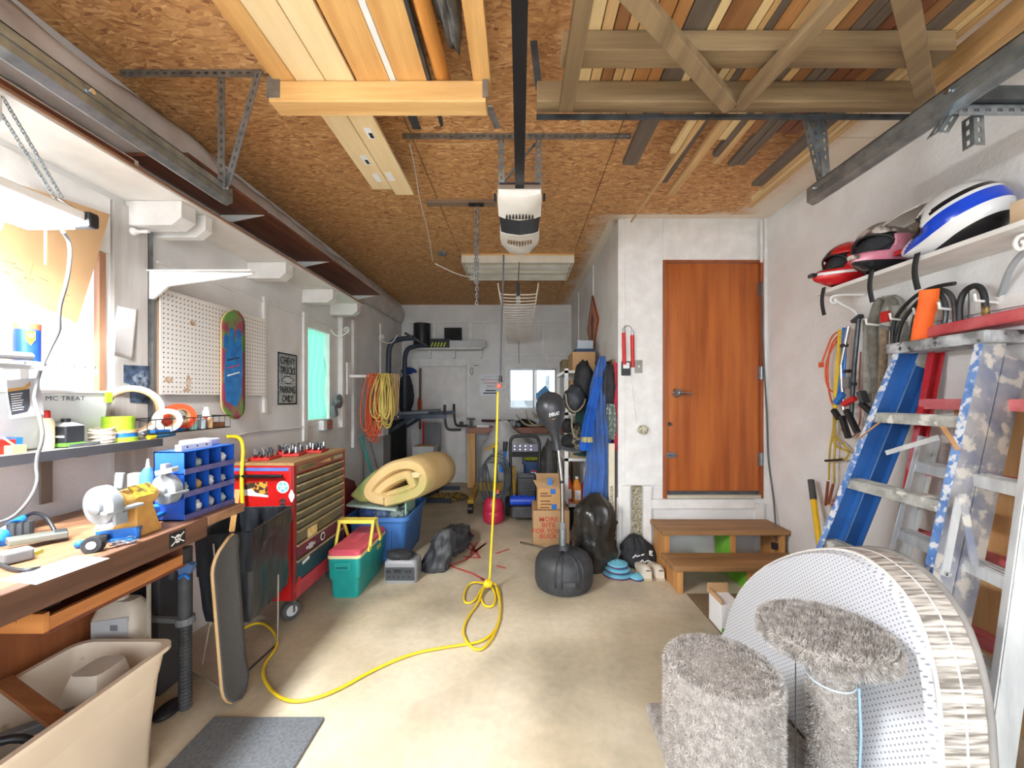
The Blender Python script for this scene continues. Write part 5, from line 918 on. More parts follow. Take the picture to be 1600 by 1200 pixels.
MB().ell((-.62, 3.75, .09), (.17, .3, .09), 18, 10, lambda d: bag(d, 11, .3, 2.4)).build('black_sack', SACK, smooth=2, label='flat black sack lying on the floor behind the standing sack', cat='sack')
# blue tote with clothes, lid and foam
BT = mat('denim_blue_tote', (72, 124, 190), (60, 108, 172), .5, scale=4); t = thing('blue_tote', 'blue plastic tote overflowing with clothes under the foam', 'tote', (-1.2, 3.68, 0))
b = MB(); b.loft([rr(-1.43, -1.0, 3.40, 4.0, .001, .05), rr(-1.46, -.97, 3.37, 4.03, .36, .06), rr(-1.49, -.94, 3.34, 4.06, .365, .07), rr(-1.49, -.94, 3.34, 4.06, .40, .07), rr(-1.47, -.96, 3.36, 4.04, .40, .06), rr(-1.42, -1.01, 3.41, 3.99, .02, .05)]); b.build('body', BT, t, smooth=.6)
for x in (-1.38, -1.16): MB().box((x-.02, 3.365, .03), (x+.07, 3.40, .30)).build('moulded_rib', BT, t, bevel=.01)
for i, (x, y, m, lab) in enumerate(((-1.34, 3.52, mat('navy_cloth', (48, 72, 124), (36, 50, 90), .9, scale=14), 'navy blue'), (-1.20, 3.50, mat('dusty_blue_cloth', (92, 110, 140), (60, 72, 98), .9, scale=18), 'dusty blue'), (-1.06, 3.50, mat('sage_cloth', (126, 142, 138), (50, 54, 54), .9, scale=20, mixlo=.45, mixhi=.55), 'sage and black'))): MB().ell((x, y, .39), (.085, .10, .075), 20, 12, lambda d: bag(d, i*7, .35, 3)).build('folded_garment', m, smooth=2, label=lab+' crumpled garment in the blue tote', cat='garment')
R = Matrix.Rotation(.10, 3, 'Y')@Matrix.Rotation(.05, 3, 'X'); MB().box((-1.50, 3.42, .462), (-1.06, 3.95, .487), R).build('tote_cover', mat('pale_green_lid', (168, 186, 176), (150, 170, 160), .5), bevel=.010, label='pale grey green lid lying between foam and tote clothes', cat='lid')
MB().box((-1.0, 3.45, .38), (-.985, 3.75, .50)).build('upright_board', mat('mint_board', (150, 190, 170)), bevel=.004, label='thin mint board standing at the edge of the blue tote', cat='board')
FO = mat('yellow_foam', (226, 196, 140), (214, 180, 120), .9, scale=3, bump=.1, c3=(158, 168, 98), s3=1.8, lo3=.56, hi3=.72)
fm = thing('foam_mattress', 'folded yellow foam mattress lying on the blue tote', 'foam mattress', (-1.1, 3.7, .5))
def fpt(x, y, k=0): return P(x, y, 3.45+.12*k)
def fstrip(name, mid_, thk, Y0, Y1, shift, m=FO, rim=.02):
    """folded slab: centre line in the picture plane, thickness and depth"""
    pts = chaikin([P(x, y, Y0) for x, y in mid_], 2); n = len(pts); b = MB(); rings = []
    for d, sh, tk in ((0, 0, .6), (.04, 0, .95), (.3, .3, 1), (.7, .7, 1), (.96, 1, .95), (1, 1, .6)):
        L_, R_ = [], []
        for i in range(n):
            dd = pts[min(i+1, n-1)]-pts[max(i-1, 0)]; nn = V((-dd.z, 0, dd.x)).normalized(); th = thk*tk/2; o = V(shift)*sh+V((0, (Y1-Y0)*d, 0)); L_.append(pts[i]+nn*th+o); R_.append(pts[i]-nn*th+o)
        rings.append(L_+R_[::-1])
    b.loft(rings); return b.build(name, m, fm, smooth=.9)
fstrip('outer_fold', [(600, 783), (578, 779), (572, 766), (590, 744), (615, 728), (642, 725), (658, 735), (662, 752), (655, 768), (630, 778), (600, 785)], .105, 3.40, 4.05, (.13, 0, -.02))
fstrip('inner_fold', [(582, 777), (600, 757), (626, 744), (638, 742), (643, 754), (646, 763), (618, 772), (590, 781)], .085, 3.43, 3.9, (.10, 0, -.02))
b = MB(); b.loft([[P(x, y, 3.42)+V((0, .012*((i*7) % 3), 0)) for i, (x, y) in enumerate([(546, 775), (560, 758), (585, 735), (575, 765), (580, 786), (560, 786)])], [P(x, y, 3.95)+V((.1, 0, .02)) for x, y in [(548, 768), (562, 752), (590, 728), (580, 758), (582, 776), (562, 776)]]]); b.build('trailing_edge', mat('greenish_foam', (176, 168, 96), (138, 160, 92), .9), fm, smooth=.9, bevel=.02)
MB().ell(P(650, 742, 3.40), (.045, .02, .026), 14, 8, lambda d: bag(d, 2, .35, 3)).build('torn_flap', mat('pale_foam', (240, 216, 160)), fm, smooth=2)
# maroon bag behind the chest, broom, cords
MB().ell((-1.68, 3.62, .48), (.17, .22, .22), 20, 12, lambda d: bag(d, 21, .22)).build('maroon_bag', mat('maroon_nylon', (104, 30, 40), (84, 22, 32), .6), smooth=2, label='maroon stuffed bag slumped behind the tool chest', cat='bag')
MB().box((-1.88, 3.4, .001), (-1.52, 3.85, .28)).build('dark_crate', BLACKM, bevel=.01, label='black crate on the floor under the maroon bag', cat='crate')
t = thing('broom', 'teal broom handle leaning behind the maroon bag', 'broom', PX(592, 775, -1.55)); a = PX(563, 680, -1.84); c = PX(583, 745, -1.70); d_ = (c-a).normalized(); MB().tube([a, a+d_*1.1], .013, 10).build('handle', mat('teal_paint', (24, 156, 140), (18, 138, 124), .4), t, smooth=SM); MB().cbox(a+d_*1.12, (.05, .25, .06)).build('head', BLACKM, t)
ca = thing('cord_arm', 'white pole arm on the wall carrying coiled cords', 'arm', PX(537, 588, XL+.05)); a = V((XL+.052, 4.42, 1.655)); MB().tube([a, a+V((.48, .1, 0))], .018, 10).build('pole', PWHITE, ca, smooth=SM); MB().box((XL+.05, 4.36, 1.45), (XL+.07, 4.46, 1.80)).build('back_plate', WHITE2, ca)
def coil(name, label, c, m, n, w_, drop, r=.006, seed=1, spread=.08):
    t = thing(name, label, 'cord', V(c)-V((0, 0, drop))); rn = random.Random(seed)
    for i in range(n):
        cx = c[0]+rn.uniform(-1, 1)*spread; cy = c[1]+rn.uniform(-.04, .04); ww = w_*rn.uniform(.5, 1.1); dr = drop*rn.uniform(.8, 1.05); x = cx+rn.uniform(-.35, .35)*w_
        MB().tube(chaikin([(cx-.015, cy, c[2]), (cx-.03, cy-.03, c[2]-.05), (x-ww*.5, cy-.05, c[2]-dr*.5), (x-ww*.5, cy-.05, c[2]-dr*.85), (x, cy-.05, c[2]-dr), (x+ww*.5, cy-.05, c[2]-dr*.85), (x+ww*.5, cy-.05, c[2]-dr*.45), (cx+.03, cy-.02, c[2]-.04), (cx+.015, cy, c[2])], 2, True), r, 6, True).build('loop', m, t, smooth=2)
    return t
pz = a+V((.30, .06, .025))
coil('extension_lead', 'bundle of orange extension lead hung on the white arm', (pz.x-.03, pz.y-.02, pz.z), ORANGE, 12, .12, .76, .007, 3, .04)
coil('extension_lead', 'bundle of yellow rope cord hung on the white arm', (pz.x+.10, pz.y-.05, pz.z), mat('pale_yellow_cord', (222, 196, 104), (196, 166, 82), .6), 14, .13, .60, .007, 5, .05)
coil('extension_lead', 'bundle of cream rope hung at the end of the white arm', (pz.x+.19, pz.y+.02, pz.z), mat('cream_rope', (206, 172, 122), (180, 148, 100), .8), 8, .10, .52, .006, 9, .03)
# wall sign
sg = thing('wall_sign', 'embossed steel truck parking sign on the left wall', 'sign', (XL+.01, 3.34, 1.36)); a = PX(433, 550, XL); c = PX(463, 632, XL)
y0, y1, z0, z1 = 3.205, 3.48, 1.355, 1.785; MB().box((XL+.0005, y0, z0), (XL+.006, y1, z1)).build('plate', mat('pressed_tin', (176, 178, 176), (140, 142, 142), .35, .6, scale=50, mixlo=.45, mixhi=.55), sg); b = MB()
for lo, hi in (((y0, z0), (y1, z0+.012)), ((y0, z1-.012), (y1, z1)), ((y0, z0), (y0+.012, z1)), ((y1-.012, z0), (y1, z1))): b.box((XL+.006, lo[0], lo[1]), (XL+.0075, hi[0], hi[1]))
b.build('border', BLACKM, sg)
for s_, z, h_, wd in (('CHEVY', 1.69, .062, .21), ('TRUCKS', 1.61, .062, .22), ('PARKING', 1.45, .062, .22), ('ONLY', 1.377, .058, .15)): text(s_, (XL+.0062, (y0+y1)/2-wd/2, z), (0, 1, 0), (0, 0, 1), wd, h_, BLACKM, sg, bold=.012)
b = MB(); q = [(-.09, -.014), (-.036, -.014), (-.036, -.034), (.048, -.034), (.048, -.014), (.078, -.014), (.09, .014), (.036, .014), (.036, .034), (-.048, .034), (-.048, .014), (-.078, .014)]; b.prism([(XL+.0062, 3.3425+u, 1.562+v_) for u, v_ in q], (.001, 0, 0)); e_ = b.build('bowtie_emblem', BLACKM, sg); MB().prism([(XL+.0072, 3.3425+u*.85, 1.562+v_*.72) for u, v_ in q], (.0008, 0, 0)).build('emblem_fill', LGREY, e_)
# outlets, cable, dryer vent
MB().tube(chaikin([PX(360, 683, XL+.01), PX(400, 673, XL+.01), PX(445, 672, XL+.01), PX(495, 663, XL+.012)], 2), .006, 6).build('wall_cable', WHITE2, smooth=2, label='white painted cable running along the left wall to the outlet', cat='cable')
ot = thing('outlet_box', 'metal outlet box with orange sockets under the curtained window', 'outlet', PX(500, 670, XL)); c = PX(503, 664, XL); MB().box((XL+.0005, c.y-.06, c.z-.05), (XL+.05, c.y+.0, c.z+.045)).build('plate', PWHITE, ot, bevel=.003); MB().box((XL+.0005, c.y+.005, c.z-.05), (XL+.05, c.y+.12, c.z+.05)).build('box', GREY, ot, bevel=.003)
for z in (-.02, .02): MB().box((XL+.05, c.y+.03, c.z+z-.012), (XL+.053, c.y+.09, c.z+z+.012)).build('socket', ORANGE, ot)
MB().cbox(c+V((.06, .13, .14)), (.05, .07, .13), Matrix.Rotation(.3, 3, 'X')).build('timer_box', GREY, bevel=.006, label='small grey speckled box standing by the curtained window', cat='box')
c = PX(529, 627, XL+.05); t = thing('vent_cover', 'round metal dryer vent cover on the left wall batten', 'vent', c); [MB().lathe([(r_, 0), (r_, .012+.01*k), (r_-.012, .014+.01*k)], (XL+.051, c.y, c.z), (1, 0, 0), 22).build('ring', STEEL, t, smooth=.6) for k, r_ in enumerate((.075, .055, .035))]
def scroll(name, label, c, s_, fl=1, plane='XZ', cat='bracket'):
    pts = []
    for i in range(26): a = .3+i*.42; r_ = .006+.0026*i*.35; pts.append((r_*math.cos(a), r_*math.sin(a)))
    o = pts[-1]; pts += [(o[0]+.05, o[1]-.03), (o[0]+.11, o[1]-.02), (o[0]+.15, o[1]+.05)]
    P3 = [V(c)+(V((fl*u*s_, 0, v*s_)) if plane == 'XZ' else V((0, fl*u*s_, v*s_))) for u, v in pts]
    return MB().tube(chaikin(P3, 1), .006, 6).build(name, WHITE2, smooth=2, label=label, cat=cat)
scroll('scroll_bracket', 'white scrolled iron bracket under the last shelf block', (XL+.16, 4.12, 2.12), 1.2, -1); scroll('scroll_bracket', 'white scrolled iron bracket beside the power tower top', (XL+.12, 5.3, 2.22), 1.4)
# power tower
pt = thing('power_tower', 'dark blue pull up and dip power tower in the corner', 'exercise tower', (-1.7, 5.7, 0)); NV = mat('navy_steel', (58, 70, 84), (44, 54, 68), .45, .2); X = -1.77
for y in (5.35, 6.10): MB().tube(chaikin([(X, y, .02), (X, y, 1.9), (X+.01, y, 2.10), (X+.08, y, 2.20), (X+.35, y, 2.225)], 2), .034, 10).build('upright', NV, pt, smooth=2); MB().bar((X-.1, y, .03), (X+.85, y, .03), .06, .05).build('floor_bar', NV, pt)
MB().tube([(X+.33, 5.0, 2.225), (X+.33, 6.2, 2.225)], .016, 8).build('pull_up_bar', BLACK, pt)
for y, e_ in ((5.35, 0), (6.1, .03)):
    MB().bar((X, y, 1.16), (X+.78, y, 1.16+e_), .05, .055).build('dip_arm', NV, pt); MB().tube(chaikin([(X+.76, y, 1.16), (X+.78, y, 1.0), (X+.84, y, .98), (X+.98, y, .985)], 2), .018, 8).build('handle', BLACK, pt, smooth=2); MB().cyl((X+.76, y, 1.18), (X+.76, y, 1.32), .02, 10).build('grip', BLACK, pt); MB().bar((X, y, .95), (X+.3, y, 1.14), .045, .045).build('gusset', NV, pt)
    MB().bar((X+.12, y, 1.20), (X+.55, y, 1.22), .12, .045).build('arm_pad', mat('grey_pad', (110, 120, 128), (92, 100, 108), .5), pt, bevel=.012)
MB().box((X-.02, 5.40, .5), (X+.03, 6.05, 1.1)).build('back_pad', BLACKM, pt, bevel=.02); [MB().lathe([(.014, 0), (.014, .008)], (X+.06+.08*i, 5.32, 1.16), (0, -1, 0), 8).build('bolt', CHROME, pt) for i in range(2)]
MB().ell((-1.80, 6.28, 1.45), (.12, .12, .34), 16, 14, lambda d: bag(d, 31, .2)).build('black_coat', BLF, smooth=2, label='black coat hanging between the power tower uprights', cat='coat'); MB().ell((-1.76, 6.3, 1.83), (.12, .12, .07), 16, 8, lambda d: .6 if d.z < -.3 else 1).build('knit_hat', mat('royal_blue_cloth', (34, 70, 150), (26, 56, 126), .8), smooth=2, label='royal blue hat resting on the hanging black coat', cat='hat')
t = thing('paddle', 'orange and black paddle leaning by the back door', 'paddle', (-1.63, 6.5, 1.0)); MB().cyl((-1.64, 6.52, .9), (-1.63, 6.52, 1.9), .018, 8).build('shaft', wood('brown_shaft', (120, 84, 60), (96, 64, 44), 'Z'), t); MB().ell((-1.64, 6.52, 1.30), (.04, .012, .14), 12, 8).build('blade', ORANGE, t, smooth=2)
t = thing('framed_board', 'grey and red framed panel standing beside the power tower', 'panel', (-1.45, 6.2, 0)); MB().box((-1.50, 6.2, 0.001), (-1.24, 6.24, 1.02)).build('board', mat('grey_panel', (124, 124, 126), (110, 110, 112)), t); MB().box((-1.52, 6.19, .001), (-1.49, 6.25, 1.04)).build('red_edge', RED, t)
t = thing('white_carton', 'white open carton on a black box beside the tower', 'carton', (-1.35, 5.8, .55)); MB().box((-1.52, 5.62, .55), (-1.22, 5.9, .72)).build('body', LGREY, t, bevel=.003); MB().box((-1.50, 5.64, .72), (-1.24, 5.88, .725)).build('contents', CARD, t); MB().box((-1.54, 5.58, 0.001), (-1.2, 5.92, .548)).build('stand_box', BLACKM, label='black box standing on the floor under the white carton', cat='box', bevel=.004)
t = thing('label_carton', 'small white printed carton on the shelf beside the orange cord', 'carton', (-1.80, 5.1, .95)); MB().box((-1.90, 5.0, .93), (-1.72, 5.2, 1.04)).build('body', PAPER, t); MB().box((-1.89, 4.999, .96), (-1.74, 5.0, 1.0)).build('print', GREY, t); MB().box((-1.90, 5.0, 1.041), (-1.72, 5.2, 1.12)).build('tan_tin', CARD, label='tan tin stacked on the small printed carton', cat='tin'); MB().box((-1.90, 5.0, 1.121), (-1.72, 5.2, 1.20)).build('red_tin', RED, label='dark red tin on top of the tan tin', cat='tin'); MB().box((XL+.02, 4.95, .0), (-1.70, 5.22, .929)).build('corner_cabinet', mat('grey_cabinet', (140, 138, 136)), label='plain grey cabinet in the corner under small cartons', cat='cabinet', bevel=.004)
MB().ell(PZ(700, 776, .03)+V((0, 0, .0)), (.26, .2, .035), 20, 8, lambda d: bag(d, 41, .4, 4)).build('rope_heap', mat('yellow_black_rope', (190, 160, 70), (80, 66, 40), .8, scale=40, mixlo=.45, mixhi=.52), smooth=2, label='flat heap of yellow rope on the floor by the power tower', cat='rope')
# shelf over the back door
ss = thing('door_shelf', 'white shelf over the back door holding black gear', 'shelf', (-1.3, 6.45, 2.26)); zs_ = P(700, 544, 6.35).z; MB().box((-1.66, 6.30, zs_-.02), (-.60, 6.58, zs_)).build('board', WHITE2, ss); [MB().box((x, 6.5, zs_-.14), (x+.04, 6.58, zs_-.02)).build('support', WHITE2, ss) for x in (-1.5, -1.1, -.66)]
def sh_(x, y): return P(x, y, 6.4)
MB().lathe([(.135, 0), (.135, .40), (.12, .405)], (sh_(659, 0).x, 6.42, zs_+.0), n=24).build('black_drum', mat('black_glossy_drum', (26, 27, 34), (36, 37, 46), .3), smooth=.6, label='tall black drum standing on the back door shelf', cat='drum')
a = sh_(693, 511); c = sh_(720, 533); MB().box((a.x, 6.46, c.z), (c.x, 6.52, a.z)).build('black_board', BLACKM, label='square black panel standing on the back door shelf', cat='panel', bevel=.004)
a = sh_(672, 530); c = sh_(705, 543); t = thing('amp_box', 'low black box with yellow lettering on the back door shelf', 'box', (a.x, 6.4, zs_)); MB().box((a.x, 6.34, zs_), (c.x, 6.45, a.z)).build('body', BLACK, t); [MB().bar((a.x+.03+k*.05, 6.338, zs_+.02), (a.x+.06+k*.05, 6.338, zs_+.09), .002, .02).build('yellow_print', mat('acid_yellow', (200, 220, 60)), t) for k in range(5)]
a = sh_(704, 533); c = sh_(760, 547); MB().box((a.x, 6.31, zs_), (c.x, 6.36, a.z)).build('gutter_piece', LGREY, label='pale metal gutter piece lying on the back door shelf', cat='gutter', bevel=.004)
t = thing('wire_ring', 'loop of dark wire hanging on a nail beside the back door', 'wire', P(737, 585, YB-.02)); c = P(737, 580, YB-.025); MB().tube([c+V((.022*math.cos(a), 0, .06*math.sin(a))) for a in [k*math.pi/8 for k in range(16)]], .005, 5, True).build('loop', STEELD, t); MB().bar(P(740, 571, YB-.02), P(748, 571, YB-.02), .01, .01).build('nail', STEELD, t)
rs = thing('racing_sign', 'white metal racing fans parking sign on the back wall', 'sign', P(767, 618, YB)); a = P(750, 585, YB); c = P(785, 618, YB); MB().box((a.x, YB-.008, c.z), (c.x, YB-.0005, a.z)).build('plate', mat('sign_white', (226, 228, 232), (212, 214, 220), .4), rs); W_ = c.x-a.x
RT = mat('sign_red', (190, 50, 60)); DT = mat('sign_navy', (60, 66, 90))
for s_, k, h_, wd, m in (('* * * * *', .86, .022, .6, DT), ('RACING FANS', .70, .036, .86, RT), ('PARKING', .54, .036, .66, RT), ('ONLY', .38, .036, .42, RT)): text(s_, (a.x+W_*(1-wd)/2, YB-.0081, c.z+(a.z-c.z)*k), (1, 0, 0), (0, 0, 1), W_*wd, h_, m, rs, lift=.001)
for k, w2 in ((.2, .5), (.08, .7)): MB().box((a.x+W_*(1-w2)/2, YB-.009, c.z+(a.z-c.z)*k), (c.x-W_*(1-w2)/2, YB-.008, c.z+(a.z-c.z)*k+.022)).build('print_line', DT, rs)
# ---------------------------------------------------------------- back counter and the corner behind the speed bag
cn = thing('counter', 'brown topped wooden counter along the back wall under the window', 'counter', (.0, 6.4, 0)); zc_ = P(800, 668, 6.25).z
MB().box((-.82, 6.22, zc_-.09), (.84, 6.58, zc_)).build('top', wood('counter_top', (158, 92, 56), (128, 70, 42), 'X', rough=.4), cn, bevel=.004)
MB().box((-.82, 6.23, 0), (-.70, 6.32, zc_-.09)).build('leg', PINEZ, cn); MB().box((.74, 6.45, 0), (.83, 6.55, zc_-.09)).build('leg', PINEZ, cn)
def onc(x, Y=6.35): return V(((x-CX)/F*Y, Y, zc_))
c = onc(736); t = thing('desk_clamp', 'black clamp fixed to the end of the back counter', 'clamp', c); MB().cbox(c+V((0, 0, .06)), (.05, .05, .12)).build('body', BLACK, t); MB().cbox(c+V((0, 0, .13)), (.12, .06, .03)).build('jaw', BLACK, t)
c = onc(755); MB().cbox(c+V((0, -.03, .02)), (.19, .08, .04)).build('white_box', PAPER, label='low white box lying on the back counter', cat='box')
t = thing('hunting_rifle', 'long dark bar tool with wooden grip lying along the back counter', 'tool', onc(790)); a = onc(752); c = onc(800); MB().cyl(a+V((0, .05, .10)), c+V((0, .05, .09)), .02, 8).build('barrel', mat('dark_maroon_metal', (74, 34, 40), (50, 26, 32)), t); MB().bar(c+V((-.02, .05, .085)), c+V((.14, .05, .02)), .05, .07).build('grip', STEELD, t, bevel=.01); t.name = 'bar_tool'
c = onc(801); t = thing('tin_mug', 'grey enamel mug lying on the back counter', 'mug', c); MB().lathe([(.045, 0), (.05, .005), (.05, .09), (.045, .09), (.04, .01)], c+V((-.05, -.06, .05)), (1, 0, 0), 16).build('cup', LGREY, t, smooth=.6); MB().tube([c+V((.0+.0, -.11+.03*math.cos(a), .05+.035*math.sin(a))) for a in [k*math.pi/5 for k in range(10)]], .006, 5, True).build('handle', LGREY, t)
an = thing('deer_antlers', 'pale deer antlers with skull plate lying on the back counter', 'antlers', onc(840)); BN = mat('antler_bone', (186, 172, 144), (150, 136, 108), .6, scale=12)
def ant(pts, r0, r1): q = chaikin([P(x, y, Y) for x, y, Y in pts], 2); n_ = len(q); MB().tube(q, [r0+(r1-r0)*i/(n_-1) for i in range(n_)], 8).build('beam', BN, an, smooth=2)
ant([(850, 664, 6.3), (838, 665, 6.2), (822, 665, 6.15), (812, 655, 6.15), (806, 648, 6.15)], .024, .008); ant([(836, 665, 6.2), (826, 658, 6.2), (822, 645, 6.2), (821, 640, 6.2)], .018, .005); ant([(850, 664, 6.3), (846, 655, 6.32), (836, 648, 6.35), (831, 643, 6.35)], .022, .006); ant([(843, 652, 6.32), (835, 653, 6.3), (834, 648, 6.3)], .014, .005)
MB().ell(P(850, 662, 6.3), (.06, .05, .045), 12, 8, lambda d: bag(d, 5, .25)).build('skull_plate', mat('tan_bone', (190, 156, 124), (160, 124, 96)), an, smooth=2)
MB().ell(onc(820, 6.45)+V((0, 0, .06)), (.16, .08, .06), 14, 8, lambda d: bag(d, 9, .3)).build('dark_pouch', BLF, smooth=2, label='dark pouch lying behind the antlers on the counter', cat='pouch')
q = [P(838, 615, 6.52), P(852, 602, 6.52), P(863, 616, 6.52), V((.53, 6.52, zc_+.002)), V((.33, 6.52, zc_+.002))]; MB().prism(q, (0, .05, 0)).build('blue_bag', mat('bright_blue_film', (40, 150, 214), (26, 120, 190), .35, scale=10), bevel=.01, label='bright blue plastic packet standing on the counter before the back window', cat='packet')
# white sack
WS = mat('white_poly_sack', (206, 206, 204), (186, 186, 184), .5, scale=4, bump=.5, bscale=7); a = V(((790-CX)/F*5.9, 5.95, .75))
b = MB(); rings = []
for k in range(11):
    v = k/10; z = .02+1.05*v; wx = (.30, .36, .40, .42, .42, .40, .37, .32, .24, .15, .09)[k]; cx = -.17-.10*v**2
    rings.append([V((cx+wx*math.cos(t)*(1+.13*noise.noise(V((math.cos(t)*2.4, math.sin(t)*2.4, v*4)))), 5.92+.20*math.sin(t)*(1+.1*noise.noise(V((t, v*3, 2)))), z)) for t in [2*math.pi*i/28 for i in range(28)]])
b.loft(rings); b.build('white_sack', WS, smooth=1.5, label='big white plastic sack standing in front of the back counter', cat='sack')
# pressure washer
pw = thing('pressure_washer', 'pressure washer with black tube frame and blue pump base', 'pressure washer', (.0, 4.6, 0)); Y = 4.6
def pp(x, y, Yo=0): return P(x, y, Y+Yo)
MB().tube(chaikin([pp(799, 790), pp(797, 700), pp(798, 686), pp(804, 681), pp(836, 681), pp(842, 687), pp(843, 700), pp(842, 800)], 2), .019, 10).build('frame', BLACK, pw, smooth=2)
a = pp(800, 694); c = pp(841, 705); MB().box((a.x, Y-.01, c.z), (c.x, Y+.01, a.z)).build('nozzle_plate', mat('plate_lilac', (110, 106, 130), (90, 88, 110), .4), pw); [MB().lathe([(.008, 0), (.008, .01)], (pp(804+8.5*i, 0).x, Y-.01, pp(0, y).z), (0, -1, 0), 8).build('nozzle', CHROME, pw) for i in range(4) for y in (696.5, 702)]
a = pp(800, 706); c = pp(841, 714); MB().box((a.x, Y-.01, c.z), (c.x, Y+.012, a.z)).build('label_plate', BLACKM, pw)
a = pp(808, 745); c = pp(838, 778); MB().box((a.x, Y-.05, c.z), (c.x, Y+.25, a.z)).build('engine', BLACK, pw, bevel=.02)
for k in range(5): z = a.z-.03-k*.028; MB().box((a.x+.01, Y-.056, z), (c.x-.01, Y-.05, z+.012)).build('cooling_fin', RUBBER, pw)
MB().tube([pp(797, 782, -.05), pp(836, 782, -.05)], .055, 14).build('pump', mat('pump_blue', (36, 78, 200), (28, 62, 176), .35), pw, smooth=SM); [MB().lathe([(.02, 0), (.02, .05)], pp(x, 780, -.05), n=10).build('pump_cap', MATS['pump_blue'], pw) for x in (803, 812, 822)]
a = pp(800, 788); c = pp(835, 808); MB().box((a.x, Y-.12, .05), (c.x, Y+.28, a.z)).build('base_tank', RUBBER, pw, bevel=.015)
for x in (793, 842): q = pp(x, 800, .16); MB().lathe([(.03, -.025), (.11, -.025), (.12, 0), (.11, .025), (.03, .025)], (q.x, q.y, .1205), (1, 0, 0), 20).build('wheel', BLACKM, pw, smooth=.6)
t = thing('spray_gun', 'black spray gun with blue quick couplings hooked on the washer frame', 'spray gun', pp(790, 760, -.04)); MB().tube([pp(790, 690, -.05), pp(789, 705, -.05)], [.03, .024], 10).build('gun_head', BLACK, t, smooth=SM); MB().tube([pp(789, 705, -.05), pp(788, 728, -.05)], .02, 8).build('trigger', BLUEP, t); MB().tube([pp(788, 728, -.05), pp(788, 790, -.08)], .010, 8).build('wand', STEELD, t); MB().tube([pp(783, 722, -.06), pp(783, 738, -.06)], .02, 8).build('coupling', BLUEP, t)
t = thing('pressure_hose', 'grey black hose looped loosely beside the pressure washer', 'hose', pp(775, 790, -.1)); rn = random.Random(8)
for k in range(4):
    o = .04*k; q = [(790-2*k, 712+4*k), (770-4*k, 706+5*k), (752+3*k, 730), (746+7*k, 760), (756+4*k, 786-2*k), (776, 790-4*k), (794-3*k, 772), (798-3*k, 740)]; MB().tube(chaikin([pp(x, y, -.08-o*.5) for x, y in q], 2, True), .011, 6, True).build('loop', STEELD, t, smooth=2)
# yellow floor jack, propane, crates
t = thing('yellow_cart', 'yellow steel creeper cart behind the pressure washer hose', 'cart', (-.4, 5.3, 0)); YS = mat('dirty_yellow_steel', (206, 160, 46), (160, 118, 40), .5, scale=8); MB().box((-.58, 5.35, .16), (.0, 5.42, .27)).build('rear_bar', YS, t); MB().bar((-.58, 5.4, .22), (-.60, 4.85, .14), .07, .05).build('side_arm', YS, t); MB().box((-.21, 5.1, .02), (-.05, 5.2, .52)).build('upright_plate', YS, t); MB().lathe([(.02, -.03), (.06, -.03), (.06, .03), (.02, .03)], (-.60, 4.85, .0605), (1, 0, 0), 14).build('caster', BLACK, t); MB().bar((-.46, 5.30, .72), (-.28, 5.30, .80), .06, .04).build('handle_grip', YS, t); MB().bar((-.3, 5.32, .27), (-.34, 5.30, .75), .03, .03).build('handle_post', GREY, t)
c = P(771, 785, 4.5); c.z = 0; t = thing('gas_bottle', 'crimson helium style gas bottle with blue valve on the floor', 'gas bottle', c); MB().lathe([(.09, .001), (.12, .03), (.125, .10), (.12, .13), (.115, .14), (.12, .15), (.115, .22), (.08, .28), (.03, .30)], c, n=24).build('tank', mat('crimson_steel', (190, 44, 72), (170, 34, 60), .35), t, smooth=.6); MB().cbox(c+V((.01, 0, .325)), (.05, .04, .05)).build('valve', BLUEP, t); MB().cbox(c+V((.05, 0, .35)), (.03, .03, .05)).build('tag', ORANGE, t); t['label'] = 'crimson gas bottle with blue valve on the floor beside the hose'
a = P(818, 720, 5.1); c = P(852, 760, 5.1); t = thing('navy_tote', 'navy blue tote with white label stacked behind the engine', 'tote', (.2, 5.2, .4)); NB = mat('navy_tote', (30, 66, 116), (24, 54, 98), .5); b = MB(); b.loft([rr(a.x+.02, c.x-.02, 5.06, 5.4, .001, .03, 3), rr(a.x, c.x, 5.04, 5.42, a.z-.03, .03, 3)]); b.build('body', NB, t, smooth=.6); b = MB(); b.loft([rr(a.x-.02, c.x+.03, 5.02, 5.44, a.z-.03, .03, 3), rr(a.x-.02, c.x+.03, 5.02, 5.44, a.z, .03, 3)]); b.build('rim', NB, t, smooth=.6)
q0 = P(829, 735, 5.04); q1 = P(838, 743, 5.04); MB().box((q0.x, 5.03, q1.z), (q1.x, 5.045, q0.z)).build('label_sticker', PAPER, t); MB().box((q0.x, 5.029, q0.z-.02), (q1.x, 5.03, q0.z)).build('label_red', REDP, t)
MB().ell((.22, 5.2, a.z+.045), (.17, .14, .07), 16, 10, lambda d: bag(d, 14, .25)).build('yellow_vest', mat('hi_vis_yellow', (186, 190, 50), (160, 160, 40), .8), smooth=2, label='yellow safety vest heaped on the navy tote', cat='vest')
MB().ell((.36, 4.86, .56), (.10, .12, .33), 18, 14, lambda d: bag(d, 17, .22)).build('grey_coat_heap', mat('grey_fleece', (98, 96, 94), (80, 78, 76), .95, scale=20, bump=.3), smooth=2, label='grey fleece garment hanging behind the cartons', cat='garment')
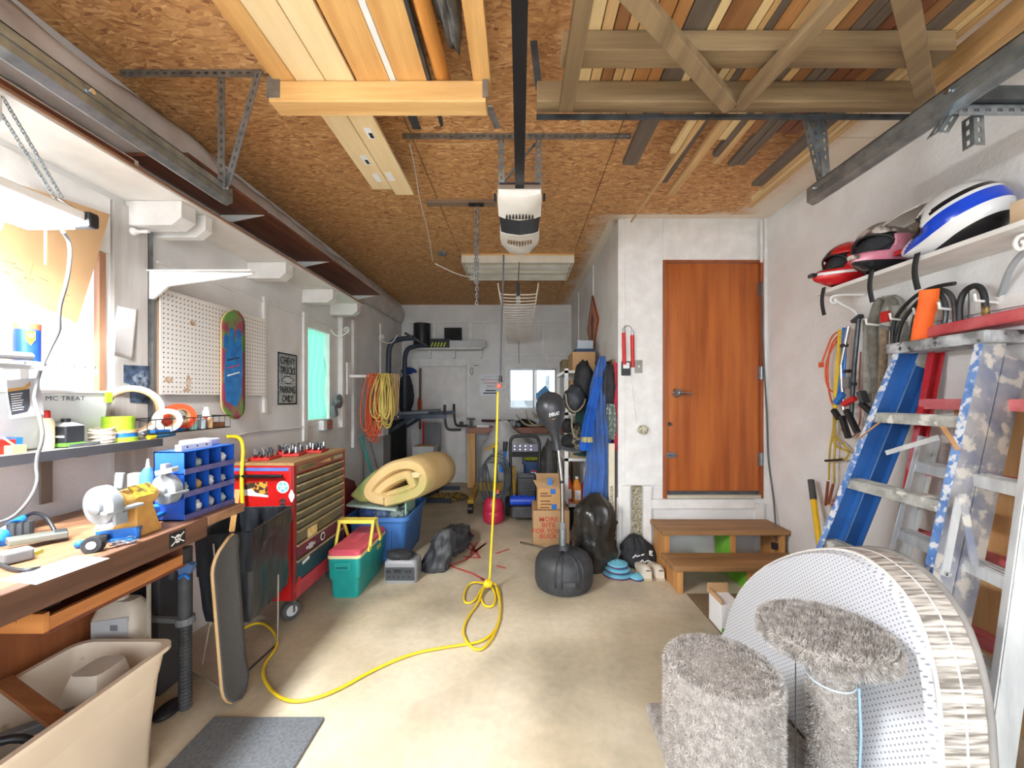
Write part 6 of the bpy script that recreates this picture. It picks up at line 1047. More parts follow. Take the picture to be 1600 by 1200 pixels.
# cartons
c0 = P(832, 850, 3.95); c1 = P(893, 850, 3.95); z1 = P(840, 797, 3.86).z
Yc = F*H/(852-CY); a = P(833, 852, Yc); c = P(890, 852, Yc); zt1 = P(840, 798, Yc).z
t = thing('carton', 'brown shipping carton with red slogan lettering on the floor', 'carton', ((a.x+c.x)/2, Yc+.2, 0)); MB().box((a.x, Yc, .001), (c.x, Yc+.38, zt1)).build('box', CARD, t, bevel=.003)
for s_, y, h_, w_ in (('MORE', 815, .045, .18), ('BITE', 824, .045, .13), ('FOR YOUR', 833, .045, .31), ('BUCK', 841.5, .045, .17)):
    q = P(857.5, y, Yc); text(s_, (q.x-w_/2, Yc, q.z), (1, 0, 0), (0, 0, 1), w_, h_, mat('carton_red_print', (206, 76, 50)), t, bold=.02, lift=.001)
Y2 = Yc+.05; a = P(840, 0, Y2); c = P(881, 0, Y2); zt2 = P(0, 763, Y2).z
t = thing('carton', 'tan open carton with blue tape patches on top of the slogan carton', 'carton', ((a.x+c.x)/2, Y2, zt1)); MB().box((a.x, Y2, zt1+.001), (c.x, Y2+.28, zt2)).build('box', mat('tan_carton', (204, 160, 106), (190, 144, 92), .85), t, bevel=.003)
TB = BLUEP
for x, y in ((864, 768), (866, 792)): q = P(x, y, Y2); MB().box((q.x-.025, Y2-.001, q.z-.025), (q.x+.025, Y2+.001, q.z+.025)).build('tape_patch', TB, t)
for x0, x1, y in ((844, 856, 771), (844, 862, 775), (844, 860, 783), (844, 862, 788), (844, 858, 793)): q = P(x0, y, Y2); q1 = P(x1, y, Y2); MB().box((q.x, Y2-.0008, q.z-.006), (q1.x, Y2+.001, q.z+.006)).build('print_line', mat('carton_ink', (120, 82, 48)), t)
MB().prism([(a.x, Y2, zt2), (c.x, Y2, zt2), (c.x-.03, Y2+.10, zt2+.05), (a.x-.04, Y2+.08, zt2+.06)], (0, .003, .003)).build('flap', CARD, t); MB().prism([(a.x, Y2+.28, zt2), (c.x, Y2+.28, zt2), (c.x, Y2+.33, zt2+.08), (a.x, Y2+.33, zt2+.08)], (0, .003, .003)).build('flap', CARD, t)
q = P(858, 757, Y2); MB().box((q.x-.012, Y2+.03, zt2+.02), (q.x+.03, Y2+.05, zt2+.09)).build('tape_patch', TB, t)
MB().cyl(PZ(813, 848, .012), PZ(868, 860, .012), .011, 10).build('steel_tube', CHROME, smooth=SM, label='short steel tube lying on the concrete before the slogan carton', cat='tube')
# speed bag on stand
sb = thing('speed_bag_stand', 'free standing black punching ball on chrome pole with round base', 'punching ball', (.32, 3.0, 0)); Ys = 2.95; c = V(((882-CX)/F*Ys, Ys+.05, 0))
R_ = .218; MB().lathe([(R_*.86, .001), (R_*.94, .01), (R_, .05), (R_*1.0, .15), (R_*.97, .19), (R_*.88, .225), (R_*.7, .25), (R_*.3, .265), (.05, .27), (.045, .30)], c, n=36).build('base', mat('base_black_rubber', (66, 67, 70), (52, 53, 56), .55, scale=20), sb, smooth=.7)
for a0 in (-1.75, -1.95, -1.2, -1.0): MB().tube([c+V((r_*math.cos(a0), r_*math.sin(a0), z)) for r_, z in ((.06, .272), (R_*.7, .253), (R_*.89, .227), (R_*.985, .19), (R_*1.012, .15), (R_*1.012, .07))], .006, 6).build('moulded_rib', MATS['base_black_rubber'], sb, smooth=2)
a0 = -1.5; q = c+V((R_*1.008*math.cos(a0), R_*1.008*math.sin(a0), .10)); MB().cbox(q, (.085, .006, .03), Matrix.Rotation(a0+math.pi/2, 3, 'Z')).build('brand_plate', RUBBER, sb)
pt_ = P(872, 702, Ys+.05); MB().cyl(c+V((-.005, 0, .27)), c+V((-.008, 0, .47)), .024, 12).build('pole_socket', GREY, sb, smooth=SM); MB().tube([c+V((-.008, 0, .45)), P(878, 755, Ys+.05), pt_], .0145, 12).build('pole', CHROME, sb, smooth=SM); MB().tube([c+V((-.008, 0, .30)), c+V((-.008, 0, .42))], .03, 12).build('spring', STEEL, sb, smooth=SM)
MB().cyl(P(878, 753, Ys+.05)-V((0, 0, .01)), P(878, 753, Ys+.05)+V((0, 0, .012)), .018, 12).build('pole_joint', BLACK, sb)
BLB_ = mat('punching_leather', (60, 62, 66), (50, 52, 56), .32, scale=14); top = P(857, 616, Ys+.05); bt_ = P(871, 703, Ys+.05); axb = (top-bt_).normalized(); Lb = (top-bt_).length
MB().lathe([(.032, 0), (.034, .02), (.030, .05), (.034, .10*1), (.045, .15), (.075, .205), (.102, .265), (.112, .315), (.106, .365), (.082, .41), (.048, .435), (.008, Lb+.02)], bt_, axb, 28).build('ball', BLB_, sb, smooth=.9)
BPR = [(.032, 0), (.034, .02), (.030, .05), (.034, .10), (.045, .15), (.075, .205), (.102, .265), (.112, .315), (.106, .365), (.082, .41), (.048, .435)]
def on_ball(o):
    lc = rootloc(sb)
    for q in o.data.vertices:
        p = q.co+lc; h_ = (p-bt_).dot(axb); r_ = .03
        for (r0, z0), (r1, z1) in zip(BPR, BPR[1:]):
            if z0 <= h_ <= z1: r_ = r0+(r1-r0)*(h_-z0)/(z1-z0)
        ac = bt_+axb*h_; dx = math.hypot(p.x-ac.x, p.z-ac.z); q.co.y = ac.y-math.sqrt(max(1e-5, r_*r_-dx*dx))-.004-lc.y
q0 = P(857.5, 651, Ys); on_ball(text('EVERLAST', q0, (1, 0, .22), (-.1, 0, 1), .078, .026, PAPER, sb, bold=.02))
cm_ = MB(); q1 = P(864, 655, Ys); cm_.prism([q1+V((-.014, 0, .008)), q1+V((0, 0, -.004)), q1+V((.022, 0, .014)), q1+V((0, 0, .004))], (0, -.0006, 0)); on_ball(cm_.build('chevron_mark', YEL, sb))
# black garbage bag
GB = mat('shiny_black_bag', (30, 29, 28), (58, 52, 46), .22, scale=5, bump=.9, bscale=10, detail=6); b = MB(); rings = []; c = V((.60, 3.30, 0))
PRF = (.84, .96, 1.02, 1.05, 1.04, 1.0, .96, .95, .97, .98, .95, .88, .74, .5, .2)
for k in range(43):
    v = k/42; z = .001+.62*v; k0 = min(int(v*14), 13); wx = .175*(PRF[k0]+(PRF[k0+1]-PRF[k0])*(v*14-k0))
    rings.append([c+V((.03*v+wx*math.cos(t)*(1+.2*noise.noise(V((math.cos(t)*2.5, math.sin(t)*2.5, v*5)))+.14*abs(noise.noise(V((math.cos(t)*6, math.sin(t)*6, v*12))))), wx*.85*math.sin(t)*(1+.16*noise.noise(V((math.cos(t)*2.5+4, math.sin(t)*2.5, v*5)))), z)) for t in [2*math.pi*i/72 for i in range(72)]])
b.loft(rings); b.build('garbage_bag', GB, smooth=1.2, label='shiny black garbage bag bulging against the hallway corner', cat='garbage bag')
# shelving unit with cartons
su = thing('metal_shelving', 'white metal shelving unit against the recess wall', 'shelving', (.7, 4.6, 0)); x0, x1, y0, y1 = .47, .845, 4.15, 5.0
for x, y in ((x0, y0), (x1-.04, y0), (x0, y1), (x1-.04, y1)): MB().box((x, y, 0), (x+.04, y+.03, 1.72)).build('post', PWHITE, su)
SZ = (.30, .78, 1.26, 1.70)
for z in SZ: MB().box((x0, y0, z-.03), (x1, y1, z)).build('shelf', PWHITE, su)
def crate(lo, hi, m, label, cat='carton'): return MB().box(lo, hi).build('carton', m, bevel=.003, label=label, cat=cat)
crate((.56, 4.2, 1.701), (.80, 4.6, 1.90), CARD, 'plain brown carton on the top of the metal shelving'); crate((.60, 4.25, 1.901), (.80, 4.5, 1.94), mat('navy_box', (40, 56, 96)), 'flat navy box on the plain brown carton', 'box'); crate((.62, 4.26, 1.941), (.79, 4.48, 2.03), mat('pale_blue_box', (178, 186, 196)), 'pale grey shoe box at the very top of the shelving', 'box')
crate((.50, 4.62, 1.701), (.62, 4.95, 1.86), mat('olive_tin', (122, 110, 70)), 'olive ammunition tin on the shelving top', 'tin'); crate((.53, 4.17, 1.261), (.78, 4.6, 1.60), CARD, 'tall brown carton on the upper shelf of the shelving'); crate((.52, 4.17, .781), (.80, 4.6, 1.10), mat('khaki_box', (170, 150, 116)), 'khaki storage carton on the middle shelf of the shelving')
for i, (x, m, lab) in enumerate(((.52, ORANGE, 'orange'), (.61, mat('amber_tin', (222, 140, 40)), 'amber'), (.70, REDP, 'red'))):
    c = V((x, 4.30-.06*i, .301)); t = thing('oil_jug', lab+' oil jug on the lower shelf of the metal shelving', 'jug', c); b = MB(); b.loft([rr(x-.04, x+.04, c.y-.07, c.y+.07, .301, .02, 3), rr(x-.04, x+.04, c.y-.07, c.y+.07, .49, .02, 3), rr(x-.015, x+.015, c.y-.03, c.y+.01, .55, .008, 3)]); b.build('body', m, t, smooth=.6); MB().lathe([(.018, .55), (.018, .575)], (x, c.y-.01, 0), n=10).build('cap', PWHITE, t); MB().box((x-.03, c.y-.073, .34), (x+.03, c.y-.07, .44)).build('label', PAPER, t)
MB().box((.52, 4.2, .001), (.80, 4.6, .24)).build('black_case', BLACKM, label='black case under the lowest shelf of the shelving', cat='case', bevel=.01)
# clothes rail: coverall, jackets, bag
hk = MB().box((XQ-.03, 3.55, 1.70), (XQ-.0005, 4.1, 1.76)); hk = hk.build('coat_rail', wood('coat_rail', (150, 120, 92), (128, 98, 72), 'Y'), label='wooden coat rail with black hooks on the recess wall', cat='coat rail'); [MB().tube([(XQ-.03, y, 1.73), (XQ-.09, y, 1.74), (XQ-.10, y, 1.78)], .006, 6).build('hook', BLACK, hk) for y in (3.6, 3.7, 3.8, 3.9, 4.0)]
def garment(name, label, cat, rings_, m, seed, amp=.16, n=64, parent=None, fold=5):
    n = 64; rings_ = [tuple(a+(b_-a)*k/4 for a, b_ in zip(r0, r1)) for r0, r1 in zip(rings_, rings_[1:]) for k in range(4)]+[rings_[-1]]
    b = MB(); R_ = []
    for (cx, cy, z, hx, hy) in rings_: R_.append([V((cx+hx*math.cos(t)*(1+amp*math.sin(fold*t+seed)*.5+amp*.8*math.sin(11*t+seed+2*z)+amp*noise.noise(V((math.cos(t)*3+seed, math.sin(t)*3, z*3)))), cy+hy*math.sin(t)*(1+amp*math.sin(fold*t+seed)*.6+amp*.8*math.sin(11*t+seed+2*z)+amp*noise.noise(V((math.cos(t)*3, seed, z*9)))), z)) for t in [2*math.pi*i/n for i in range(n)]])
    b.loft(R_); return b.build(name, m, parent, smooth=1.3, label=label, cat=cat)
BLU = mat('coverall_blue', (60, 104, 176), (72, 92, 136), .85, scale=6, bump=.25, bscale=30); cv = thing('coverall', 'blue work coverall with reflective cuff hanging from the coat rail', 'coverall', (.70, 3.56, .45)); Yv = 3.50
def gx(x): return (x-CX)/F*Yv
def gz(y): return H-(y-CY)/F*Yv
garment('body', None, None, [(gx(943), Yv+.05, gz(556), .022, .03), (gx(940), Yv+.03, gz(575), .045, .05), (gx(936), Yv+.02, gz(605), .065, .07), (gx(934), Yv, gz(640), .085, .08), (gx(935), Yv, gz(680), .09, .08), (gx(936), Yv, gz(730), .095, .08), (gx(932), Yv, gz(770), .10, .08), (gx(930), Yv, gz(795), .095, .075)], BLU, 2, .22, 32, cv)
sl = garment('sleeve', None, None, [(gx(935), Yv-.03, gz(590), .03, .03), (gx(924), Yv-.06, gz(630), .04, .04), (gx(917), Yv-.07, gz(665), .045, .045), (gx(914), Yv-.07, gz(690), .047, .045), (gx(912), Yv-.07, gz(702), .04, .04)], mat('sleeve_blue', (30, 100, 200), (28, 84, 170), .85), 5, .16, 24, cv); MB().lathe([(.051, 0), (.053, .0), (.053, .045), (.05, .045)], (gx(915), Yv-.07, gz(689)), n=20).build('reflective_band', mat('reflective_yellow', (206, 200, 120), (190, 176, 110), .4), sl, smooth=.6)
garment('quilted_vest', 'black quilted vest hanging beside the coverall', 'vest', [(.80, 3.50, 1.70, .03, .04), (.79, 3.50, 1.62, .06, .07), (.79, 3.50, 1.54, .058, .075), (.79, 3.5, 1.50, .066, .08), (.79, 3.5, 1.42, .06, .075), (.79, 3.5, 1.36, .05, .06)], mat('black_quilt', (46, 46, 50), (30, 30, 34), .7, scale=14), 8, .1)
garment('grey_jacket', 'dark green patterned jacket hanging under the quilted vest', 'jacket', [(.80, 3.47, 1.36, .04, .05), (.80, 3.47, 1.25, .055, .06), (.80, 3.47, 1.12, .05, .06), (.80, 3.47, 1.05, .03, .04)], mat('green_grey_print', (84, 100, 92), (150, 156, 150), .6, scale=50, mixlo=.5, mixhi=.6), 11, .12)
garment('navy_coat', 'navy coat hanging low behind the coverall', 'coat', [(.79, 3.56, 1.2, .05, .06), (.79, 3.56, 1.0, .055, .06), (.79, 3.55, .8, .04, .05), (.785, 3.55, .62, .02, .03)], mat('dark_navy_cloth', (30, 38, 62), (22, 28, 48), .9), 13, .15)
garment('red_coat', 'red coat sliver hanging against the recess corner', 'coat', [(.835, 3.46, 1.72, .012, .02), (.835, 3.46, 1.4, .016, .03), (.835, 3.46, 1.05, .016, .03), (.835, 3.46, .95, .010, .02)], mat('cherry_cloth', (196, 50, 70), (176, 40, 60), .85), 15, .1)
garment('green_jacket', 'green jacket hanging behind the coverall sleeve', 'jacket', [(.66, 3.90, 1.50, .04, .05), (.64, 3.90, 1.30, .07, .08), (.63, 3.90, 1.0, .09, .09), (.63, 3.90, .85, .09, .08)], mat('bottle_green_cloth', (56, 92, 84), (42, 72, 66), .9), 19, .15)
bk = thing('backpack', 'black backpack hanging from the coat rail beside the cartons', 'backpack', (.57, 3.7, 1.3)); MB().ell((.61, 3.78, 1.56), (.10, .12, .20), 18, 12, lambda d: bag(d, 23, .22)).build('upper_bag', BLF, bk, smooth=2); MB().ell((.51, 3.68, 1.40), (.10, .08, .13), 18, 12, lambda d: bag(d, 27, .15)).build('pocket', mat('charcoal_nylon', (52, 56, 62), (36, 40, 46), .55), bk, smooth=2); MB().tube(chaikin([(.42, 3.62, 1.45), (.43, 3.60, 1.33), (.50, 3.58, 1.27), (.58, 3.60, 1.34), (.60, 3.62, 1.40)], 2), .009, 6).build('piping', mat('khaki_strap', (150, 140, 116)), bk, smooth=2); MB().tube(chaikin([(.48, 3.6, 1.27), (.47, 3.6, 1.15), (.50, 3.6, 1.05)], 2), .01, 6).build('strap', MATS['khaki_strap'], bk, smooth=2)
MB().ell((.45, 3.72, 1.15), (.06, .07, .07), 14, 10, lambda d: bag(d, 29, .2)).build('hockey_glove', BLACKM, smooth=2, label='black padded glove hanging below the backpack', cat='glove')
MB().ell((.55, 3.70, 1.05), (.07, .06, .11), 14, 10, lambda d: bag(d, 33, .35, 3)).build('camo_pouch', mat('camo_cloth', (140, 128, 106), (56, 52, 46), .9, scale=24, mixlo=.45, mixhi=.52), smooth=2, label='camouflage pouch hanging under the backpack', cat='pouch')
t = thing('brimmed_hat', 'black hat with wide brim hanging beside the shelving', 'hat', (.46, 3.78, .95)); MB().ell((.47, 3.78, 1.0), (.08, .08, .07), 16, 10).build('crown', BLACKM, t, smooth=2); MB().lathe([(.07, 0), (.12, -.008), (.12, 0), (.07, .008)], (.49, 3.76, .94), (.1, -.2, 1), 20).build('brim', GREY, t, smooth=.6)
lv_ = thing('level_case', 'cream cardboard tube box standing against the recess corner', 'box', (.80, 3.5, 0)); MB().box((.765, 3.40, .001), (.815, 3.45, 1.02)).build('body', mat('cream_box', (226, 216, 192), (214, 202, 176), .7), lv_, bevel=.003); text('CARDER', (.80, 3.3995, .50), (0, 0, 1), (-1, 0, 0), .16, .024, BLACKM, lv_, lift=.001)
ds_ = P(935, 505, 0.0+4.1); t = thing('diamond_sign', 'orange diamond road sign hung on the recess wall', 'sign', (XQ-.02, 4.4, 1.9)); q = [PX(926, 458, XQ-.02), PX(936.5, 503, XQ-.02), PX(926, 552, XQ-.02), PX(917.5, 522, XQ-.02)]
yc = 4.62; q = [V((XQ-.012, yc, 2.62)), V((XQ-.012, yc-.36, 2.26)), V((XQ-.012, yc, 1.90)), V((XQ-.012, yc+.36, 2.26))]; MB().prism(q, (.008, 0, 0)).build('plate', mat('faded_orange_sign', (206, 112, 66), (190, 96, 54), .4), t); cm = sum(q, V())/4; MB().prism([cm.lerp(p, .97)+V((-.002, 0, 0)) for p in q]+[q[0].lerp(cm, .03)+V((-.002, 0, 0))], (.001, 0, 0)).build('face', MATS['faded_orange_sign'], t); b = MB()
for i in range(4): b.bar(q[i].lerp(cm, .05)+V((-.004, 0, 0)), q[(i+1) % 4].lerp(cm, .05)+V((-.004, 0, 0)), .018, .002, (1, 0, 0))
b.build('border', BLACKM, t); MB().prism([cm+V((-.005, a, c_)) for a, c_ in ((-.06, -.2), (.06, -.2), (.06, .02), (.11, .02), (0, .16), (-.11, .02), (-.06, .02))], (.001, 0, 0)).build('symbol', mat('sign_dark_symbol', (96, 70, 60)), t)
# ---------------------------------------------------------------- entry wall things
nk = thing('nunchaku', 'pair of red foam nunchaku hanging on the wall by the door', 'nunchaku', P(982, 575, YD-.03)); [MB().cyl(P(x, y0, YD-.03), P(x+1, y1, YD-.03), .016, 12).build('grip', REDP, nk, smooth=SM) for x, y0, y1 in ((974.5, 520, 570), (988, 524, 574))]; [MB().cyl(P(x, y, YD-.03), P(x, y+6, YD-.03), .011, 10).build('end_cap', CHROME, nk) for x, y in ((974.5, 514), (988, 518))]; MB().tube(chaikin([P(974.5, 514, YD-.03), P(977, 509, YD-.03), P(985, 509, YD-.03), P(988, 518, YD-.03)], 2), .004, 5).build('link_chain', STEEL, nk); MB().cyl(P(980, 509, YD), P(980, 509, YD-.035), .004, 6).build('nail', STEEL, nk)
a = P(970, 565, YD); c = P(984, 587, YD); t = thing('opener_button', 'black wall control panel with white button by the door', 'wall control', (a.x, YD-.02, c.z)); MB().box((a.x, YD-.03, c.z), (c.x, YD-.011, a.z)).build('case', BLACK, t, bevel=.003); MB().box((a.x+.012, YD-.034, c.z+.06), (c.x-.012, YD-.03, a.z-.012)).build('button', PWHITE, t)
a = P(991, 563, YD); c = P(1003, 583, YD); t = thing('light_switch', 'steel light switch plate on the wall by the door', 'switch', (a.x, YD-.02, c.z)); MB().box((a.x, YD-.016, c.z), (c.x, YD-.011, a.z)).build('plate', mat('brushed_plate', (150, 148, 140), (130, 128, 120), .4, .6), t); MB().cbox(((a.x+c.x)/2, YD-.02, (a.z+c.z)/2), (.01, .012, .02)).build('toggle', PWHITE, t)
c = P(1003, 671, YD); MB().ell((c.x, YD-.035, c.z), (.045, .035, .038), 16, 10, lambda d: bag(d, 3, .08)).build('wall_speaker', mat('speckled_ball', (206, 198, 172), (120, 116, 96), .7, scale=60, mixlo=.5, mixhi=.62), smooth=2, label='round speckled ball fixed to the wall by the door', cat='ball')
MB().tube(chaikin([P(986, 585, YD-.013), P(990, 630, YD-.013), P(995, 662, YD-.02)], 1), .003, 5).build('thin_wire', WHITE2, label='thin white wire running from the wall control to the ball', cat='wire')
t = thing('power_cable', 'grey cable with black plug hanging beside the door frame', 'cable', P(1212, 850, YD-.25)); MB().tube(chaikin([P(1189, 440, YD-.03), P(1193, 560, YD-.03), P(1199, 660, YD-.03), P(1200, 720, YD-.05), P(1208, 770, YD-.10), P(1212, 820, YD-.22), P(1212, 845, YD-.28)], 2), .007, 7).build('cord', mat('mid_grey_cord', (96, 96, 94), (84, 84, 82)), t, smooth=2); q = P(1210, 853, YD-.28); MB().cbox(q, (.04, .03, .05)).build('plug', BLACK, t, bevel=.004)
MB().tube([P(1190, 345, YD-.03), P(1190, 410, YD-.03)], .012, 8).build('conduit', WHITE2, label='white painted conduit stub above the door corner', cat='conduit')
# wooden steps
sp_ = thing('wooden_steps', 'two tread wooden steps with green painted inner boards before the door', 'steps', (1.6, 3.1, 0)); SWD = wood('step_tread_wood', (170, 128, 84), (136, 98, 62), 'X'); SWS = wood('step_side_wood', (206, 152, 90), (184, 124, 66), 'Z')
MB().box((1.115, 3.10, .335), (2.115, 3.40, .373)).build('tread', SWD, sp_, bevel=.004); MB().box((1.10, 2.84, .165), (2.10, 3.10, .203)).build('tread', SWD, sp_, bevel=.004)
def stringer(x0, x1, m, nm='stringer'):
    MB().prism([(x0, 2.86, 0), (x0, 2.86, .164), (x0, 3.12, .164), (x0, 3.12, .334), (x0, 3.38, .334), (x0, 3.38, 0)], (x1-x0, 0, 0)).build(nm, m, sp_, bevel=.003)
stringer(1.14, 1.18, SWS); stringer(2.05, 2.09, SWS); GRN = mat('lime_green_paint', (126, 196, 60), (108, 176, 48), .6); stringer(1.66, 1.70, SWS); MB().prism([(1.655, 2.90, .001), (1.655, 2.90, .16), (1.655, 3.13, .16), (1.655, 3.13, .33), (1.655, 3.36, .33), (1.655, 3.36, .001)], (.004, 0, 0)).build('green_face', GRN, sp_); MB().bar((1.70, 3.2, .2), (1.76, 3.35, .33), .02, .1).build('teal_offcut', mat('teal_board_paint', (70, 130, 140)), sp_)
# sliding discs, drawstring bag, shoes
for i, (x, y, r_, z, lab) in enumerate(((968, 902, .125, 0, 'largest aqua disc at the bottom of the stack by the corner'), (969, 897, .105, .035, 'middle aqua disc of the stack by the corner'), (970, 890, .085, .07, 'smallest aqua disc on top of the stack by the corner'), (995, 903, .058, 0, 'little aqua disc lying alone by the sneakers'))):
    c = PZ(968, 902, 0) if i < 3 else PZ(995, 904, 0); c = c+V((0, .06 if i < 3 else 0, z+.001)); t = thing('sliding_disc', lab, 'disc', c); MB().lathe([(r_*.97, 0), (r_, .006), (r_*.97, .012)], c, n=32).build('rim', mat('maroon_rim', (120, 50, 76), (60, 60, 110)), t, smooth=.7); MB().lathe([(r_*.96, .012), (r_*.9, .020), (r_*.5, .030), (r_*.3, .034), (.01, .034)], c, n=32).build('dome', mat('aqua_plastic', (120, 196, 216), (104, 182, 206), .35), t, smooth=.7); MB().lathe([(.014, .034), (.012, .046), (.004, .048)], c, n=12).build('knob', mat('aqua_knob', (90, 160, 190)), t)
c = PZ(1012, 897, 0)+V((0, .16, 0)); b = MB(); rings = []
for k in range(10):
    v = k/9; hx = .145*(.9, 1.0, 1.02, 1.02, 1.0, .94, .86, .74, .56, .3)[k]; rings.append([c+V((-.01-.05*v+hx*math.cos(t)*(1+.25*noise.noise(V((math.cos(t)*3, math.sin(t)*3, v*4)))), .075*(1-.45*v)*math.sin(t)*(1+.4*noise.noise(V((math.cos(t)*4+5, math.sin(t)*4, v*5)))), .001+.255*v)) for t in [2*math.pi*i/48 for i in range(48)]])
t = thing('drawstring_bag', 'black drawstring bag with white scrawl leaning behind the sneakers', 'bag', c); b.loft(rings); b.build('sack', BLF, t, smooth=1.4)
WT = PAPER
for p0, p1 in (((-.10, .10), (-.07, .125)), ((-.07, .11), (-.04, .12)), ((-.03, .12), (-.005, .13)), ((.04, .155), (.04, .125)), ((.04, .155), (.065, .15)), ((.04, .14), (.06, .138)), ((.04, .125), (.066, .12)), ((-.04, .06), (-.02, .085)), ((-.02, .085), (-.005, .062)), ((.0, .066), (.03, .08)), ((.03, .08), (.05, .066))): MB().bar(c+V((p0[0], -.088+.12*max(0, p0[1]-.1), p0[1])), c+V((p1[0], -.088+.12*max(0, p1[1]-.1), p1[1])), .004, .008).build('white_print', WT, t)
for x in (1013, 1033):
    c = PZ(x, 908, 0); t = thing('sneaker', 'white sneaker standing heel out by the wooden steps', 'shoe', c, 'pair of white sneakers'); SH = mat('offwhite_canvas', (232, 222, 206), (214, 202, 182), .7)
    b = MB(); rings = []
    for v, hw, hz in ((0, .026, .075), (.1, .036, .085), (.3, .038, .082), (.5, .04, .06), (.75, .045, .048), (.93, .036, .036), (1, .015, .02)):
        y = c.y+.27*v; rings.append([V((c.x+hw*a, y, .018+hz*z_)) for a, z_ in ((-1, 0), (-1, .5), (-.75, .9), (0, 1), (.75, .9), (1, .5), (1, 0))])
    b.loft(rings); b.build('upper', SH, t, smooth=1); b = MB(); b.loft([[V((c.x+a*.042, c.y-.004+.28*v, z)) for a, v in ((-.7, 0), (.7, 0), (.95, .2), (1, .7), (.6, 1), (-.6, 1), (-1, .7), (-.95, .2))] for z in (.001, .02)]); b.build('sole', mat('gum_sole', (206, 190, 160)), t); MB().cbox((c.x, c.y-.001, .08), (.035, .003, .012)).build('heel_tab', GREY, t)
# yellow drop cord
dcx = thing('drop_cord', 'yellow extension cord hanging from the ceiling with a looped knot on the floor', 'extension cord', (-.13, 2.85, 0)); Yc = 2.9
MB().tube(chaikin([P(787, 398, 2.92), P(786, 450, 2.9), P(783, 520, 2.9), P(782, 590, 2.9)], 2), .006, 7).build('black_lead', mat('slate_lead', (70, 72, 84), (90, 92, 104)), dcx, smooth=2)
MB().tube([P(782, 587, 2.9), P(782, 597, 2.9)], [.012, .015], 10).build('plug', BLACK, dcx, smooth=SM); MB().ell(P(780, 603, 2.9), (.02, .02, .022), 12, 8).build('socket', mat('pink_socket', (226, 120, 100)), dcx, smooth=2); MB().tube(chaikin([P(774, 609, 2.9), P(784, 611, 2.9), P(792, 602, 2.9), P(789, 598, 2.9)], 2), .006, 6).build('hook', GREY, dcx, smooth=2)
MB().tube(chaikin([P(778, 612, 2.9), P(777, 660, 2.9), P(774, 740, 2.9), P(769, 830, 2.9), P(765, 905, 2.88)], 2), .0085, 8).build('hanging_run', YEL, dcx, smooth=2)
def fl(x, y, z=.011): return PZ(x, y, z)
def lp(pts, nm, closed=True, r=.0075): MB().tube(chaikin(pts, 2, closed), r, 8, closed).build(nm, YEL, dcx, smooth=2)
lp([fl(762, 912, .05), fl(735, 908), fl(724, 928), fl(726, 944), fl(742, 940), fl(752, 920, .02)], 'loop'); lp([fl(760, 912, .05), fl(750, 930), fl(756, 948), fl(772, 948), fl(775, 930), fl(768, 916, .02)], 'loop')
lp([fl(762, 908, .06), fl(778, 914, .03), fl(783, 945), fl(780, 975), fl(765, 1005), fl(748, 1018), fl(730, 1006), fl(722, 985), fl(732, 962), fl(746, 945), fl(754, 920, .04)], 'loop')
lp([fl(775, 916, .04), fl(784, 950), fl(776, 985), fl(752, 1003), fl(726, 1007), fl(690, 1012), fl(640, 1022), fl(580, 1048), fl(525, 1080), fl(480, 1095), fl(450, 1096), fl(425, 1082), fl(410, 1058), fl(412, 1038), fl(430, 1016), fl(434, 1000), fl(425, 983), fl(408, 972), fl(385, 978), fl(372, 992)], 'floor_run', False)
MB().ell(fl(762, 912, .055), (.035, .03, .03), 12, 8, lambda d: bag(d, 4, .2)).build('knot', YEL, dcx, smooth=2)
# ---------------------------------------------------------------- right wall: helmet shelf
hs = thing('helmet_shelf', 'white shelf on scrolled brackets carrying the helmets', 'shelf', (2.0, 2.0, 2.05)); ZS = 2.075
MB().box((1.87, 1.45, ZS-.022), (XR-.001, 2.50, ZS)).build('board', WHITE2, hs, bevel=.003)
def scr(y, s_=1):
    pts = [(XR-.002, 0), (1.93, 0), (1.905, -.03), (1.92, -.055), (1.945, -.045), (1.94, -.025)]; b = MB(); b.tube(chaikin([(x, y, ZS-.03+z*s_) for x, z in pts], 2), .008, 6); b.tube(chaikin([(1.93, y, ZS-.06), (2.0, y, ZS-.10), (2.06, y, ZS-.13), (2.10, y, ZS-.20), (2.11, y, ZS-.26)], 2), .008, 6); b.build('bracket', WHITE2, hs, smooth=2)
scr(2.44); scr(1.53, 1.2)
MB().box((1.90, 1.36, ZS+.001), (2.12, 1.54, ZS+.09)).build('wood_box', mat('pale_wood_box', (216, 190, 158), (200, 172, 138)), bevel=.003, label='pale wooden box on the helmet shelf beside the blue helmet', cat='box')
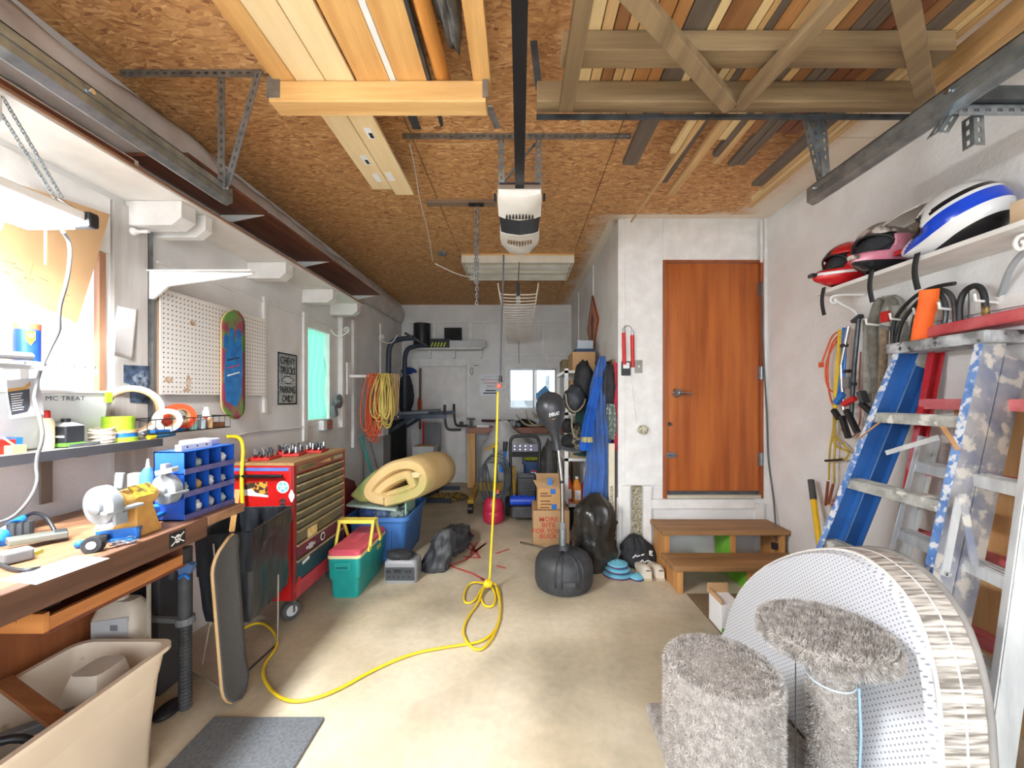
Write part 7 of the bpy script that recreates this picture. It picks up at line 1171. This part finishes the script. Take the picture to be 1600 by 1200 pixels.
def helmet(label, c, fwd, sc, pal, fn, trim, peak, strapx, tilt=0., pol=0.):
    c = V(c); f = V((fwd[0], fwd[1], 0)).normalized(); s_ = V((-f.y, f.x, 0)); u = V((0, 0, 1)); f2 = f*math.cos(tilt)+u*math.sin(tilt); u2 = u*math.cos(tilt)-f*math.sin(tilt)
    base = c-V((0, 0, .0)); t = thing('helmet', label, 'helmet', base); NU, NV = 80, 56; RP_ = Matrix.Rotation(pol, 3, 'Y')
    cz = c+V((0, 0, .135*sc))
    def wp(x, y, z): return cz+(f2*x+s_*y+u2*z)*sc
    def shp(d):
        x, y, z = d; fx = .155; px_ = x*(.15 if x < 0 else .145); low = max(0, -z-.12)
        if x > 0: px_ = px_*(1+1.05*min(1, low*1.9)*x)
        ny = .122*(1-.18*max(0, -z-.3)); 
        if x > .3 and z < -.1: ny *= 1-.32*(x-.3)
        return (px_, y*ny, max(z*.138, -.128))
    vs, fs, mi = [], [], []
    for j in range(NV+1):
        ph = -math.pi/2+math.pi*j/NV
        for i in range(NU):
            a = 2*math.pi*i/NU; d = V((math.cos(ph)*math.cos(a), math.cos(ph)*math.sin(a), math.sin(ph))); d = RP_@d; vs.append((d, shp(d)))
    b = MB(); o = [wp(*q[1]) for q in vs]; faces = []
    for j in range(NV):
        for i in range(NU):
            i2 = (i+1) % NU; q = (j*NU+i, j*NU+i2, (j+1)*NU+i2, (j+1)*NU+i); d = sum((vs[k][0] for k in q), V())/4
            if d.z < -.88: continue
            if d.x > .28+.25*max(0, -d.z) and -.28 < d.z < .40 and abs(d.y) < .80: continue
            faces.append(q); mi.append(fn(d))
    b.v = o; b.f = faces; b.mi = mi; b.build('shell', pal, t, smooth=1, solid=.008)
    k = MB(); k.ell(cz+(f2*-.005+u2*-.01)*sc, (.125*sc, .125*sc, .118*sc), 20, 12, lambda d: .97 if d.z > -.7 else .9); k.build('lining', mat('helmet_lining', (40, 41, 44), (54, 55, 58), .85, scale=20, bump=.3), t, smooth=2)
    pts = [wp(*shp(V((math.sqrt(max(0, 1-zz*zz-yy*yy)), yy, zz)))) for yy, zz in [(.80*math.cos(a), .06+.34*math.sin(a)) for a in [m_*math.pi/10 for m_ in range(20)]]]
    MB().tube(pts, .006*sc, 6, True).build('port_trim', BLACK, t, smooth=2)
    if peak is not None:
        def pk(uu, v): a = (uu-.5)*1.9; x = .10+.17*v; y = .115*math.sin(a)*(1-.25*v); return wp(x*math.cos(a*.5), y, .125-.07*abs(uu-.5)-.035*v+.02*math.sin(v*2))
        MB().grid(pk, 12, 8).build('peak', peak, t, smooth=2, solid=.006)
    MB().box(wp(.215, 0, -.06)-V((.02, .02, .012)), wp(.215, 0, -.06)+V((.02, .02, .012))).build('chin_vent', trim, t, bevel=.005)
    q = c+V(strapx); MB().grid(lambda uu, v: q+V((.0-.004*math.sin(v*4), (uu-.5)*.028+.01*math.sin(v*3), -.17*v+.012)), 2, 8).build('chin_strap', mat('black_webbing', (48, 49, 52), (38, 39, 42), .8), t, smooth=2, solid=.003)
    return t
HW = mat('helmet_white', (238, 238, 238), (228, 228, 230), .2, coat=.5); HB = mat('helmet_blue', (24, 72, 206), (18, 56, 180), .2, coat=.5); HK = mat('helmet_black', (34, 34, 38), (26, 26, 30), .25, coat=.4); HR = mat('helmet_red', (206, 34, 40), (186, 24, 32), .2, coat=.5); HP = mat('helmet_pink', (222, 156, 172), (206, 120, 142), .25, scale=12, coat=.4); HS = mat('helmet_skulls', (206, 196, 186), (110, 92, 88), .3, scale=22, mixlo=.42, mixhi=.55)
def f_blue(d):
    s_ = (d.z+.42*d.x)/1.085
    if -.30 < s_ < .10 and d.x < .75: return 1
    if .24 < s_ < .36 and -.8 < d.x < .3: return 2
    if s_ < -.62: return 2
    if d.z > .78 and abs(d.y) < .3: return 2 if d.x < .2 else 1
    return 0
helmet('white and blue motocross helmet with long peak on the white shelf', (1.985, 1.785, ZS+.001), (-.30, .95), 1.05, [HW, HB, HK], f_blue, HR, mat('peak_grey', (196, 192, 186), (176, 172, 168), .4), (-.125, .07, 0), -.06, math.atan(.42))
def f_red(d): return 2 if (abs(d.y) < .18 and d.z > .2) else (1 if -.5 < d.z < -.38 else 0)
helmet('red full face helmet with black port on the end of the white shelf', (1.985, 2.39, ZS+.001), (-.95, .05), .98, [HR, HW, HK], f_red, HK, None, (-.122, .04, 0))
def f_pink(d): return 1 if d.z > .25 or d.x < -.3 and d.z > -.1 else (2 if d.z < -.6 else 0)
helmet('pink and grey patterned child helmet between the other two', (1.985, 2.16, ZS+.001), (-.95, -.25), 1.04, [HP, HS, HK], f_pink, HS, None, (-.120, -.06, 0))
# ---------------------------------------------------------------- hung cords and straps
XH = 2.075
def hw(x, y, X=XH): return PX(x, y, X)
def rope(name, label, cat, loops, m, r, closed=False, X=XH, parent=None):
    t = thing(name, label, cat, hw(loops[0][-1][0], max(p[1] for p in loops[0]), X))
    for lp_ in loops: MB().tube(chaikin([hw(p[0], p[1], X-(p[2] if len(p) > 2 else 0)) for p in lp_], 2, closed), r, 7, closed).build('strand', m, t, smooth=2)
    return t
t = rope('orange_lead', 'thin orange cord with plug hanging at the end of the wall hooks', 'cord', [[(1322, 516), (1302, 520), (1292, 545), (1285, 565)], [(1318, 518), (1298, 535), (1292, 580), (1296, 620), (1305, 640)], [(1316, 520), (1290, 560), (1290, 605), (1310, 618)]], ORANGE, .0055); MB().cbox(hw(1283, 570), (.022, .025, .035)).build('plug', ORANGE, t, bevel=.003)
rope('yellow_lead', 'yellow cord hanging in a tight bundle beside the orange cord', 'cord', [[(1312+i, 515), (1308+i*1.2, 560), (1305+i*.8, 600), (1303+i*.5, 640)] for i in (0, 2.5, 5)], YEL, .007); rope('blue_lead', 'blue cord hanging between yellow cord and bike carrier', 'cord', [[(1318+i, 512), (1315+i, 560), (1311+i*1.5, 610), (1305+i*2, 632)] for i in (0, 2.5, 5)], BLUEP, .007, X=XH-.02)
jc = rope('jumper_cables', 'yellow jumper cables with copper clamps hanging on the wall', 'jumper cables', [[(1302, 636), (1303, 670), (1296, 700), (1295, 750)], [(1302, 640), (1306, 680), (1303, 720), (1304, 755)], [(1306, 655), (1300, 690), (1310, 700), (1328, 706), (1322, 718), (1312, 716)], [(1304, 680), (1318, 694), (1327, 704)]], mat('mustard_cable', (196, 166, 60), (170, 140, 46), .5), .006); CP = mat('copper_jaw', (190, 120, 92), (160, 96, 72), .35, .7)
for x, y, x2, y2 in ((1294, 752, 1290, 790), (1302, 756, 1294, 788), (1320, 758, 1302, 784), (1324, 778, 1300, 790)): a = hw(x, y); c = hw(x2, y2); MB().bar(a, c, .012, .016).build('clamp', CP if y < 770 else REDP, jc, bevel=.003)
MB().bar(hw(1290, 720), hw(1318, 718), .016, .014).build('cable_tie', BLACK, jc)
bc = thing('bike_carrier', 'black and chrome bike carrier rack hanging on the wall', 'bike carrier', hw(1335, 690))
for a, c, r_ in (((1326, 510), (1314, 570), .011), ((1314, 570), (1318, 640), .010), ((1342, 496), (1335, 570), .012), ((1335, 570), (1330, 650), .012)): MB().cyl(hw(*a, XH-.03), hw(*c, XH-.03), r_, 10).build('tube', CHROME if r_ < .012 else STEELD, bc, smooth=SM)
MB().bar(hw(1333, 503, XH-.03), hw(1346, 493, XH-.03), .03, .02).build('top_hinge', STEELD, bc); [MB().cbox(hw(x, y, XH-.03), (.03, .03, .02)).build('clamp_block', BLACK, bc) for x, y in ((1319, 540), (1325, 580), (1332, 600))]; MB().cbox(hw(1323, 598, XH-.05), (.02, .05, .07)).build('chain_plate', STEEL, bc)
for x0, y0, x1, y1 in ((1302, 640, 1312, 655), (1315, 650, 1326, 685), (1322, 640, 1340, 676), (1345, 630, 1368, 650)): MB().bar(hw(x0, y0, XH-.05), hw(x1, y1, XH-.05), .03, .028).build('arm', BLACK, bc, bevel=.005)
MB().bar(hw(1318, 632, XH-.055), hw(1336, 622, XH-.055), .03, .03).build('red_hook', REDP, bc, bevel=.004); MB().bar(hw(1305, 630, XH-.06), hw(1318, 615, XH-.06), .02, .03).build('blue_clip', BLUEP, bc); MB().bar(hw(1345, 612, XH-.04), hw(1352, 630, XH-.04), .04, .03).build('foot', STEELD, bc)
rope('brown_cord', 'thin orange brown cord hanging behind the bike carrier', 'cord', [[(1345, 550), (1342, 600), (1346, 650), (1338, 680), (1325, 684), (1314, 670)]], wood('rust_cord', (196, 96, 50), (170, 80, 40)), .004, X=XH+.02)
def strap(name, label, pts, w_, m, X=XH, th=.006):
    """flat webbing running through picture points, width along the wall normal/depth"""
    q = chaikin([hw(x, y, X) for x, y in pts], 2); b = MB(); 
    def f(u, v):
        k = v*(len(q)-1); i = min(int(k), len(q)-2); p = q[i].lerp(q[i+1], k-i); return p+V((-(u-.5)*w_*.8, (u-.5)*w_*.55, 0))
    b.grid(f, 2, len(q)*2); return b.build(name, m, smooth=2, solid=th, label=label, cat='strap')
WG = mat('grey_webbing', (132, 128, 118), (108, 104, 96), .85, scale=30, bump=.3); WG2 = mat('pale_grey_webbing', (168, 166, 158), (140, 138, 130), .85, scale=30, bump=.3); WBR = mat('tan_webbing', (150, 132, 108), (118, 102, 84), .85, scale=40, bump=.4)
strap('tow_strap', 'wide grey tow strap looped beside the bike carrier', [(1372, 640), (1366, 560), (1362, 510), (1372, 470), (1386, 462), (1398, 475), (1400, 520)], .05, WG); strap('tow_strap', 'pale grey tow strap hanging straight behind the tan strap', [(1388, 462), (1404, 470), (1410, 520), (1412, 600)], .06, WG2, XH+.015); strap('tow_strap', 'pale grey strap hanging low against the wall by the carrier', [(1357, 500), (1356, 600), (1360, 690)], .05, WG2, XH+.03)
sb2 = strap('ratchet_strap', 'frayed tan ratchet strap with red buckle on the wall', [(1382, 510), (1380, 560), (1378, 610), (1380, 650)], .04, WBR, XH-.03); MB().cbox(hw(1383, 495, XH-.03), (.02, .045, .06)).build('buckle', RED, sb2, bevel=.004); MB().cbox(hw(1384, 512, XH-.04), (.02, .06, .014), Matrix.Rotation(.4, 3, 'X')).build('bar', STEEL, sb2)
rope('rubber_hose', 'thick black rubber hose hung in a wide loop over the hooks', 'hose', [[(1492, 443), (1470, 446), (1440, 455), (1415, 475), (1397, 500), (1393, 530), (1398, 555), (1410, 565)], [(1452, 455), (1425, 480), (1405, 510), (1400, 545)]], BLACK, .0095, X=XH-.03)
rope('rubber_hose', 'black hose arching over to the brass fitting', 'hose', [[(1500, 515), (1498, 480), (1505, 455), (1525, 444), (1537, 455), (1540, 485)]], BLACK, .013, X=XH-.02); rope('rubber_hose', 'grey black hose hanging behind the orange flag', 'hose', [[(1425, 530), (1430, 490), (1445, 460), (1462, 452), (1478, 470), (1478, 500), (1468, 528)], [(1462, 450), (1488, 458), (1494, 490), (1492, 515)]], STEELD, .011, X=XH-.01)
strap('orange_flag', 'bright orange safety flag hanging among the hoses', [(1452, 452), (1450, 475), (1442, 505), (1438, 532)], .075, mat('safety_orange', (250, 110, 34), (236, 92, 24), .7), XH-.07)
MB().lathe([(.012, 0), (.015, .01), (.012, .03), (.016, .035)], hw(1540, 492, XH-.02), (0, 0, 1), 10).build('brass_fitting', mat('brass_fitting', (170, 150, 100), (140, 120, 76), .35, .8), label='small brass hose fitting at the end of the black hose', cat='fitting')
t = thing('hook_rail', 'white hook rail with prongs behind the hoses', 'rail', hw(1450, 470, XR-.01)); MB().box((XR-.02, 1.40, 1.80), (XR-.0005, 2.35, 1.86)).build('board', WHITE2, t); [MB().tube([(XR-.02, y, 1.83), (XR-.12, y, 1.84), (XR-.125, y, 1.87)], .006, 6).build('prong', PWHITE, t) for y in (2.30, 2.15, 2.02, 1.9, 1.75)]
MB().tube([hw(1545+6*math.cos(a), 500+6*math.sin(a), XR-.02) for a in [k*math.pi/6 for k in range(12)]], .003, 5, True).build('key_ring', STEELD, label='small steel ring hanging on the white wall above the red ladder', cat='ring'); MB().tube([hw(1514, 448), hw(1514, 500)], .003, 5).build('thin_chain', STEELD, label='thin dark chain hanging beside the brass fitting', cat='chain')
MB().tube(chaikin([(XR-.01, 1.75, 1.86), (2.05, 1.65, 1.98), (2.0, 1.52, 2.02), (1.97, 1.40, 2.02)], 2), .012, 8).build('clear_tube', mat('clear_grey_tube', (176, 182, 186), (160, 166, 170), .3), smooth=2, label='clear grey tubing curving under the helmet shelf', cat='tube')
# ---------------------------------------------------------------- ladders
def ladder(name, label, T1, B1, T2, B2, rail_d, rail_w, m_rail, treads, m_tread, cap=None, rear=0, m_rear=None, tread_d=.085):
    """T1-B1 far rail, T2-B2 near rail; open channels, treads at given heights"""
    T1, B1, T2, B2 = map(V, (T1, B1, T2, B2)); up = ((T1-B1)+(T2-B2)).normalized(); wd = (T2-T1).normalized(); n = wd.cross(up).normalized()
    if n.x > 0: n = -n
    t = thing(name, label, 'ladder', (B1+B2)/2)
    for off, mm, nm in ((0, m_rail, 'rail'),)+(((rear, m_rear or m_rail, 'rear_rail'),) if rear else ()):
        for T, B, s_ in ((T1, B1, 1), (T2, B2, -1)):
            a, c = T-n*off, B-n*off; b = MB(); ins = V((0, -1, 0))*s_
            if nm == 'rear_rail': a = a.lerp(c, .03); c = c+(a-c)*.02
            b.bar(a, c, .005, rail_d, n)
            for k in (-.5, .5): b.bar(a+n*rail_d*k+ins*rail_w/2, c+n*rail_d*k+ins*rail_w/2, rail_w, .005, n)
            if mm is BLR: b.mi = [2 if s_ < 0 else 0]*6+[0]*6+[1]*6; mm2 = [BLC, BLR, GRB]
            elif mm is GRB and s_ > 0: b.mi = [0]*6+[0]*6+[1]*6; mm2 = [BLC, BLL]
            else: mm2 = mm
            b.build(nm, mm2, t)
    for z in treads:
        k1 = (z-B1.z)/(T1.z-B1.z); k2 = (z-B2.z)/(T2.z-B2.z); p = B1.lerp(T1, k1); q = B2.lerp(T2, k2); b = MB(); d_ = (q-p).normalized(); p = p+d_*.004; q = q-d_*.004
        b.bar(p, q, tread_d, .006); b.bar(p+V((-tread_d/2, 0, -.022)), q+V((-tread_d/2, 0, -.022)), .005, .045); b.bar(p+V((tread_d/2, 0, -.012)), q+V((tread_d/2, 0, -.012)), .005, .025)
        [b.bar(p+V((x, 0, .004)), q+V((x, 0, .004)), .004, .004) for x in (-.025, 0, .025)]; b.build('tread', m_tread, t)
    if cap:
        b = MB(); a = T1.lerp(T2, -.08)+n*.02; c = T1.lerp(T2, 1.08)+n*.02; b.bar(a-n*.05+V((0, 0, .02)), c-n*.05+V((0, 0, .02)), .20, .055); b.build('top_cap', cap, t, bevel=.012)
    return t, n
BLC = mat('ladder_blue', (44, 100, 168), (34, 84, 146), .5, scale=5); BLL = mat('ladder_pale_blue', (104, 150, 206), (84, 130, 188), .5, scale=9); BLR = mat('paint_splashed_blue', (112, 150, 206), (76, 118, 182), .5, scale=14, c3=(216, 220, 226), s3=30, lo3=.50, hi3=.58); GRB = mat('paint_splashed_grey', (166, 164, 164), (124, 130, 148), .6, scale=9, c3=(204, 198, 188), s3=14, lo3=.52, hi3=.6, detail=7); ALS = mat('splashed_tread', (188, 188, 182), (152, 152, 146), .5, .15, scale=20, c3=(224, 222, 214), s3=14, lo3=.58, hi3=.64); CAPM = mat('splashed_cap', (196, 200, 204), (120, 122, 122), .6, scale=14, c3=(50, 50, 50), s3=22, lo3=.58, hi3=.64)
bl_, n_ = ladder('step_ladder', 'blue paint splashed fibreglass stepladder leaning on the right wall', (1.985, 2.05, 1.655), (1.42, 2.15, .002), (1.985, 1.655, 1.655), (1.44, 1.50, .002), .09, .032, BLR, (1.33, .985, .66, .34), ALS, CAPM, .10, GRB)
b = MB(); b.bar((1.80, 1.98, 1.29), (1.76, 2.06, 1.20), .02, .004); b.build('tread_brace', mat('rusty_brace', (196, 150, 104), (160, 116, 80)), bl_); b = MB(); b.bar((1.80, 1.69, 1.29), (1.78, 1.61, 1.20), .02, .004); b.build('tread_brace', MATS['rusty_brace'], bl_); MB().bar((1.82, 1.72, 1.24), (1.80, 1.95, 1.14), .004, .022).build('spreader', ALU, bl_)
MB().bar((1.70, 1.535, 1.02), (1.60, 1.495, .74), .03, .005, (0, 1, 0)).build('spreader', ALU, bl_); MB().bar((1.71, 1.535, 1.04), (1.72, 1.50, .78), .028, .005, (0, 1, 0)).build('spreader', GRB, bl_); MB().lathe([(.008, 0), (.008, .01)], (1.605, 1.49, .75), (0, -1, 0), 8).build('rivet', CHROME, bl_)
RDR = mat('red_fibreglass', (186, 40, 48), (206, 120, 124), .5, scale=4, mixlo=.5, mixhi=.62); RDT = mat('pink_tread', (222, 130, 132), (200, 96, 100), .5, scale=9)
ladder('step_ladder', 'red fibreglass stepladder standing behind the blue one', (2.09, 1.99, 1.72), (1.84, 2.06, .002), (2.09, 1.46, 1.74), (1.84, 1.40, .002), .05, .03, RDR, (1.40, 1.08, .76, .44), RDT, mat('worn_red_cap', (206, 104, 106), (186, 70, 76), .5, scale=10), tread_d=.06)
al, _ = ladder('step_ladder', 'bare aluminium stepladder leaning between blue ladder and plywood', (1.98, 1.93, 1.22), (1.70, 1.96, .002), (1.86, 1.385, 1.42), (1.63, 1.36, .002), .07, .028, ALU, (1.10, .77, .44), ALU, None, tread_d=.07)
xl_ = thing('extension_ladder', 'long aluminium extension ladder standing nearest the doorway', 'ladder', (1.86, 1.3, 0)); b = MB()
for nm, y in (('rail', 1.30), ('rail', .92)):
    b = MB(); b.bar((1.74, y, .002), (1.98, y+.02, 1.72), .006, .075, (1, 0, 0)); b.bar((1.71, y-.012, .002), (1.95, y+.008, 1.72), .028, .005, (1, 0, 0)); b.bar((1.77, y-.012, .002), (2.01, y+.008, 1.72), .028, .005, (1, 0, 0)); b.build(nm, ALU, xl_)
for z in (.3, .6, .9, 1.2, 1.5): x = 1.74+.24*z/1.72; MB().cyl((x, .93, z), (x, 1.30, z), .016, 10).build('rung', ALU, xl_, smooth=SM)
PLY = wood('oak_plywood', (216, 174, 122), (196, 148, 96), 'Z', scale=4); MB().bar((2.09, 1.62, .002), (2.12, 1.62, 1.36), .62, .012, (1, 0, 0)).build('plywood_sheet', PLY, label='oak plywood sheet leaning on the wall behind the ladders', cat='plywood')
sv_ = thing('shovel', 'shovel with yellow handle and grey grip leaning on the right wall', 'shovel', (1.9, 2.6, 0)); a = PX(1267, 750, 2.06); c = PX(1281, 855, 1.98); d_ = (c-a).normalized(); MB().cyl(a, a+d_*.14, .021, 14).build('grip', RUBBER, sv_, smooth=SM); k = (a.z-.25)/-d_.z; MB().cyl(a+d_*.14, a+d_*k, .0185, 14).build('handle', mat('yellow_fibreglass', (246, 200, 24), (232, 182, 18), .35), sv_, smooth=SM); e_ = a+d_*k; MB().prism([e_+V((0, -.08, .02)), e_+V((0, .08, .02)), e_+V((.0, .09, -.12)), e_+V((.02, 0, -.245)), e_+V((.0, -.09, -.12))], (.006, 0, .002)).build('blade', STEELD, sv_)
# ---------------------------------------------------------------- mattress
mt = thing('round_mattress', 'white dotted mattress with rounded end leaning against the ladders', 'mattress', (1.3, 1.65, 0)); SL = .27
def mp(x, y):
    d = V(((x-CX)/F, 1, -(y-CY)/F)); o = V((0, 0, H)); n = V((1, 0, -SL)); p0 = V((1.18, 0, 0)); k = (p0-o).dot(n)/d.dot(n); return o+d*k
out = [mp(x, y) for x, y in ((1131, 985), (1140, 950), (1158, 917), (1185, 890), (1218, 872), (1255, 861), (1290, 857), (1325, 861), (1352, 873), (1383, 898), (1410, 930), (1433, 972), (1450, 1028), (1460, 1085), (1464, 1133))]
out = chaikin(out, 1); p0 = out[0]; pe = out[-1]
out = [V((1.181, p0.y+.02, .002))]+out+[V((1.18+SL*.28, pe.y-.035, .28)), V((1.18+SL*.15, pe.y-.05, .15)), V((1.181, pe.y-.05, .002))]
ctr = V((1.18+SL*.3, 1.6, .3)); th = V((.165, 0, 0))
DOT = bpy.data.materials.new('dotted_ticking'); DOT.use_nodes = True; nt = DOT.node_tree; N = nt.nodes; L = nt.links; bs = N['Principled BSDF']; bs.inputs['Roughness'].default_value = .8
tcn = N.new('ShaderNodeTexCoord'); sx = N.new('ShaderNodeSeparateXYZ'); L.new(tcn.outputs['Object'], sx.inputs[0])
def mth(op, a, b_=None):
    n = N.new('ShaderNodeMath'); n.operation = op
    for i, k in enumerate((a, b_)):
        if k is None: continue
        if isinstance(k, (int, float)): n.inputs[i].default_value = k
        else: L.new(k, n.inputs[i])
    return n.outputs[0]
u1 = mth('MULTIPLY', mth('ADD', sx.outputs[1], sx.outputs[2]), 46.0); v1 = mth('MULTIPLY', mth('SUBTRACT', sx.outputs[1], sx.outputs[2]), 46.0)
fu = mth('SUBTRACT', mth('FRACT', u1), .5); fv = mth('SUBTRACT', mth('FRACT', v1), .5); r2 = mth('ADD', mth('MULTIPLY', fu, fu), mth('MULTIPLY', fv, fv)); dm = mth('LESS_THAN', r2, .04)
mxn = N.new('ShaderNodeMix'); mxn.data_type = 'RGBA'; mxn.inputs[6].default_value = rgb((214, 216, 222)); mxn.inputs[7].default_value = rgb((140, 143, 152)); L.new(dm, mxn.inputs[0]); L.new(mxn.outputs[2], bs.inputs['Base Color'])
STR = mat('striped_border', (214, 206, 196), (128, 120, 112), .7, scale=9, stretch=(.25, 9, 9), mixlo=.42, mixhi=.6)
b = MB(); inner = [ctr.lerp(p, .955)+V((-.018, 0, .005)) for p in out]; nO = len(out)
b.add(inner+[ctr+V((-.03, 0, 0))], [(i, i+1, nO) for i in range(nO-1)]+[(nO-1, 0, nO)]); b.loft([inner, [p+V((.012, 0, 0)) for p in out]], False); b.build('top_panel', DOT, mt, smooth=.9)
b = MB(); b.loft([[p+V((.012, 0, 0)) for p in out], [ctr.lerp(p, 1.012)+th*.5 for p in out], [p+th for p in out]], False); b.add([p+th for p in out]+[ctr+th], [(i, i+1, nO) for i in range(nO-1)]+[(nO-1, 0, nO)]); b.build('border', STR, mt, smooth=.9)
MB().tube([p+V((.012, 0, 0)) for p in out[1:-1]], .007, 6).build('front_piping', WHITE2, mt, smooth=2); MB().tube([ctr.lerp(p, 1.006)+th for p in out[1:-1]], .011, 6).build('back_piping', mat('grey_piping', (150, 146, 142), (128, 124, 120), .6), mt, smooth=2); MB().tube([ctr.lerp(p, 1.012)+th*.52 for p in out[1:-1]], .0035, 5).build('seam', WHITE2, mt, smooth=2)
t = thing('small_carton', 'small white and brown carton tucked behind the mattress edge', 'carton', PZ(1130, 985, 0)); c = PZ(1133, 990, 0); MB().box((c.x-.02, c.y-.0, .001), (c.x+.10, c.y+.16, .17)).build('box', PAPER, t); b = MB(); b.box((c.x-.03, c.y+.16, .17), (c.x+.10, c.y+.165, .23)); b.box((c.x-.022, c.y, .17), (c.x-.018, c.y+.16, .20)); b.build('flap', CARD, t); MB().box((c.x-.0205, c.y-.001, .001), (c.x+.10, c.y, .03)).build('green_strip', MATS['lime_green_paint'], t)
# ---------------------------------------------------------------- cat tree
FUR = mat('grey_plush', (176, 170, 164), (146, 139, 134), .95, scale=45, bump=1.0, bscale=120, c3=(120, 112, 108), s3=60, lo3=.64, hi3=.74)
ct = thing('cat_tree', 'grey plush cat tree with barrel and post platform', 'cat tree', (.86, 1.45, 0))
MB().box((.56, 1.10, .001), (1.14, 1.78, .05)).build('base', FUR, ct, bevel=.015)
FH = mat('plush_fibre', (206, 200, 194), (150, 143, 137), .95, scale=30)
def hairs(name, pts_n, n, ln, seed, parent):
    """short upright plush fibres on given surface samples"""
    r = random.Random(seed); vs, fs = [], []
    for k in range(n):
        p, nn = pts_n(r); d = (nn+V((r.uniform(-.7, .7), r.uniform(-.7, .7), r.uniform(-.7, .7)))).normalized(); s_ = d.cross(V((r.uniform(-1, 1), r.uniform(-1, 1), r.uniform(-1, 1)))).normalized()*.0015; l = ln*r.uniform(.6, 1.3)
        o = len(vs); vs += [p-s_, p+s_, p+d*l+V((0, 0, -l*.15))]; fs.append((o, o+1, o+2))
    b = MB(); b.add(vs, fs); b.build(name, FH, parent, kind='stuff')
c = V((.735, 1.45, .05)); R_ = .193; HT = .385
br_ = MB().lathe([(R_*1.0, 0), (R_*1.02, .02), (R_*1.0, HT*.5), (R_*.98, HT-.03), (R_*.95, HT-.008), (R_*.88, HT), (R_*.4, HT+.004), (.01, HT+.004)], c, n=48).build('barrel', FUR, ct, smooth=.9)
def s_barrel(r):
    a = r.uniform(0, 2*math.pi)
    if r.random() < .42: q = R_*.97*math.sqrt(r.random()); return c+V((q*math.cos(a), q*math.sin(a), HT)), V((0, 0, 1))
    z = HT*r.random(); return c+V((R_*math.cos(a), R_*math.sin(a), z)), V((math.cos(a), math.sin(a), 0))
hairs('fibres', s_barrel, 20000, .013, 1, br_)
pc = V((1.095, 1.40, .05)); ps_ = MB().lathe([(.068, 0), (.066, .1), (.068, .2), (.065, .3), (.068, .42), (.072, .49)], pc, n=24).build('post', FUR, ct, smooth=.9)
def s_post(r): a = r.uniform(0, 2*math.pi); return pc+V((.067*math.cos(a), .067*math.sin(a), .49*r.random())), V((math.cos(a), math.sin(a), 0))
hairs('fibres', s_post, 5000, .010, 2, ps_)
pp_ = V((1.09, 1.42, .54)); RP = .2; pf = MB().lathe([(.05, 0), (RP*.93, 0), (RP, .012), (RP, .032), (RP*.95, .046), (RP*.5, .05), (.01, .05)], pp_, n=48).build('platform', FUR, ct, smooth=.9)
def s_plat(r):
    a = r.uniform(0, 2*math.pi)
    if r.random() < .65: q = RP*.98*math.sqrt(r.random()); return pp_+V((q*math.cos(a), q*math.sin(a), .049)), V((0, 0, 1))
    return pp_+V((RP*math.cos(a), RP*math.sin(a), .046*r.random())), V((math.cos(a), math.sin(a), -.2))
hairs('fibres', s_plat, 15000, .017, 3, pf)
MB().tube([pc+V((.07*math.cos(a), .07*math.sin(a), .375+.004*math.sin(a))) for a in [k*math.pi/10 for k in range(20)]], .004, 5, True).build('tie_wire', mat('clear_tie', (196, 206, 210), (180, 190, 196), .3), ct); MB().tube([pc+V((.075, -.03, .36)), pc+V((.078, -.035, .2)), pc+V((.075, -.03, .02))], .005, 6).build('blue_ribbon', mat('pale_blue_ribbon', (170, 206, 226)), ct)
q = P(1243, 1020, 1.33); ty = V((q.x, 1.33, .11)); MB().tube([V((q.x-.0, 1.33, .54)), ty], .0018, 5).build('toy_string', BLACK, ct); MB().ell(ty+V((0, 0, -.022)), (.036, .036, .036), 14, 10, lambda d: bag(d, 6, .12)).build('toy_ball', FUR, ct, smooth=2); b = MB(); b.bar(ty+V((-.012, -.035, .02)), ty+V((.03, -.045, -.04)), .02, .012); b.bar(ty+V((-.012, -.04, .02)), ty+V((-.002, -.045, -.05)), .016, .010); b.build('red_ribbon', mat('red_ribbon', (226, 50, 40), (206, 36, 30), .6), ct)
